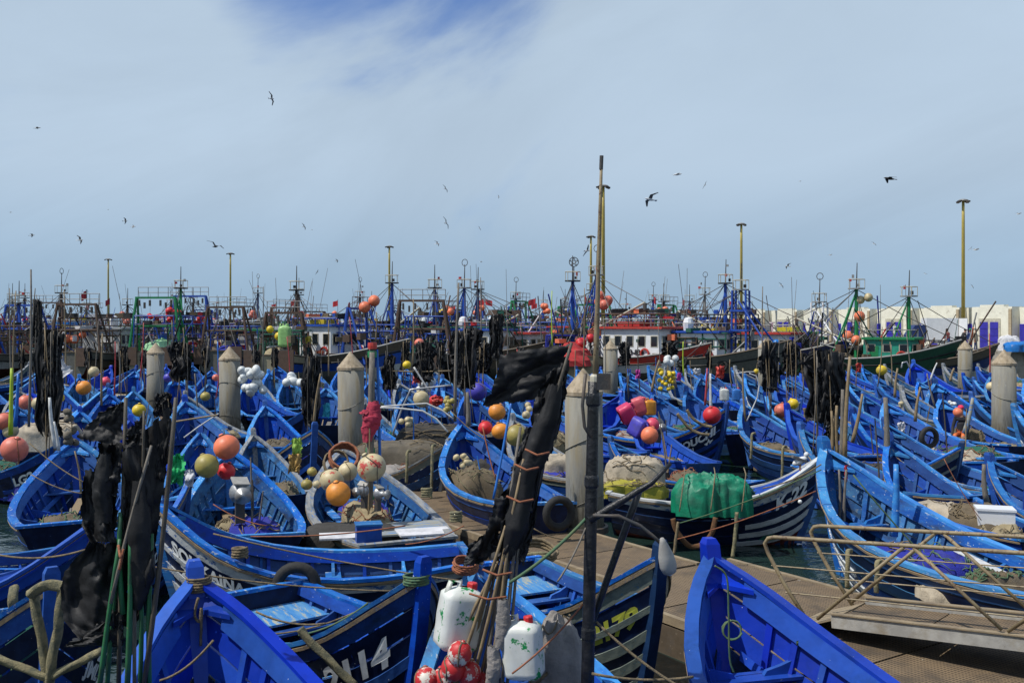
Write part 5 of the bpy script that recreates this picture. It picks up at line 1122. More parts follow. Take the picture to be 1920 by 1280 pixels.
# big black flags at the lower left
flag_bundle('tall bundle of black plastic flags on green poles at the lower left', 8.4,
    [((236, 745), (222, 1300), 'darkpole', .02), ((330, 745), (268, 1300), 'darkpole', .022), ((225, 1010), (185, 1300), 'greenpole', .022), ((232, 1000), (200, 1300), 'greenpole', .02), ((245, 1000), (238, 1300), 'greenpole', .024), ((262, 1010), (262, 1300), 'greenpole', .02), ((285, 1000), (280, 1300), 'greenpole', .022),
     ((284, 835), (208, 1130), 'greypole', .016), ((266, 1030), (240, 1110), 'bluepole', .014), ((270, 770), (262, 1000), 'darkpole', .014), ((226, 960), (231, 1150), 'greenpole', .024), ((254, 1000), (252, 1300), 'greypole', .016)],
    rags=[([(218, 757), (190, 772), (166, 795), (142, 822)], [(234, 752), (233, 780), (232, 808), (228, 842)], 1.0, .05),
          ([(236, 806), (238, 820), (236, 832), (222, 842)], [(270, 778), (269, 800), (268, 815), (266, 836)], 2.0, .04),
          ([(160, 880), (152, 930), (153, 985), (170, 1018)], [(225, 870), (222, 930), (220, 980), (216, 1020)], 3.0, .08),
          ([(168, 1012), (128, 1062), (110, 1100), (122, 1165), (150, 1200)], [(232, 1012), (240, 1070), (238, 1120), (236, 1170), (232, 1212)], 4.4, .10),
          ([(200, 1160), (165, 1185), (135, 1200), (116, 1212)], [(232, 1140), (228, 1175), (238, 1195), (232, 1212)], 5.0, .06),
          ([(226, 852), (236, 920), (235, 990), (236, 1060), (246, 1120)], [(318, 760), (312, 880), (304, 950), (292, 1020), (282, 1098)], 6.2, .10),
          ([(232, 846), (232, 870), (238, 900), (252, 925)], [(286, 838), (282, 858), (270, 890), (264, 928)], 6.9, .05, 'tarp_grey'),
          ([(215, 1010), (205, 1060), (195, 1120), (205, 1180)], [(300, 980), (290, 1040), (284, 1100), (262, 1170)], 16.2, .10), ([(185, 830), (180, 880), (172, 925)], [(232, 830), (228, 890), (222, 935)], 17.7, .07), ([(236, 900), (228, 950), (222, 1010)], [(262, 880), (268, 960), (258, 1030)], 19.1, .06),
          ([(300, 790), (290, 850), (290, 900)], [(322, 778), (318, 850), (308, 905)], 7.7, .05)],
    tubes=[([(262, 900), (262, 1000), (268, 1080), (256, 1140)], [.05, .09, .09, .04], 8.1), ([(200, 850), (192, 910), (196, 980)], [.04, .08, .05], 3.3)], seed=1, lump=.28)
rope([dp(222, 1022, 8.3), dp(226, 1045, 8.2), dp(231, 1030, 8.3), dp(224, 1068, 8.3)], .012, 'orangerope', label='orange twine knotted round a green pole in the left flag bundle', name='twine')
# big black flag in the middle
flag_bundle('bundle of long sticks in the centre foreground topped by a big black flag', 8.9,
    [((970 + dx, ty), (bx, 1300), m_, rr_) for dx, ty, bx, m_, rr_ in [(6, 800, 905, 'greypole', .02), (12, 860, 880, 'bamboo', .018), (-12, 950, 862, 'bamboo', .019), (2, 930, 925, 'greypole', .022), (-22, 985, 845, 'bamboo', .018), (-5, 960, 893, 'bamboo', .016), (10, 900, 940, 'greypole', .02), (-35, 1050, 815, 'bamboo', .018), (-30, 1020, 870, 'greypole', .017), (-15, 1000, 915, 'bamboo', .019), (-45, 1075, 850, 'bamboo', .015), (4, 1000, 950, 'greypole', .017)]] +
    [((1072, 642), (972, 940), 'darkpole', .02)],
    rags=[([(938, 664), (932, 700), (922, 730), (903, 763)], [(1076, 642), (1062, 675), (1050, 708), (1036, 748)], 11.0, .07),
          ([(1030, 700), (1005, 740), (992, 800)], [(1068, 668), (1062, 740), (1050, 800)], 12.0, .06),
          ([(930, 930), (915, 985), (900, 1045)], [(1000, 930), (1003, 965), (985, 1060)], 13.0, .09),
          ([(1022, 730), (1012, 790), (992, 850), (985, 890), (972, 930)], [(1050, 730), (1040, 800), (1018, 860), (1008, 900), (996, 940)], 31.0, .08), ([(1036, 715), (1030, 790), (1004, 860), (990, 930), (975, 1000), (955, 1050)], [(1062, 690), (1048, 780), (1026, 850), (1012, 920), (1000, 990), (975, 1055)], 33.0, .07), ([(960, 935), (940, 980), (930, 1040)], [(995, 935), (990, 985), (960, 1050)], 35.0, .06), ([(1008, 748), (996, 810), (980, 860), (955, 885)], [(1058, 720), (1054, 790), (1034, 850), (1005, 905)], 21.0, .10), ([(962, 870), (955, 905), (925, 945)], [(1010, 880), (1004, 925), (1000, 955)], 22.3, .07), ([(1000, 960), (960, 1010), (915, 1020)], [(1004, 985), (992, 1030), (980, 1052)], 23.1, .06), ([(985, 800), (972, 850), (958, 880)], [(1020, 800), (1012, 850), (1000, 890)], 24.9, .06),
          ([(880, 1020), (872, 1045), (868, 1062)], [(930, 985), (918, 1040), (905, 1058)], 14.0, .04)],
    tubes=[([(1042, 720), (1026, 790), (1006, 850), (988, 890), (976, 940), (966, 990), (952, 1050)], [.05, .10, .105, .10, .085, .10, .05], 15.2, 60)], seed=2, lump=.28)
for i, (y, x0, x1) in enumerate([(850, 985, 1030), (878, 965, 1010), (938, 950, 1000), (1120, 880, 950), (1075, 905, 960)]):
    rope([dp(x0, y - 8, 8.75), dp((x0 + x1) / 2, y + 3, 8.68), dp(x1, y - 2, 8.75)], .010, 'orangerope', label='orange twine tied round the central stick bundle, %s' % ['topmost turn', 'second turn from the top', 'turn just below the black wrap', 'lowest turn', 'turn above the lowest'][i], name='twine', group='twine on the central bundle')
# pale socks hanging on the bundle
for i, (x, y0, y1, w) in enumerate([(942, 1122, 1215, 13), (925, 1210, 1290, 13), (1010, 1150, 1160, 4)][:2]):
    o = rag_tube([dp(x, y0, 8.72), dp(x + 2, (y0 + y1) / 2, 8.7), dp(x - 3, y1, 8.72)], [.045, .06, .05], 20 + i, lump=.2)
    o = o.build('cloth_strip', M['tarp_grey'], None, True); tag(o, ['grey cloth strip hanging beside the white jerrycan', 'lower grey cloth strip hanging at the bottom of the stick bundle'][i], 'cloth')

# mast with lamp arms in the centre right
def lamp_mast():
    d = 8.6; base = dp(1101, 1310, d)
    root = thing('lamp_mast', base, 'black-wrapped mast with a beige upper pole and a hanging lamp', 'mast')
    MB().tube(pole_px((1113, 715), (1101, 1310), d, .05, base, k=10), [.05, .05, .052, .053, .055, .055, .056, .056, .057, .058, .06], 10).build('lower_pole', M['blacktape'], root, True)
    MB().tube(pole_px((1128, 294), (1116, 722), d, .03, base), [.012, .015, .018, .021, .024, .027], 8).build('upper_pole', M['pipe'], root, True)
    MB().lathe([(.034, -.05), (.045, -.02), (.045, .03), (.034, .05)], dp(1116, 712, d) - base, 10).build('collar', M['paint_cream'], root)
    MB().tube(pole_px((1128, 292), (1127, 318), d, .03, base), .017, 8).build('tip', M['darksteel'], root)
    for i, y in enumerate((752, 905, 1190)):
        t = (y - 715) / 595; c = dp(lerp(1113, 1101, t), y, d) - base
        MB().lathe([(.058, -.04), (.066, -.02), (.064, .05), (.057, .07)], c, 9).build('tape_wrap', M['blacktape'], root)
    MB().box(dp(1131, 715, d) - base, (.12, .09, .14)).build('clamp_box', M['darksteel'], root)
    MB().tube([p for p in pole_px((1105, 975), (1222, 905), d - .05, .04, base)] + [dp(1258, 868, d - .05) - base], [.036, .034, .034, .03, .028, .024, .016], 8).build('boom_arm', M['blacktape'], root, True)
    MB().tube(pole_px((1110, 1165), (1200, 915), d + .1, .04, base), .032, 8).build('strut', M['blacktape'], root, True)
    MB().tube([dp(x, y, d - .08) - base for x, y in ((1112, 966), (1160, 967), (1200, 985), (1225, 1005), (1243, 1022))], .017, 6).build('lamp_arm', M['darksteel'], root, True)
    lamp = MB().lathe([(.02, .14), (.035, .10), (.055, .04), (.088, -.08), (.095, -.20), (.075, -.27), (.03, -.29)], (0, 0, 0), 16).build('lamp_shade', M['galv'], root, True)
    lamp.location = dp(1246, 1030, d - .08) - base; lamp.rotation_euler = (R(12), R(-14), 0); lamp.scale = (.78,) * 3
    b = MB().ball((0, 0, -.24), .06, 10, 8, (1, 1, 1.2)).build('bulb', M['float_white'], lamp, True)
    MB().tube([dp(x, y, d - .1) - base for x, y in ((1098, 700), (1092, 760), (1096, 800), (1108, 820))], .016, 6).build('cable', M['darksteel'], root, True)
lamp_mast()
for i, (a, b, m_, r_) in enumerate([((1102, 968), (955, 1092), 'greenrope', .014), ((1104, 975), (1045, 1090), 'greypole', .008), ((1118, 1165), (1280, 1290), 'rope', .012), ((1095, 1130), (960, 1262), 'orangerope', .008), ((1300, 1268), (1110, 1262), 'rope', .012)]):
    rope([dp(*a, 8.6), dp(*b, 8.4)], r_, m_, label=['green guy rope running left from the lamp mast', 'thin dark line below the green guy rope', 'rope sagging from the lamp mast to the lower right', 'thin red line across the white jerrycan', 'pale rope across the bow at the bottom centre'][i], sag=.04)

# ------------------------------------------------------------------ buoys and floats
def buoy(px, py, rpx, d, m, label, squash=.95, group='ball buoys among the boats'):
    r = rpx * d / F; c = dp(px, py, d); root = thing('buoy', c, label, 'buoy', group)
    rot = Euler((R((px * 7) % 50 - 25), R((px * 13) % 60 - 30), 0)).to_matrix()
    MB().ball((0, 0, 0), r, 22, 14, (1 + .04 * math.sin(px), 1, squash + .04 * math.cos(py)), rot=rot).build('ball', M[m], root, True)
    MB().lathe([(r * .2, r * .9 * squash), (r * .2, r * 1.08 * squash), (r * .12, r * 1.15 * squash)], n=8, rot=rot).build('eye_knob', M[m], root)
    if rpx >= 13:
        q = random.Random(int(px * 3 + py)); P = [rot @ Vector((r * .22 * math.cos(a_), r * .22 * math.sin(a_), r * 1.02 * squash)) for a_ in [i_ * .9 for i_ in range(9)]]
        a_ = q.uniform(0, 6.28); P += [rot @ Vector((r * 1.03 * math.sin(b_) * math.cos(a_ + .3 * b_), r * 1.03 * math.sin(b_) * math.sin(a_ + .3 * b_), r * 1.03 * squash * math.cos(b_))) for b_ in (.3, .6, .9, 1.2, 1.5)]; P.append(P[-1] + Vector((0, 0, -r * q.uniform(.6, 1.3))))
        MB().tube(P, max(.008, r * .03), 5).build('lashing', M[q.choice(['rope', 'orangerope', 'darkpole'])], root, True)
_b = [(27, 842, 24, 15.2, 'float_salmon', 'large salmon ball buoy at the left edge'), (425, 838, 25, 18.6, 'float_orange', 'large bright orange ball buoy over the pale-decked boat'), (388, 873, 23, 18.3, 'float_olive', 'olive ball buoy left of the bright orange one'), (424, 883, 17, 18.7, 'float_red', 'red ball buoy under the bright orange one'),
      (261, 769, 13, 27, 'float_yellow', 'yellow ball buoy left of the first pile base'), (48, 754, 14, 27, 'float_salmon', 'salmon buoy beside the bamboo at the far left'), (73, 757, 14, 27, 'float_beige', 'beige buoy right of the far-left salmon one'), (8, 790, 17, 24, 'float_salmon', 'salmon buoy cut by the left edge'), (20, 808, 14, 24, 'float_beige', 'beige buoy below the one cut by the left edge'), (110, 745, 11, 29, 'float_yellow', 'yellow buoy under the black rags at left'),
      (697, 876, 28, 18.6, 'float_cream', 'biggest cream buoy splashed with red in the grey-railed boat'), (622, 901, 23, 19.0, 'float_cream', 'cream and red buoy left of the orange one in the grey-railed boat'), (634, 925, 24, 18.2, 'float_amber', 'orange buoy in the grey-railed boat'), (652, 884, 19, 19.6, 'float_cream', 'small cream buoy behind in the grey-railed boat'), (585, 884, 9, 18.6, 'float_olive', 'small olive float at the bow of the grey-railed boat'), (575, 908, 11, 18.2, 'float_olive', 'round olive float at the rail of the grey-railed boat'), (594, 908, 8, 18.1, 'float_beige', 'small beige float next to the olive one'),
      (910, 802, 14, 22.6, 'float_red', 'red buoy left of the orange one beside the nearest pile'), (938, 808, 16, 22.4, 'float_amber', 'orange buoy beside the nearest pile'), (968, 816, 21, 22.2, 'float_olive', 'ochre buoy half behind the black column'), (932, 772, 16, 24, 'float_amber', 'orange netted buoy below the big black flag'), (896, 734, 18, 29, 'float_violet', 'violet buoy left of the big black flag'), (790, 748, 16, 29, 'float_beige', 'beige buoy with green mark near the middle'), (815, 752, 12, 29.5, 'float_red', 'red buoy right of the beige one near the middle'),
      (1223, 796, 14, 26, 'float_pink', 'pink buoy above the orange one near the jerrycans'), (1218, 816, 17, 25.6, 'float_orange', 'orange buoy near the pink jerrycans'), (1466, 769, 14, 33, 'float_salmon', 'salmon buoy on the right under the thin bundle of sticks'), (1487, 757, 11, 34, 'float_yellow', 'yellow buoy wrapped in rope beside the salmon one on the right'), (1653, 694, 10, 48, 'float_yellow', 'yellow buoy below the green trawler'), (1859, 725, 10, 38, 'float_beige', 'beige buoy touching the right-hand pile'), (786, 643, 9, 40, 'float_salmon', 'small salmon buoy hanging at a bamboo near the middle'), (763, 684, 8, 38, 'float_yellow', 'yellow ring float hanging on a stick near the middle'), (1335, 778, 17, 29, 'float_red', 'red crumpled buoy on the bow with the star'), (1418, 696, 5, 40, 'float_yellow', 'tiny yellow ball on a bent rod at the right'), (157, 727, 14, 34, 'float_amber', 'amber buoy by the white plastic sheets'), (176, 697, 10, 42, 'float_beige', 'beige float heap left of the first pile'), (198, 715, 9, 42, 'float_pink', 'pink float left of the first pile'), (316, 708, 9, 42, 'float_violet', 'violet float right of the first pile'), (405, 708, 7, 40, 'float_salmon', 'small salmon float by the second pile'), (1531, 753, 5, 30, 'float_white', 'small white float by the pole bundle'), (385, 743, 9, 34, 'float_olive', 'bottle-shaped yellow float by the second pile'), (1796, 773, 9, 30, 'float_orange', 'orange float beside the sitting person'), (1500, 940, 4, 16, 'float_white', 'small white knob float by the numbered bow')]
for q in _b: buoy(*q)
def cluster(px, py, wpx, hpx, d, n, r, m, label, seed=0, el=1.0):
    c = dp(px, py, d); root = thing('float_cluster', c, label, 'floats', 'strings of small floats'); rr = random.Random(seed)
    me = MB().ball((0, 0, 0), r, 10, 7, (1, 1, el)).mesh('float', M[m], True)
    for i in range(n):
        o = link('float', me, root); o.location = (rr.uniform(-.5, .5) * wpx * d / F, rr.uniform(-.15, .15), rr.uniform(-.5, .5) * hpx * d / F); o.rotation_euler = (rr.uniform(0, 3), rr.uniform(0, 3), 0)
    MB().tube([(0, 0, hpx * .6 * d / F), (.02, 0, 0), (0, 0, -hpx * .5 * d / F)], .012, 4).build('cord', M['rope'], root)
cluster(472, 714, 40, 45, 36, 16, .16, 'float_white', 'bunch of white floats right of the second pile', 1, 1.35); cluster(560, 715, 45, 30, 36, 10, .16, 'float_white', 'bunch of white floats below the red cloth', 2, 1.35)
cluster(1250, 712, 26, 36, 36, 20, .085, 'float_yellow', 'bunch of small yellow floats in the middle distance', 3); cluster(1256, 676, 26, 14, 37, 5, .13, 'float_white', 'few white floats hanging above the yellow bunch', 4)
cluster(866, 864, 26, 22, 21.5, 8, .07, 'float_beige', 'beige egg floats hanging in the blue boat beside the pile', 5, 1.3); cluster(760, 795, 36, 20, 28, 8, .09, 'float_beige', 'beige floats behind the dark covered load', 6, 1.2); cluster(842, 765, 14, 40, 25, 9, .075, 'float_olive', 'string of olive floats on the dark stick', 7)
cluster(990, 770, 18, 26, 24, 7, .08, 'float_beige', 'beige floats under the big black flag', 8, 1.2); cluster(133, 800, 12, 70, 20, 9, .07, 'tarp_brown', 'string of brown and violet floats left of the black flags', 9, 1.4); cluster(1012, 690, 30, 16, 42, 6, .13, 'float_white', 'white floats behind the nearest pile', 10); cluster(806, 715, 36, 40, 34, 9, .16, 'float_white', 'stack of white floats in the middle behind the yellow ring', 11, 1.5); cluster(1690, 758, 10, 8, 30, 3, .07, 'float_beige', 'three small beige floats on the right boats', 12)
cluster(1785, 755, 12, 5, 31, 4, .06, 'float_white', 'small white floats on the rail beside the sitting person', 13)

def jerrycan(loc, sz, m, label, rot=(0, 0, 0), blot=None, cap='float_red', seed=0):
    w_, t_, h_ = sz; root = thing('jerrycan', loc, label, 'jerrycan', 'plastic jerrycans'); root.rotation_euler = rot
    def f(u, v):
        a = 2 * math.pi * u; ca, sa = math.cos(a), math.sin(a); q = (abs(ca) ** 9 + abs(sa) ** 9) ** (-1 / 9)
        prof = spline([(0, .75), (.04, .97), (.08, 1), (.80, 1), (.90, .93), (.96, .6), (1, .25)])(v)
        dent = 1 + .03 * nz(ca * 2 + seed, sa * 2, v * 4)
        return Vector((w_ / 2 * ca * q * prof * dent, t_ / 2 * sa * q * prof * dent, h_ * v))
    MB().grid(f, 20, 16, closed_u=True).build('body', M[m], root, True)
    MB().tube([(-w_ * .1, 0, h_ * .9), (-w_ * .12, 0, h_ * 1.08), (-w_ * .35, 0, h_ * 1.06), (-w_ * .42, 0, h_ * .84)], w_ * .07, 7).build('handle', M[m], root, True)
    MB().lathe([(w_ * .13, h_ * .93), (w_ * .13, h_ * 1.05), (w_ * .11, h_ * 1.07)], (w_ * .2, 0, 0), 10).build('cap', M[cap], root)
M['can_blotch'] = mat('white_can_green_blotches', (.62, .64, .60), .45, (.56, .57, .52), 5, chips=(.0, .22, .05), chip_amt=.14, chip_scale=7, bump=.08)
M['net_redwhite'] = mat('red_white_painted_float', (.48, .02, .02), .5, (.42, .015, .02), 6, chips=(.62, .58, .5), chip_amt=.17, chip_scale=6)
jerrycan(dp(855, 1215, 9.0), (.38, .30, .56), 'can_blotch', 'white jerrycan with green paint blotches behind the stick bundle', (0, R(8), R(20)), seed=1)
jerrycan(dp(984, 1268, 8.75), (.33, .26, .50), 'can_blotch', 'white jerrycan with red cap and green blotches right of the sticks', (0, R(-4), R(-15)), seed=2)
for i, (x, y) in enumerate([(862, 1225), (850, 1252), (880, 1262), (800, 1275), (832, 1275), (905, 1282)]):
    buoy(x, y, 22, 8.75 + .04 * i, 'net_redwhite', 'red and white painted float under the sticks, %s' % ['uppermost', 'second from top', 'rightmost of the middle pair', 'leftmost at the bottom', 'second from left at the bottom', 'rightmost at the bottom'][i], 1.1, 'red and white painted floats')
p = dp(1045, 1300, 9.3); heap('covered_bundle', (p.x, p.y, p.z), .46, .42, .66, 'tarp_grey', 'grey cloth bundle stained with paint right of the jerrycan', 'bundle', 5, lump=.22, rd=(.75, .8), strands=5)
jerrycan(dp(1163, 782, 26.5), (.5, .35, .42), 'can_pink', 'pink jerrycan, leftmost of the bright bunch', (R(20), R(60), R(30))); jerrycan(dp(1188, 766, 27), (.5, .3, .36), 'can_rose', 'rose jerrycan, uppermost of the bright bunch', (R(10), R(70), R(10))); jerrycan(dp(1185, 795, 26), (.5, .33, .42), 'float_violet', 'violet jerrycan under the pink ones', (R(20), R(115), R(-20))); jerrycan(dp(1218, 778, 27), (.32, .25, .42), 'can_amber', 'orange jerrycan right of the pink ones', (0, 0, R(10)))
jerrycan(dp(1358, 751, 37), (.32, .24, .46), 'can_white', 'white jerrycan hanging by the red cloth on the right'); jerrycan(dp(1381, 751, 37.5), (.32, .24, .46), 'basket_blue', 'blue jerrycan right of the white one'); jerrycan(dp(534, 650, 74), (.9, .6, 1.6), 'can_lime', 'pale green drum at the stern of the beige trawler', cap='can_lime')

# covered loads in the boats
p = at(1343, 948, 1.02); heap('green_tarpaulin_load', (p.x, p.y + .4, .80), 1.3, .85, .66, 'tarp_green', 'green tarpaulin tied over a load in the navy striped boat', 'tarpaulin', 7, lump=.34, rz=-.12, nu=64, nv=26)
for i in range(3):
    rope([Vector((p.x - .75 + .6 * i, p.y - .2, .95)), Vector((p.x - .6 + .6 * i, p.y + .1, 1.62)), Vector((p.x - .5 + .6 * i, p.y + .7, 1.66))], .012, 'rope', label='cord over the green tarpaulin, %s' % ['left one', 'middle one', 'right one'][i], name='cord', k=4)
p = at(1196, 922, .95); heap('beige_cloth_load', (p.x, p.y + .6, .72), 1.25, .9, .82, 'tarp_beige', 'beige cloth load in the boat right of the nearest pile', 'bundle', 8, lump=.2, rz=-.1, strands=8); heap('yellow_net_roll', (p.x - .05, p.y + .25, .80), 1.2, .55, .32, 'tarp_yellow', 'crumpled yellow net along the beige load', 'net', 9, lump=.35, strands=24)
p = at(745, 862, 1.0); heap('brown_covered_load', (p.x, p.y + .5, .75), 2.2, 1.2, .62, 'tarp_brown', 'brown cloth covered load in the boat with rope fenders', 'bundle', 10, lump=.16, strands=14); p = at(808, 832, 1.1); heap('dark_covered_load', (p.x, p.y + .6, .7), 2.0, .9, .85, 'tarp_dark', 'dark box-like covered load behind the brown one', 'bundle', 11, lump=.1, strands=14)
p = at(655, 985, .95); heap('dark_tarpaulin', (p.x, p.y + .2, .55), 1.7, .8, .36, 'tarp_dark', 'dark tarpaulin in the grey-railed boat below the orange buoy', 'tarpaulin', 12, lump=.14); p = at(915, 880, 1.0); heap('dark_cloth_heap', (p.x, p.y + .1, .6), .9, .7, .6, 'tarp_dark', 'dark cloth heap in the boat with red and orange buoys', 'cloth', 13, lump=.3)
p = at(1035, 850, 1.0); heap('beige_net_bag', (p.x, p.y, .8), .8, .7, .7, 'net_tan', 'beige netted sack left of the nearest pile', 'sack', 14, strands=30); p = at(1050, 875, .95); heap('beige_cloth_sack', (p.x + .05, p.y, .7), .9, .7, .5, 'tarp_beige', 'beige cloth sack below the netted one', 'sack', 15)
p = at(95, 835, 1.0); heap('grey_cloth_heap', (p.x, p.y, .9), 1.6, 1.2, .7, 'tarp_beige', 'pale cloth heap in the far-left boat behind the salmon buoy', 'cloth', 16, strands=8); p = at(1545, 1245, .9); heap('beige_fishing_net', (p.x, p.y - .4, .62), 1.3, .45, .13, 'net_tan', 'beige fishing net in the bottom right boat', 'net', 17, lump=.5, strands=60)
p = at(1780, 1085, .9); heap('folded_pale_cloth', (p.x, p.y, .62), .8, .7, .2, 'tarp_beige', 'pale cloth on the deck behind the railing', 'cloth', 18); p = at(1865, 1090, .9); heap('brown_net_heap', (p.x, p.y, .62), .8, .5, .35, 'net_brown', 'brown net and green twine behind the railing', 'net', 19, lump=.4, strands=30, smat='greenrope')
p = at(395, 1035, .95); heap('blue_drum_cover', (p.x, p.y, .75), .55, .4, .32, 'tarp_blue', 'sky-blue lump of plastic in the SOUKAINA boat', 'plastic', 20, lump=.1)
p = at(1865, 975, .95); q = MB().box((0, 0, .3), (.62, .42, .6)).add([(-.33, -.23, .6), (.33, -.23, .6), (.33, .23, .6), (-.33, .23, .6), (-.33, -.23, .64), (.33, -.23, .64), (.33, .23, .64), (-.33, .23, .64)], [(0, 1, 5, 4), (1, 2, 6, 5), (2, 3, 7, 6), (3, 0, 4, 7), (4, 5, 6, 7)]).build('white_box', M['truckwhite']); q.location = (p.x, p.y, .55); q.rotation_euler = (0, 0, -.3); tag(q, 'white box with blue stripe in the boat at the right', 'box')
# deck gear in the grey-railed boat
def slab(c, sz, m, label, cat, name, rz=0):
    o = MB().box((0, 0, 0), sz).build(name, M[m]); o.location = c; o.rotation_euler = (0, 0, rz); return tag(o, label, cat)
H_ = R(110)
p = at(690, 1003, 1.0); b_ = thing('blue_box', (p.x, p.y + .05, .86), 'blue wooden box at the stern of the grey-railed boat', 'box', rz=.25); MB().box((0, 0, .16), (.42, .30, .30)).build('body', M['blue_new'], b_); MB().box((0, 0, .325), (.45, .33, .03)).build('lid', M['rail'], b_)
p = at(640, 1000, .93); slab((p.x - .02, p.y + .1, .87), (.75, .5, .03), 'cloth_white', 'white board on the stern deck left of the blue box', 'board', 'white_board', .2); p = at(790, 990, .93); slab((p.x + .05, p.y, .87), (.95, .6, .03), 'cloth_white', 'large white board on the stern deck right of the blue box', 'board', 'white_board', .3)
p = at(735, 985, .93); slab((p.x, p.y + .1, .85), (1.9, 1.1, .03), 'deckwood', 'worn grey-brown plywood deck sheet in the grey-railed boat', 'board', 'deck_sheet', .28)
def winch(px, py, d, label, s=1.0, rz=0):
    root = thing('winch', dp(px, py, d), label, 'winch', 'metal winches', rz, (s, s, s)); rx = Matrix.Rotation(R(90), 3, 'X')
    MB().lathe([(.10, -.2), (.19, -.16), (.20, -.08), (.12, .0), (.085, .1), (.10, .22), (.15, .26)], n=18, rot=rx).build('drum', M['steel'], root, True)
    MB().box((0, .10, .21), (.30, .22, .03), (.5, .1, .2)).build('hood', M['galv'], root); MB().box((0, .16, -.3), (.16, .14, .5)).build('stand', M['darksteel'], root); MB().tube([(.18, -.1, .25), (.2, -.1, -.3)], .018, 6).build('lever', M['darksteel'], root)
winch(452, 925, 17.8, 'silver winch in the boat with pale stern planks', 1.0, .4); winch(677, 920, 18.4, 'silver winch beside the orange buoy', .6, -.5); winch(715, 925, 18.3, 'capstan drum at the rail of the grey-railed boat', .6, .9); winch(1237, 800, 27, 'small winch right of the orange jerrycan', .8, .2)

# pole with the red rag, and other rags
root = flag_bundle('green and grey pole with a red rag below the third pile', 19.0, [((698, 660), (692, 965), 'greypole', .075), ((707, 655), (712, 960), 'bluepole', .03)], tubes=(), seed=5)
base = root.location
rag_tube([dp(700, 752, 18.9), dp(697, 785, 18.9), dp(688, 828, 18.9)], [.08, .17, .07], 31, o=base, lump=.3).build('red_rag', M['cloth_red'], root, True); rag_tube([dp(688, 768, 18.85), dp(683, 775, 18.85), dp(700, 770, 18.85)], [.06, .09, .05], 33, o=base, lump=.2).build('red_rag', M['cloth_red'], root, True)
for y, m_ in ((648, 'paint_red'), (664, 'paint_green'), (765, 'paint_green'), (845, 'paint_green'), (880, 'paint_green'), (930, 'paint_green')): MB().lathe([(.085, -.06), (.09, 0), (.085, .06)], dp(698 - (y - 660) * .02, y, 19) - base, 10).build('tape_band', M[m_], root)
def hang(px, py0, py1, w, d, m, label, seed, lump=.35, name='hanging_cloth'):
    o0 = dp(px, py0, d); h = py1 - py0; mb = MB()
    for i, (a, b, c_, e) in enumerate(((-.25, .55, -.6, .15), (-.55, .3, -.3, .5), (-.1, .2, -.5, .45))):
        g = loft_rag([(px + a * w, py0 + 2 * i), (px + (a + c_) * .5 * w, py0 + h * .5), (px + c_ * w, py1 - h * .08 * i)], [(px + b * w, py0 + i), (px + max(b, e) * w * 1.15, py0 + h * .45), (px + e * w, py1 - h * .15 * (2 - i))], d + .03 * i, seed + i * 1.7, amp=max(.03, w * d / F * .3), nu=12, nv=16, o=o0, tear=.12)
        mb.add(g.v, g.f)
    o = mb.build(name, M[m], None, True); o.location = o0; return tag(o, label, 'cloth', 'cloths and rags hung on poles')
hang(330, 850, 915, 30, 15.5, 'cloth_green', 'bright green torn cloth right of the black flags', 41); hang(355, 880, 915, 18, 15.4, 'cloth_white', 'pale torn plastic right of the green cloth', 42); hang(556, 820, 865, 18, 19.5, 'cloth_lime', 'lime torn flag above the ochre pennant', 43); hang(552, 850, 890, 22, 19.4, 'cloth_ochre', 'ochre pennant below the lime flag', 44); hang(1586, 872, 905, 6, 17.8, 'flag_red', 'red rag at the bow behind the railing', 45); hang(577, 700, 715, 12, 37, 'cloth_red', 'red cloth above the white floats', 46)
hang(1350, 685, 712, 16, 40, 'paint_red', 'orange-red cloth on a bent rod at right', 47); hang(1196, 692, 712, 9, 34, 'cloth_magenta', 'left magenta pennant in the middle distance', 48); hang(1273, 698, 716, 8, 34, 'cloth_magenta', 'right magenta pennant in the middle distance', 49); hang(1610, 680, 700, 10, 42, 'paint_red', 'orange-red ring on a stick right of the black flags', 50); hang(782, 690, 722, 17, 33, 'paint_red', 'orange-red net bag below the yellow ring', 51); hang(612, 755, 785, 13, 27, 'cloth_cyan', 'turquoise rag left of the third pile', 52); hang(1306, 690, 705, 14, 38, 'cloth_white', 'white cloth square in the middle distance', 53, .1); hang(1690, 790, 815, 14, 28, 'cloth_white', 'white bag on a post among the right boats', 54); hang(1692, 808, 835, 12, 27.9, 'black', 'black strips hanging under the white bag', 55); hang(275, 838, 872, 22, 9.2, 'tarp_grey', 'grey torn plastic between the black flags', 56); hang(820, 742, 760, 22, 26, 'paint_red', 'red plastic by the beige buoy', 57); hang(1495, 1200, 1210, 4, 10, 'greenrope', 'green twine knot on the bottom right boat', 58)

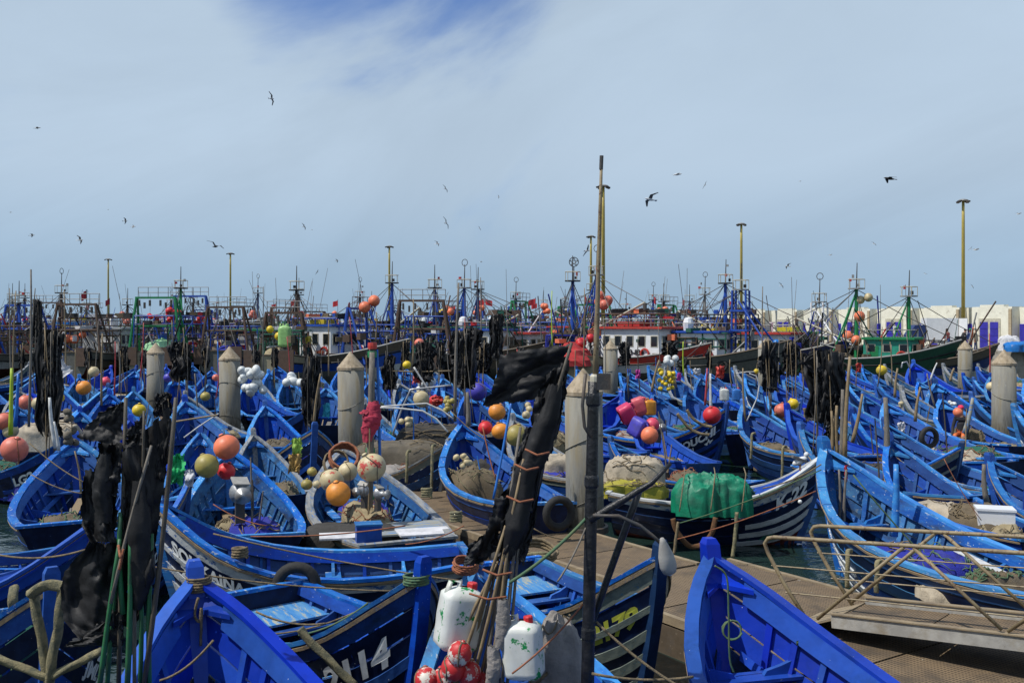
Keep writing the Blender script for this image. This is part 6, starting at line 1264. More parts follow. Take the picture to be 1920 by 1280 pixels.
# black flag bundles in the middle distance
def ragbundle(x, y0, y1, wpx, d, label, n=5, seed=0, sticks_to=None, lean=0, extra=()):
    yb = sticks_to or (y1 + 60); rr = random.Random(seed)
    st = [((x + rr.uniform(-.4, .4) * wpx + lean * .5, y0 + rr.uniform(-8, 14)), (x + rr.uniform(-.45, .45) * wpx - lean, yb + rr.uniform(-4, 8)), rr.choice(['bamboo', 'greypole', 'darkpole', 'bamboo'])) for i in range(n)]
    k = d / F; tb = []; m = 3 if wpx > 45 else 2
    for i in range(0):
        xo = r0 = 0; tb.append(([(x + xo + rr.uniform(-3, 3), y0 + rr.uniform(-2, 10)), (x + xo + rr.uniform(-6, 6), lerp(y0, y1, .35)), (x + xo * .9 + rr.uniform(-5, 5), lerp(y0, y1, .7)), (x + xo * .4, y1 + rr.uniform(-8, 6))], [r0 * .6, r0 * 1.15, r0 * rr.uniform(.7, 1.1), r0 * .35], seed + i * 3.7))
    rg = []
    for i in range(3 if wpx < 45 else 4):
        xo = (i - (1 if wpx < 45 else 1.5)) * wpx * .2; w2 = wpx * rr.uniform(.4, .65); j = lambda: rr.uniform(-.1, .1) * wpx
        ys = [lerp(y0, y1, q + rr.uniform(-.04, .04)) for q in (0, .3, .6, .85, 1)]; xs = [x + xo + j() for _ in ys]
        rg.append(([(a_ - w2 * (.5 + .3 * (n_ % 2)), b_) for n_, (a_, b_) in enumerate(zip(xs, ys))], [(a_ + w2 * (.9 - .3 * (n_ % 2)), b_ + 2) for n_, (a_, b_) in enumerate(zip(xs, ys))], seed + 20 + i, .05 + wpx * k * .16))
    for i in range(5 if wpx < 20 else 8):
        s = -1 if i % 2 else 1; xa = x + rr.uniform(-.3, .3) * wpx; ya = lerp(y0, y1, rr.uniform(-.05, .55)); hh = (y1 - y0) * rr.uniform(.3, .55)
        A, B = [(xa, ya), (xa, ya + hh * .5), (xa, ya + hh)], [(xa + s * wpx * rr.uniform(.25, .6), ya + hh * .25), (xa + s * wpx * rr.uniform(.3, .6), ya + hh * .6), (xa + s * wpx * rr.uniform(.1, .45), ya + hh * 1.1)]
        rg.append((A, B, seed + 5 + i, .05 + wpx * k * .06))
    return flag_bundle(label, d, st, rags=rg + list(extra), tubes=tb, r=max(.012, .7 * k), seed=seed, tear=.09)
for i, q in enumerate([(92, 610, 815, 40, 24, 'black rags round bamboo sticks by the white plastic sheets', 6, 3), (1548, 655, 795, 56, 24, 'largest black rag bundle on the right, over tall poles', 6, 5, 860), (1443, 638, 735, 30, 33, 'ragged black flags in front of the grey right-hand pile', 6, 7, 780), (1484, 640, 705, 26, 38, 'black rags right of the ones on the grey pile', 4, 9), (872, 615, 730, 42, 28, 'black rags left of the big black flag', 5, 11), (930, 588, 670, 22, 28, 'black furled flag on a stick before the white wheelhouse', 2, 13, 720), (795, 640, 715, 30, 31, 'black shaggy flags right of the third pile', 4, 15), (730, 665, 730, 22, 31, 'black rags beside the red and green light', 3, 17), (583, 665, 800, 30, 27, 'black rags left of the third pile', 4, 19), (338, 640, 715, 32, 36, 'black rags between the first two piles', 4, 21), (232, 648, 690, 18, 44, 'small black rags left of the first pile', 3, 23), (1172, 640, 685, 20, 40, 'black flag with red cloth behind the small pile', 3, 25), (1256, 640, 668, 24, 40, 'black flag above the yellow floats', 3, 27), (70, 560, 640, 16, 40, 'black flag on tall bamboo at the left', 2, 29), (480, 655, 680, 12, 44, 'small dark flag right of the second pile', 2, 31), (305, 735, 780, 26, 27, 'black net rag at the foot of the first pile', 3, 33, 790), (1018, 655, 690, 20, 36, 'black rag behind the big flag', 2, 35), (1560, 790, 835, 22, 23.8, 'lower black rags on the tall poles at right', 4, 37, 880), (905, 640, 700, 26, 29, 'black bag-like flag with a red strip left of the big flag', 3, 39), (655, 672, 690, 10, 40, 'tiny black flag before the blue-roofed wheelhouse', 2, 41)]):
    ragbundle(q[0], q[1], q[2], q[3], q[4], q[5], n=q[6], seed=q[7], sticks_to=q[8] if len(q) > 8 else None)
for i, (x, y0, y1, wp, d) in enumerate([(40, 650, 690, 11, 46), (165, 650, 690, 12, 50), (268, 655, 690, 11, 48), (385, 650, 690, 13, 48), (515, 650, 690, 12, 46), (690, 655, 690, 10, 46), (760, 640, 680, 14, 44), (825, 640, 690, 14, 44), (975, 650, 690, 12, 46), (1330, 655, 690, 10, 46), (1505, 660, 700, 12, 42)]):
    ragbundle(x, y0, y1, wp, d, 'small black flag marker in front of the trawlers, %s from the left' % ordw(i), n=3, seed=61 + i * 3, sticks_to=y1 + 35)
# white plastic sheets on sticks, left
for i, (le, re, d, m_, lb) in enumerate([([(118, 622), (105, 640), (98, 655)], [(122, 622), (120, 640), (118, 656)], 30, 'cloth_white', 'small white plastic pennant at the left'), ([(112, 665), (95, 690), (92, 706)], [(128, 690), (137, 685), (137, 700)], 27, 'cloth_white', 'white plastic sheet on the black rags at the left'), ([(92, 704), (95, 712), (112, 717)], [(137, 682), (137, 692), (134, 697)], 26.8, 'cloth_white', 'lower fold of white plastic at the left')]):
    o0 = dp(*le[0], d); o = loft_rag(le, re, d, i * 3.3, amp=.06, o=o0, nu=8, nv=8).build('plastic_sheet', M[m_], None, True); o.location = o0; tag(o, lb, 'plastic sheet')

# ------------------------------------------------------------------ bamboo and other poles standing in the boats
_p = [((58, 505), (54, 800), 26, 'greypole', .035, 'tall grey pole near the left edge'), ((18, 540), (22, 760), 40, 'greypole', .03, 'thin pole by the left edge'), ((30, 545), (24, 730), 34, 'bamboo', .03, 'second thin pole by the left edge'), ((66, 540), (60, 620), 40, 'greypole', .03, 'short pole right of the tallest left one'), ((22, 690), (20, 815), 22, 'limepole', .05, 'lime green pole at the left edge'), ((34, 700), (28, 800), 23, 'bluepole', .045, 'blue pole beside the lime one'), ((120, 545), (124, 720), 44, 'bamboo', .035, 'bamboo by the white pennant'), ((192, 625), (190, 760), 34, 'bamboo', .04, 'bamboo pole left of the first pile'), ((216, 640), (214, 745), 38, 'redpole', .03, 'reddish pole left of the first pile'), ((322, 600), (324, 720), 44, 'greypole', .035, 'grey pole right of the first pile'), ((408, 640), (412, 720), 40, 'bluepole', .04, 'blue-grey pole left of the second pile'), ((494, 537), (494, 705), 44, 'greypole', .025, 'thin grey pole right of the second pile'), ((616, 600), (616, 705), 40, 'bamboo', .03, 'bamboo before the blue-roofed wheelhouse'), ((569, 690), (570, 722), 40, 'redpole', .03, 'short red stick by the red cloth'), ((601, 700), (588, 800), 25, 'bamboo', .035, 'leaning bamboo left of the third pile'), ((706, 585), (704, 640), 44, 'bamboo', .03, 'bamboo beside the orange floats'), ((775, 560), (774, 690), 40, 'bamboo', .035, 'bamboo rising by the yellow ring'), ((860, 530), (853, 790), 26, 'greypole', .045, 'tall thin grey pole left of the big black flag'), ((901, 520), (902, 640), 44, 'greypole', .03, 'thin pole before the white wheelhouse'), ((876, 735), (878, 800), 24, 'greypole', .06, 'stout grey post by the orange netted buoy'), ((1035, 545), (1036, 655), 44, 'limepole', .03, 'yellow-banded thin pole behind the big flag'), ((1096, 540), (1094, 690), 44, 'bamboo', .03, 'thin pole left of the beige mast'), ((1281, 640), (1282, 705), 40, 'limepole', .03, 'yellow-green pole before the blue ladder mast'), ((1430, 537), (1430, 690), 38, 'greypole', .03, 'tall thin pole by the grey pile'), ((1594, 668), (1584, 870), 22.5, 'bamboo', .055, 'pale stout pole right of the black rags'), ((1580, 730), (1578, 865), 22.8, 'greypole', .06, 'dark post in the right pole bundle'), ((1569, 760), (1571, 860), 23, 'bamboo', .05, 'post left in the right pole bundle'), ((1559, 770), (1560, 850), 23, 'bamboo', .045, 'leftmost post of the right pole bundle'), ((1617, 738), (1598, 830), 25, 'bamboo', .05, 'leaning pale post right of the pole bundle'), ((1660, 745), (1662, 900), 22, 'greypole', .075, 'thick grey post in the right boats'), ((1683, 690), (1678, 745), 34, 'bamboo', .05, 'short post below the yellow buoy'), ((1726, 725), (1716, 790), 30, 'bamboo', .05, 'pale oar-like post among the right boats'), ((1738, 700), (1754, 765), 32, 'greypole', .035, 'thin leaning rod among the right boats'), ((1824, 745), (1808, 812), 29, 'deckwood', .07, 'pale pole with holes beside the orange trousers'), ((1845, 870), (1850, 940), 17.5, 'greypole', .05, 'dark stick in the boat at the right edge'), ((1680, 870), (1676, 1005), 17.0, 'rail', .07, 'upright blue post in the boat behind the railing'), ((1757, 680), (1745, 712), 40, 'whitepole', .04, 'white leaning pole near the quay'), ((1789, 690), (1782, 715), 40, 'bamboo', .06, 'short beige post near the small quay pile'), ((1332, 700), (1333, 770), 33, 'whitepole', .05, 'white pipe right of the star bow'), ((1326, 690), (1322, 760), 34, 'redpole', .04, 'red pole right of the star bow'), ((1393, 690), (1398, 790), 30, 'bamboo', .035, 'bamboo at the bow right of the star'), ((1236, 675), (1222, 735), 36, 'bamboo', .05, 'pale leaning pole by the yellow floats'), ((1855, 625), (1856, 705), 60, 'redpole', .04, 'rusty post on the quay edge'), ((1587, 880), (1582, 1000), 17.6, 'greypole', .03, 'thin stick in the bow behind the railing'), ((1573, 880), (1573, 985), 17.7, 'greypole', .028, 'second thin stick in the bow behind the railing'), ((140, 845), (152, 925), 19, 'bamboo', .022, 'thin reed in the boat behind the black flags'), ((365, 700), (372, 800), 32, 'greypole', .03, 'grey stick right of the rag between piles'), ((93, 745), (105, 840), 22, 'whitepole', .05, 'white pipe in the far-left boats'), ((101, 790), (110, 845), 22, 'whitepole', .04, 'second white pipe in the far-left boats')]
for a, b, d, m_, r_, lb in _p:
    o0 = dp(*b, d); o = MB().tube(pole_px(a, b, d, r_, o0, bend=.03 * math.sin(a[0])), [r_ * .6, r_ * .7, r_ * .8, r_ * .9, r_, r_], 7).build('pole', M[m_], None, True); o.location = o0; tag(o, lb, 'pole', 'poles standing in the boats')
# a thicket of thin sticks over the middle boats
_x = 96
for i in range(52):
    rr = random.Random(i * 17 + 1); _x += rr.uniform(18, 48)
    if _x > 1720: break
    d = rr.uniform(34, 46); yb = rr.uniform(706, 748); yt = yb - rr.uniform(45, 150); r_ = rr.uniform(.018, .032); ln = rr.uniform(-9, 9)
    o0 = dp(_x, yb, d); o = MB().tube(pole_px((_x + ln, yt), (_x, yb), d, r_, o0, bend=rr.uniform(-.06, .06)), [r_ * .6, r_ * .7, r_ * .8, r_ * .9, r_, r_], 6).build('stick', M[rr.choice(['bamboo', 'greypole', 'darkpole', 'bamboo', 'redpole', 'greypole'])], None, True); o.location = o0
    tag(o, 'thin stick over the middle boats, %s from the left of the thicket' % ordw(i), 'stick', 'thin sticks over the middle boats')
# thin bent rods and a metal frame right of the third pile
for i, (pts, d, m_, r_, lb) in enumerate([([(712, 764), (745, 765), (792, 770), (818, 785), (840, 810)], 20, 'whitepole', .02, 'bent white rod with green bands right of the red rag'), ([(715, 762), (770, 758), (800, 756), (830, 770), (850, 785)], 20.5, 'whitepole', .018, 'upper bent white rod right of the red rag'), ([(736, 815), (752, 770), (770, 730), (800, 727), (846, 722)], 23, 'steel', .025, 'bent metal frame tube near the middle'), ([(776, 688), (790, 710), (806, 735)], 30, 'whitepole', .03, 'short white rod below the yellow ring'), ([(1405, 700), (1418, 705), (1424, 720), (1420, 745), (1400, 790)], 31, 'whitepole', .02, 'white hooped rod at the bow right of the star'), ([(1380, 700), (1400, 697), (1415, 697)], 34, 'whitepole', .02, 'bent white rod with a yellow tip'), ([(1690, 690), (1692, 680), (1700, 678), (1706, 690)], 40, 'steel', .03, 'bent steel hook by the green hull'), ([(330, 790), (380, 782), (408, 778)], 20, 'bamboo', .02, 'taped rods lying behind the orange ball'), ([(345, 820), (372, 800), (410, 775)], 20.3, 'whitepole', .015, 'thin white rods behind the orange ball'), ([(735, 695), (775, 697), (850, 695)], 31, 'bamboo', .025, 'horizontal stick below the yellow ring')]):
    rope([dp(x, y, d) for x, y in pts], r_, m_, name='rod', label=lb, cat='rod', k=4)

# ------------------------------------------------------------------ mooring lines and thick ropes
_r = [((400, 1000), (960, 1100), 11.5, 'rope', .010, 'long line from the SOUKAINA bow to the right'), ((290, 1062), (760, 1108), 11.3, 'rope', .010, 'lower line crossing below the SOUKAINA boat'), ((560, 1190), (690, 1130), 10.8, 'greenrope', .012, 'green line beside the 2114 boat'), ((510, 1188), (690, 1135), 10.9, 'rope', .010, 'pale line beside the green one'), ((480, 1146), (610, 1168), 10.8, 'rope', .012, 'line above the bottom left bow'), ((300, 1275), (400, 1200), 9.2, 'rope', .012, 'knotted line in the bottom left boat'), ((1275, 980), (1540, 880), 17, 'greenrope', .010, 'pale green line before the striped navy boat'), ((1270, 1010), (1530, 920), 16.6, 'orangerope', .010, 'reddish line below the pale green one'), ((1600, 890), (1810, 1120), 15, 'greenrope', .012, 'long green line across the boat behind the railing'), ((1770, 860), (1840, 975), 18, 'orangerope', .008, 'thin red line among the right boats'), ((55, 830), (160, 905), 18, 'rope', .012, 'line from the salmon buoy into the blue boat'), ((60, 890), (160, 925), 17, 'rope', .010, 'second line into the blue boat at the left'), ((0, 1040), (160, 1030), 11, 'rope', .012, 'line across the lower left boat'), ((470, 1005), (760, 985), 16.5, 'orangerope', .012, 'brown cord lying over the stern deck of the grey-railed boat'), ((400, 945), (500, 985), 16.5, 'orangerope', .010, 'brown cord across the pale stern planks'), ((760, 1020), (870, 985), 16, 'orangerope', .010, 'brown cord to the rail beside the pontoon'), ((845, 770), (920, 830), 23, 'rope', .012, 'line running down from the dark stick'), ((1320, 640), (1250, 690), 60, 'darksteel', .02, 'thin dark line near the yellow floats'), ((905, 800), (930, 900), 20, 'orangerope', .014, 'reddish stick-like line in the boat with red and orange buoys'), ((960, 745), (925, 935), 19, 'bluepole', .025, 'pale blue rod leaning over the boat beside the pile'), ((1430, 915), (1540, 870), 17.5, 'rope', .012, 'line to the numbered bow'), ((1070, 1010), (1000, 990), 18, 'rope', .012, 'short line on the pontoon edge'), ((440, 560), (215, 600), 88, 'darksteel', .02, 'far rigging line at the left')]
for a, b, d, m_, r_, lb in _r: rope([dp(*a, d), dp(*b, d * .985)], r_, m_, label=lb, sag=.06 if d < 40 else .2, name='line', n=5)
M['brownrope'] = mat('brown_coir_rope', (.16, .075, .03), .95, (.10, .05, .025), 14, bump=1.0, bscale=70)
def thick(pts, r, lb, m_='oldrope', k=4):
    P = smooth_path(pts, 7); o = P[0].copy(); r *= .8
    ob = MB().twist([p - o for p in P], r, 12).build('thick_rope', M[m_], None, True); ob.location = o
    return tag(ob, lb, 'rope')
thick([dp(x, y, 9.35) for x, y in ((62, 1110), (75, 1180), (85, 1240), (92, 1290))], .055, 'left strand of thick mossy rope on the bottom left bow'); thick([dp(x, y, 9.3) for x, y in ((118, 1100), (108, 1180), (98, 1235), (90, 1290))], .055, 'right strand of thick mossy rope on the bottom left bow'); thick([dp(x, y, 9.3) for x, y in ((-10, 1232), (40, 1250), (88, 1268), (130, 1250), (190, 1220))], .045, 'thick mossy rope running across the bottom left bow'); thick([dp(x, y, 9.3) for x, y in ((55, 1115), (75, 1100), (95, 1095), (118, 1100))], .06, 'turn of thick rope round the bottom left post')
thick([dp(28, 1100, 10.6), dp(24, 1125, 10.5), dp(27, 1150, 10.6)], .06, 'thick rope fender at the lower left')
thick([dp(x, y, 10.05) for x, y in ((562, 1178), (580, 1200), (625, 1245), (665, 1285))], .05, 'thick yellowish rope hanging over the side left of 2114')
thick([dp(x, y, 19.0) for x, y in ((1262, 972), (1270, 997), (1292, 1022), (1318, 1020), (1335, 997), (1342, 970))], .06, 'brown rope fender hanging in a U on the navy boat', 'brownrope'); thick([dp(x, y, 18.9) for x, y in ((1382, 960), (1379, 1000), (1374, 1044))], .045, 'thick vertical rope fender on the navy boat'); thick([dp(x, y, 18.9) for x, y in ((1272, 978), (1268, 1005), (1264, 1038))], .035, 'thin pale rope beside the U fender', 'rope')
for x, y0, y1, d, lb in ((764, 848, 905, 23, 'left rope fender on the boat with the brown load'), (811, 838, 915, 22.8, 'right rope fender on the boat with the brown load'), (1468, 840, 905, 25.5, 'rope fender on the boat right of the star'), (1410, 815, 860, 27, 'left rope fender on the boat right of the star'), (1590, 1035, 1100, 15, 'ragged rope fender behind the railing'), (1645, 1055, 1110, 14.6, 'second rope fender behind the railing')): thick([dp(x + 6, y0 - 3, d), dp(x, y0, d - .05), dp(x - 1, (y0 + y1) / 2, d - .1), dp(x - 2, y1, d - .08)], .042, lb)
thick([dp(x, y, 26) for x, y in ((1270, 775), (1290, 800), (1310, 812), (1330, 815))], .05, 'lower drooping rope on the bow with the star', 'rope'); thick([dp(x, y, 26.2) for x, y in ((1288, 768), (1300, 785), (1320, 797), (1335, 800))], .05, 'upper drooping rope on the bow with the star', 'rope'); thick([dp(x, y, 33) for x, y in ((1452, 775), (1480, 792), (1500, 795), (1510, 780), (1508, 765))], .06, 'rope looped round the bow numbered 4', 'rope')
def coil(c, r, tn, m_, lb, th=.02, rot=(0, 0, 0), flat=.0):
    P = [Vector((r * (1 + .06 * math.sin(i * 1.3)) * math.cos(i * .5), r * (1 + .06 * math.cos(i * .9)) * math.sin(i * .5), i * th * 1.4 / 12.6 * 1.3)) for i in range(int(tn * 12.6) + 1)]
    o = MB().tube(P, th, 6).build('rope_coil', M[m_], None, True); o.location = c; o.rotation_euler = rot; return tag(o, lb, 'rope')
coil(dp(373, 1108, 10.33), .12, 6, 'rope', 'brown rope coiled round the stem head at the bottom left', .014); coil(dp(781, 1095, 10.3), .13, 4, 'greenrope', 'pale rope wound round the post of the 2114 boat', .014); thick([dp(x, y, 10.1) for x, y in ((372, 1120), (365, 1150), (374, 1165), (378, 1140), (376, 1210))], .018, 'loop of brown rope hanging inside the bottom left bow', 'rope')
coil(dp(1010, 1040, 16.4), .28, 3, 'rope', 'tan rope heap on the pontoon behind the central bundle', .03, (.3, .2, 0)); coil(dp(1005, 1060, 16), .22, 3, 'oldrope', 'second rope heap on the pontoon', .03, (-.3, .4, 1)); coil(dp(645, 862, 20.8), .3, 4, 'orangerope', 'tangle of brown twine at the bow of the grey-railed boat', .03, (.9, .3, 0)); coil(dp(630, 868, 20.7), .25, 3, 'rope', 'rope loop at the bow of the grey-railed boat', .02, (1.2, .5, 0)); coil(dp(872, 1068, 10.6), .13, 5, 'orangerope', 'brown twine wound on the bow of the jerrycan boat', .012, (.3, .1, 0)); coil(dp(1372, 1180, 10.6), .1, 2, 'greenrope', 'thin cord hanging in the bottom right bow', .01, (1.4, .2, 0)); coil(dp(800, 932, 19.0), .09, 4, 'oldrope', 'mossy rope knot on the right rail of the grey-railed boat', .025); coil(dp(855, 978, 17.3), .09, 4, 'oldrope', 'second mossy rope knot on the same rail', .025); coil(dp(450, 1045, 13.9), .1, 4, 'rope', 'rope knot on the SOUKAINA rail', .02)
thick([dp(x, y, 10.4) for x, y in ((1340, 1060), (1362, 1080), (1366, 1140), (1368, 1230), (1376, 1260))], .012, 'thin cord hanging from the bottom right stem', 'greenrope')
def tyre(px, py, d, r, lb, rz=0):
    root = MB().tube([(r * math.cos(q), 0, r * math.sin(q)) for q in [j * math.pi / 10 for j in range(21)]], r * .3, 8, cap=False).build('tyre_fender', M['tyre'], None, True); root.location = dp(px, py, d); root.rotation_euler = (0, 0, rz); tag(root, lb, 'tyre', 'tyre fenders')
tyre(1048, 962, 18.6, .26, 'half-hidden tyre on the side of the boat left of the nearest pile', .4); tyre(556, 1098, 13.7, .26, 'tyre hanging on the SOUKAINA boat side', .1); tyre(1742, 820, 27, .24, 'old tyre between the right boats', .3)
# white star on the HANOUCH bow and star ring on a mast
def star_ring(px, py, d, r):
    root = thing('star_ornament', dp(px, py, d), 'ring with a five-pointed star above the blue mast', 'ornament')
    MB().tube([(r * math.cos(q), 0, r * math.sin(q)) for q in [j * math.pi / 10 for j in range(21)]], .035, 5, cap=False).build('ring', M['darksteel'], root)
    P = [(r * math.sin(j * 4 * math.pi / 5), 0, r * math.cos(j * 4 * math.pi / 5)) for j in range(6)]
    for a, b in zip(P[:-1], P[1:]): MB().tube([a, b], .025, 4).build('star_bar', M['darksteel'], root)
    MB().tube([(0, 0, -r), (0, 0, -r - 1.3)], .04, 5).build('stalk', M['darksteel'], root)
star_ring(1076, 491, 78, .36)

# ------------------------------------------------------------------ gulls
def gull_mesh(flap, dark):
    """body, two bent wings and a tail; x forward, wing span 1.3 m"""
    P = {}
    body = MB(); pr = [(.005, .30), (.035, .27), (.05, .22), (.06, .12), (.075, 0), (.06, -.12), (.035, -.22), (.01, -.30)]
    body.lathe(pr, n=9, rot=Matrix.Rotation(R(90), 3, 'Y')); body.add([(.29, -.012, 0), (.29, .012, 0), (.36, 0, -.015), (.29, 0, .02)], [(0, 1, 2), (1, 3, 2), (3, 0, 2)])
    tail = MB().add([(-.24, -.03, 0), (-.24, .03, 0), (-.40, .08, 0), (-.42, 0, .005), (-.40, -.08, 0), (-.24, 0, .015)], [(0, 4, 3, 5), (5, 3, 2, 1), (0, 1, 2, 3, 4)])
    def wing(s):
        e = Vector((.10, .28 * s, .28 * math.sin(flap))); t = Vector((-.12, .66 * s, .28 * math.sin(flap) + .34 * math.sin(flap * .2 - .25)))
        return MB().add([(.12, .03 * s, .02), (-.10, .03 * s, .02), e + Vector((.04, 0, 0)), e + Vector((-.15, 0, 0)), t, t + Vector((-.06, -.03 * s, 0)), (.0, .03 * s, .045), e + Vector((-.04, 0, .015))], [(0, 2, 7, 6), (6, 7, 3, 1), (2, 4, 5, 7), (7, 5, 3), (0, 1, 3, 2), (2, 3, 5, 4)])
    return body, tail, wing
_g = {}
def gull(px, py, span, roll, yaw, dark, label, flap=.35, d=None):
    d = d or 1.3 * F / span * .8; root = thing('gull', dp(px, py, d), label, 'gull', 'gulls flying over the harbour'); root.rotation_euler = (R(roll), R(-8), R(yaw))
    k = (round(flap, 1), dark)
    if k not in _g:
        b, t, wg = gull_mesh(flap, dark); wm = M['gull_dark' if dark else 'gull_grey']; bm = M['gull_dark' if dark == 2 else 'gull_white']
        _g[k] = (b.mesh('body', bm, True), t.mesh('tail', bm), wg(1).mesh('wing', wm), wg(-1).mesh('wing', wm))
    for nm, me in zip(('body', 'tail', 'wing', 'wing'), _g[k]): link(nm, me, root)
_gl = [(509, 185, 22, 80, 60, 1, 'dark gull high in the sky left of centre', .3), (70, 240, 20, 5, 10, 0, 'pale gull at the upper left', .2), (404, 462, 30, 25, 80, 2, 'black gull with bent wings above the second pile', .7), (150, 450, 18, 50, 40, 1, 'dark gull above the far-left boats', .5), (835, 354, 14, 60, 60, 1, 'small gull high left of the beige mast', .4), (836, 418, 20, 70, 70, 1, 'larger gull below the small one left of the mast', .4), (570, 425, 12, 60, 50, 1, 'small dark gull above the white wheelhouses', .4), (820, 457, 14, 40, 30, 0, 'pale gull low left of the mast', .5), (595, 510, 10, -50, 60, 1, 'tiny gull just above the trawlers left', .3), (1219, 374, 36, 30, 200, 0, 'gull with spread wings right of the beige mast', .3), (1270, 327, 28, 5, 0, 0, 'pale gull gliding high right of the mast', .2), (1322, 347, 14, -60, 60, 1, 'small gull right of the gliding one', .3), (1668, 335, 36, 6, 180, 2, 'dark bird with dangling feet at the upper right', .05), (1101, 470, 22, -50, 40, 0, 'white gull left of the beige mast among the lamp posts', .4), (1477, 499, 16, 30, 190, 0, 'white gull before the right lamp post', .4), (1557, 478, 12, 0, 20, 0, 'small pale gull above the storehouse', .3), (1639, 457, 10, 40, 30, 0, 'tiny gull high above the storehouse', .4), (1830, 468, 20, 0, 10, 0, 'pale gull right of the right lamp post', .3), (1820, 466, 10, -40, 40, 1, 'small dark gull beside the right lamp post', .4), (1910, 401, 16, 5, 10, 0, 'pale gull at the right edge', .4), (60, 441, 16, -15, 20, 0, 'gull low at the left edge', .2), (20, 398, 8, 0, 20, 1, 'tiny gull at the left edge', .2), (235, 414, 14, -40, 20, 0, 'pale gull above the left lamp post', .3), (250, 425, 14, 25, 20, 0, 'second pale gull above the left lamp post', .3), (899, 428, 8, 60, 60, 1, 'tiny gull between mast and high gull', .4), (902, 491, 9, 10, 0, 1, 'tiny gull over the middle wheelhouses', .4), (632, 489, 10, -30, 0, 0, 'tiny pale gull left of the lamp post over the blue roof', .3), (935, 369, 6, 80, 0, 0, 'speck of a gull high near the mast', .3), (1500, 340, 8, 0, 20, 0, 'speck of a pale gull at the upper right', .3), (1465, 535, 12, 50, 30, 1, 'gull just left of the white ladder mast', .4), (1547, 553, 9, 50, 30, 1, 'small gull right of the white ladder mast', .4), (1823, 537, 8, 60, 30, 1, 'tiny gull low beside the right lamp post', .4), (1735, 513, 8, 20, 30, 0, 'tiny pale gull right of the green mast', .4), (585, 431, 6, 0, 0, 0, 'speck of a gull beside the small dark one', .3), (203, 393, 6, 0, 0, 0, 'speck of a gull at the left', .3)]
for q in _gl: gull(*q)
def standing_gull(px, py, d, lb):
    root = thing('gull', dp(px, py, d), lb, 'gull', 'gulls standing on boats'); rot = Matrix.Rotation(R(75), 3, 'Y')
    MB().ball((0, 0, .16), .085, 10, 8, (.8, .8, 1.8), rot=Matrix.Rotation(R(65), 3, 'Y')).build('body', M['gull_white'], root, True); MB().ball((.12, 0, .28), .05, 8, 6).build('head', M['gull_white'], root, True); MB().add([(.16, -.01, .28), (.16, .01, .28), (.22, 0, .27), (.16, 0, .295)], [(0, 1, 2), (1, 3, 2), (3, 0, 2)]).build('beak', M['float_amber'], root)
    MB().box((-.02, 0, .2), (.26, .14, .05), (0, .35, 0)).build('wing', M['gull_grey'], root)
    for s in (1, -1): MB().tube([(0, .03 * s, .1), (0, .03 * s, -.02)], .008, 5).build('leg', M['float_amber'], root)
standing_gull(1500, 880, 18.5, 'white gull standing on the boat left of the numbered bow')

# ------------------------------------------------------------------ loose gear lying in the boats
_names = ['bottom left boat', '2114 boat', '2179 boat', 'bottom right boat', 'jerrycan boat', 'SOUKAINA boat', 'grey-railed boat', 'pale-decked boat', 'boat behind the left black flags', 'boat cut by the left edge', 'boat with the yellow drum', 'corner boat with thick rope', 'narrow boat hidden by the black flags', 'boat with a faint number behind the flags', 'boat behind the railing', 'striped boat numbered 22', 'boat with the white box', 'right-edge boat above the railing', 'grey-striped bow boat', 'long boat below the sitting person', 'boat of the sitting person', 'boat right of the star bow', 'narrow pale-railed boat', 'boat with the single digit', 'HANOUCH boat', 'boat beside the beige load', 'boat with red and orange buoys', 'boat with the brown load', 'boat marked LG', 'boat before the second pile', 'boat with faint lettering', 'LG2 boat', 'far-left boat', 'boat with white floats', 'boat left of the third pile', 'boat left of the first pile', 'boat behind the bent rods']
rnd = random.Random(77); _seen = set()
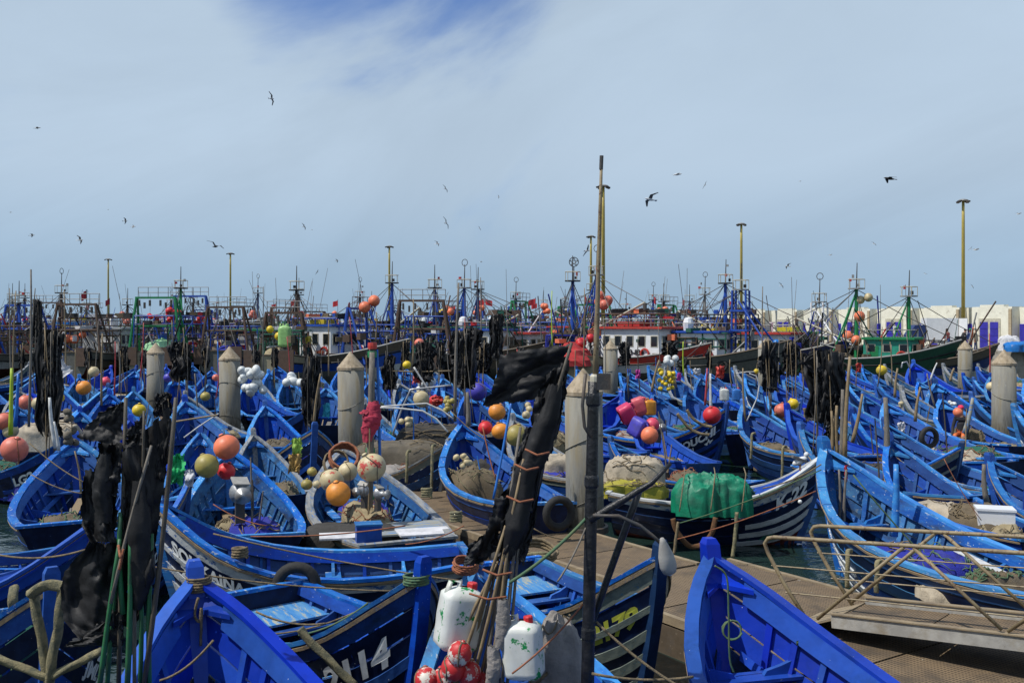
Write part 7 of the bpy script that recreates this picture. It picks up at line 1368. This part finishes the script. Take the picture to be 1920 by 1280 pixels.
for bi, (root, L) in enumerate(BOATS):
    nm = _names[bi] if bi < len(_names) else 'boat ' + root['label'].replace('small blue wooden boat ', '').replace('blue boat ', '')
    rz = root.rotation_euler[2]; c = root.location; f = Vector((math.cos(rz), math.sin(rz), 0)); s = Vector((-f.y, f.x, 0)); sx, sy, sz_ = root.scale
    def P(t, y, z): return Vector((c.x, c.y, 0)) + f * ((t - .5) * L * .96) + s * (y * sy) + Vector((0, 0, z * sz_))
    for k, kind in enumerate(rnd.sample(['net', 'oar', 'oar', 'tub', 'rope', 'net', 'plank', 'float', 'tub', 'box', 'can', 'stick', 'stick', 'rag', 'box', 'net', 'net', 'rope'], 12 if c.y < 40 else 7)):
        if bi in (0, 1, 2, 3, 5) or (c.y < 17 and kind in ('stick', 'rag')): continue
        t = rnd.uniform(.18, .72); y = rnd.uniform(-.4, .4); side = 'left' if (s * y).x < 0 else 'right'
        w_ = ['forward', 'midships', 'aft'][2 if t < .36 else 1 if t < .55 else 0]
        lab = lambda what: ('%s lying %s in the %s' % (what, w_, nm))
        def short(x):
            x = ' '.join(x.split()[:15]); q = x; n_ = 0
            while x in _seen: n_ += 1; x = ['another', 'one more', 'a further'][n_ - 1] + ' ' + q if n_ < 4 else q + ' again'
            _seen.add(x); return x
        if kind == 'net':
            m_, cn = rnd.choice([('net_brown', 'brown'), ('net_tan', 'tan'), ('net_green', 'green'), ('tarp_grey', 'grey'), ('net_blue', 'blue'), ('tarp_beige', 'beige'), ('tarp_dark', 'dark'), ('tarp_brown', 'umber'), ('net_brown', 'brown')])
            heap('net_heap', P(t, y * .5, rnd.choice([.14, .35, .5])), rnd.uniform(.8, 1.6), rnd.uniform(.6, 1.0), rnd.uniform(.25, .6), m_, short(lab(cn + ' net heap')), 'net', bi * 3 + k, 'gear lying in the boats', rz + rnd.uniform(-.4, .4), .4, 20, 8, strands=14, smat=rnd.choice(['rope', 'greenrope', 'orangerope', 'oldrope']))
        elif kind in ('oar', 'plank'):
            m_ = rnd.choice(['bamboo', 'greypole', 'wood', 'rail', 'whitepole']); q0, q1 = P(max(.1, t - .25), y, .66), P(min(.88, t + rnd.uniform(.12, .25)), y + rnd.uniform(-.25, .25), .80)
            mb = MB()
            if kind == 'oar': mb.tube([q0 - q0, lerp(q0, q1, .7) - q0, q1 - q0], [.028, .026, .024], 6); mb.bar(lerp(q0, q1, -.02) - q0, lerp(q0, q1, .22) - q0, .13, .025)
            else: mb.bar(Vector(), q1 - q0, .17, .03)
            o = mb.build(kind, M[m_]); o.location = q0; tag(o, short(lab(rnd.choice(['long', 'worn', 'slim', 'old']) + ' ' + kind)), kind, 'gear lying in the boats')
        elif kind == 'tub':
            m_, cn = rnd.choice([('basket_blue', 'blue'), ('float_white', 'white'), ('jacket_dark', 'black'), ('crate_yellow', 'yellow'), ('paint_red', 'red')])
            r = rnd.uniform(.14, .24); o = MB().lathe([(r * .75, 0), (r, r * 1.4), (r * 1.08, r * 1.4), (r * 1.08, r * 1.5), (r * .95, r * 1.5), (r * .72, .03)], n=14).build('tub', M[m_], None, True); o.location = P(t, y, .15); tag(o, short(lab(cn + ' plastic tub')), 'tub', 'gear lying in the boats')
        elif kind == 'box':
            m_, cn = rnd.choice([('wood', 'wooden'), ('float_white', 'white'), ('basket_blue', 'blue'), ('paint_grey', 'grey'), ('tan', 'tan')]); bw, bd, bh = rnd.uniform(.3, .6), rnd.uniform(.25, .4), rnd.uniform(.18, .34)
            mb = MB()
            for q in ((0, bd / 2), (0, -bd / 2)): mb.box((0, q[1], bh / 2), (bw, .025, bh))
            for q in (bw / 2, -bw / 2): mb.box((q, 0, bh / 2), (.025, bd - .03, bh - .01))
            mb.box((0, 0, .03), (bw - .02, bd - .02, .02)); o = mb.build('crate', M[m_]); o.location = P(t, y, .16); o.rotation_euler = (0, 0, rnd.uniform(0, 3)); tag(o, short(lab(cn + ' open crate')), 'crate', 'gear lying in the boats')
        elif kind == 'can':
            m_, cn = rnd.choice([('can_white', 'white'), ('basket_blue', 'blue'), ('can_amber', 'amber'), ('float_white', 'pale')]); jerrycan(P(t, y, .16), (.26, .18, .36), m_, short(lab(cn + ' jerrycan')), (rnd.uniform(-.2, .2), rnd.uniform(-.3, .3), rnd.uniform(0, 3)))
        elif kind == 'stick':
            h_ = rnd.uniform(1.2, 2.6) if rnd.random() < .6 else rnd.uniform(.7, 1.2); q0 = P(t, y, .14); e = Vector((rnd.uniform(-.3, .3), rnd.uniform(-.3, .3), h_)); o = MB().tube([(0, 0, 0), e * .5 + Vector((.02, .01, 0)), e], [.022, .02, .014], 6).build('stick', M[rnd.choice(['bamboo', 'greypole', 'darkpole', 'bluepole'])]); o.location = q0; tag(o, short('upright stick standing %s in the %s' % (w_, nm)), 'stick', 'sticks standing in the boats')
        elif kind == 'rag':
            m_, cn = rnd.choice([('black', 'black'), ('black', 'black'), ('tarp_grey', 'grey'), ('tarp_blue', 'blue'), ('cloth_white', 'white'), ('tarp_dark', 'dark')]); q0 = P(t, y, .2); hh = rnd.uniform(.35, .7)
            o = rag_tube([(0, 0, hh), (rnd.uniform(-.1, .1), 0, hh * .5), (0, 0, 0)], [.05, rnd.uniform(.12, .2), .2], bi + k, n=14, nv=14, lump=.5).build('crumpled_sheet', M[m_], None, True); o.location = q0; tag(o, short(lab(cn + ' crumpled sheet')), 'sheet', 'gear lying in the boats')
        elif kind == 'rope': coil(P(t, y, .18), rnd.uniform(.14, .24), 4, rnd.choice(['rope', 'oldrope', 'orangerope', 'greenrope']), short(lab(rnd.choice(['coiled', 'loose', 'heaped', 'tangled']) + ' rope')), .025, (rnd.uniform(-.3, .3), rnd.uniform(-.3, .3), 0))
        else:
            m_, cn = rnd.choice([('float_orange', 'orange'), ('float_white', 'white'), ('float_red', 'red'), ('float_yellow', 'yellow'), ('float_beige', 'beige')])
            r = rnd.uniform(.1, .17); o = MB().ball((0, 0, 0), r, 14, 9).lathe([(r * .2, r * .9), (r * .15, r * 1.15)], n=6).build('buoy', M[m_], None, True); o.location = P(t, y, .2 + r); tag(o, short(lab(cn + ' round buoy')), 'buoy', 'gear lying in the boats')
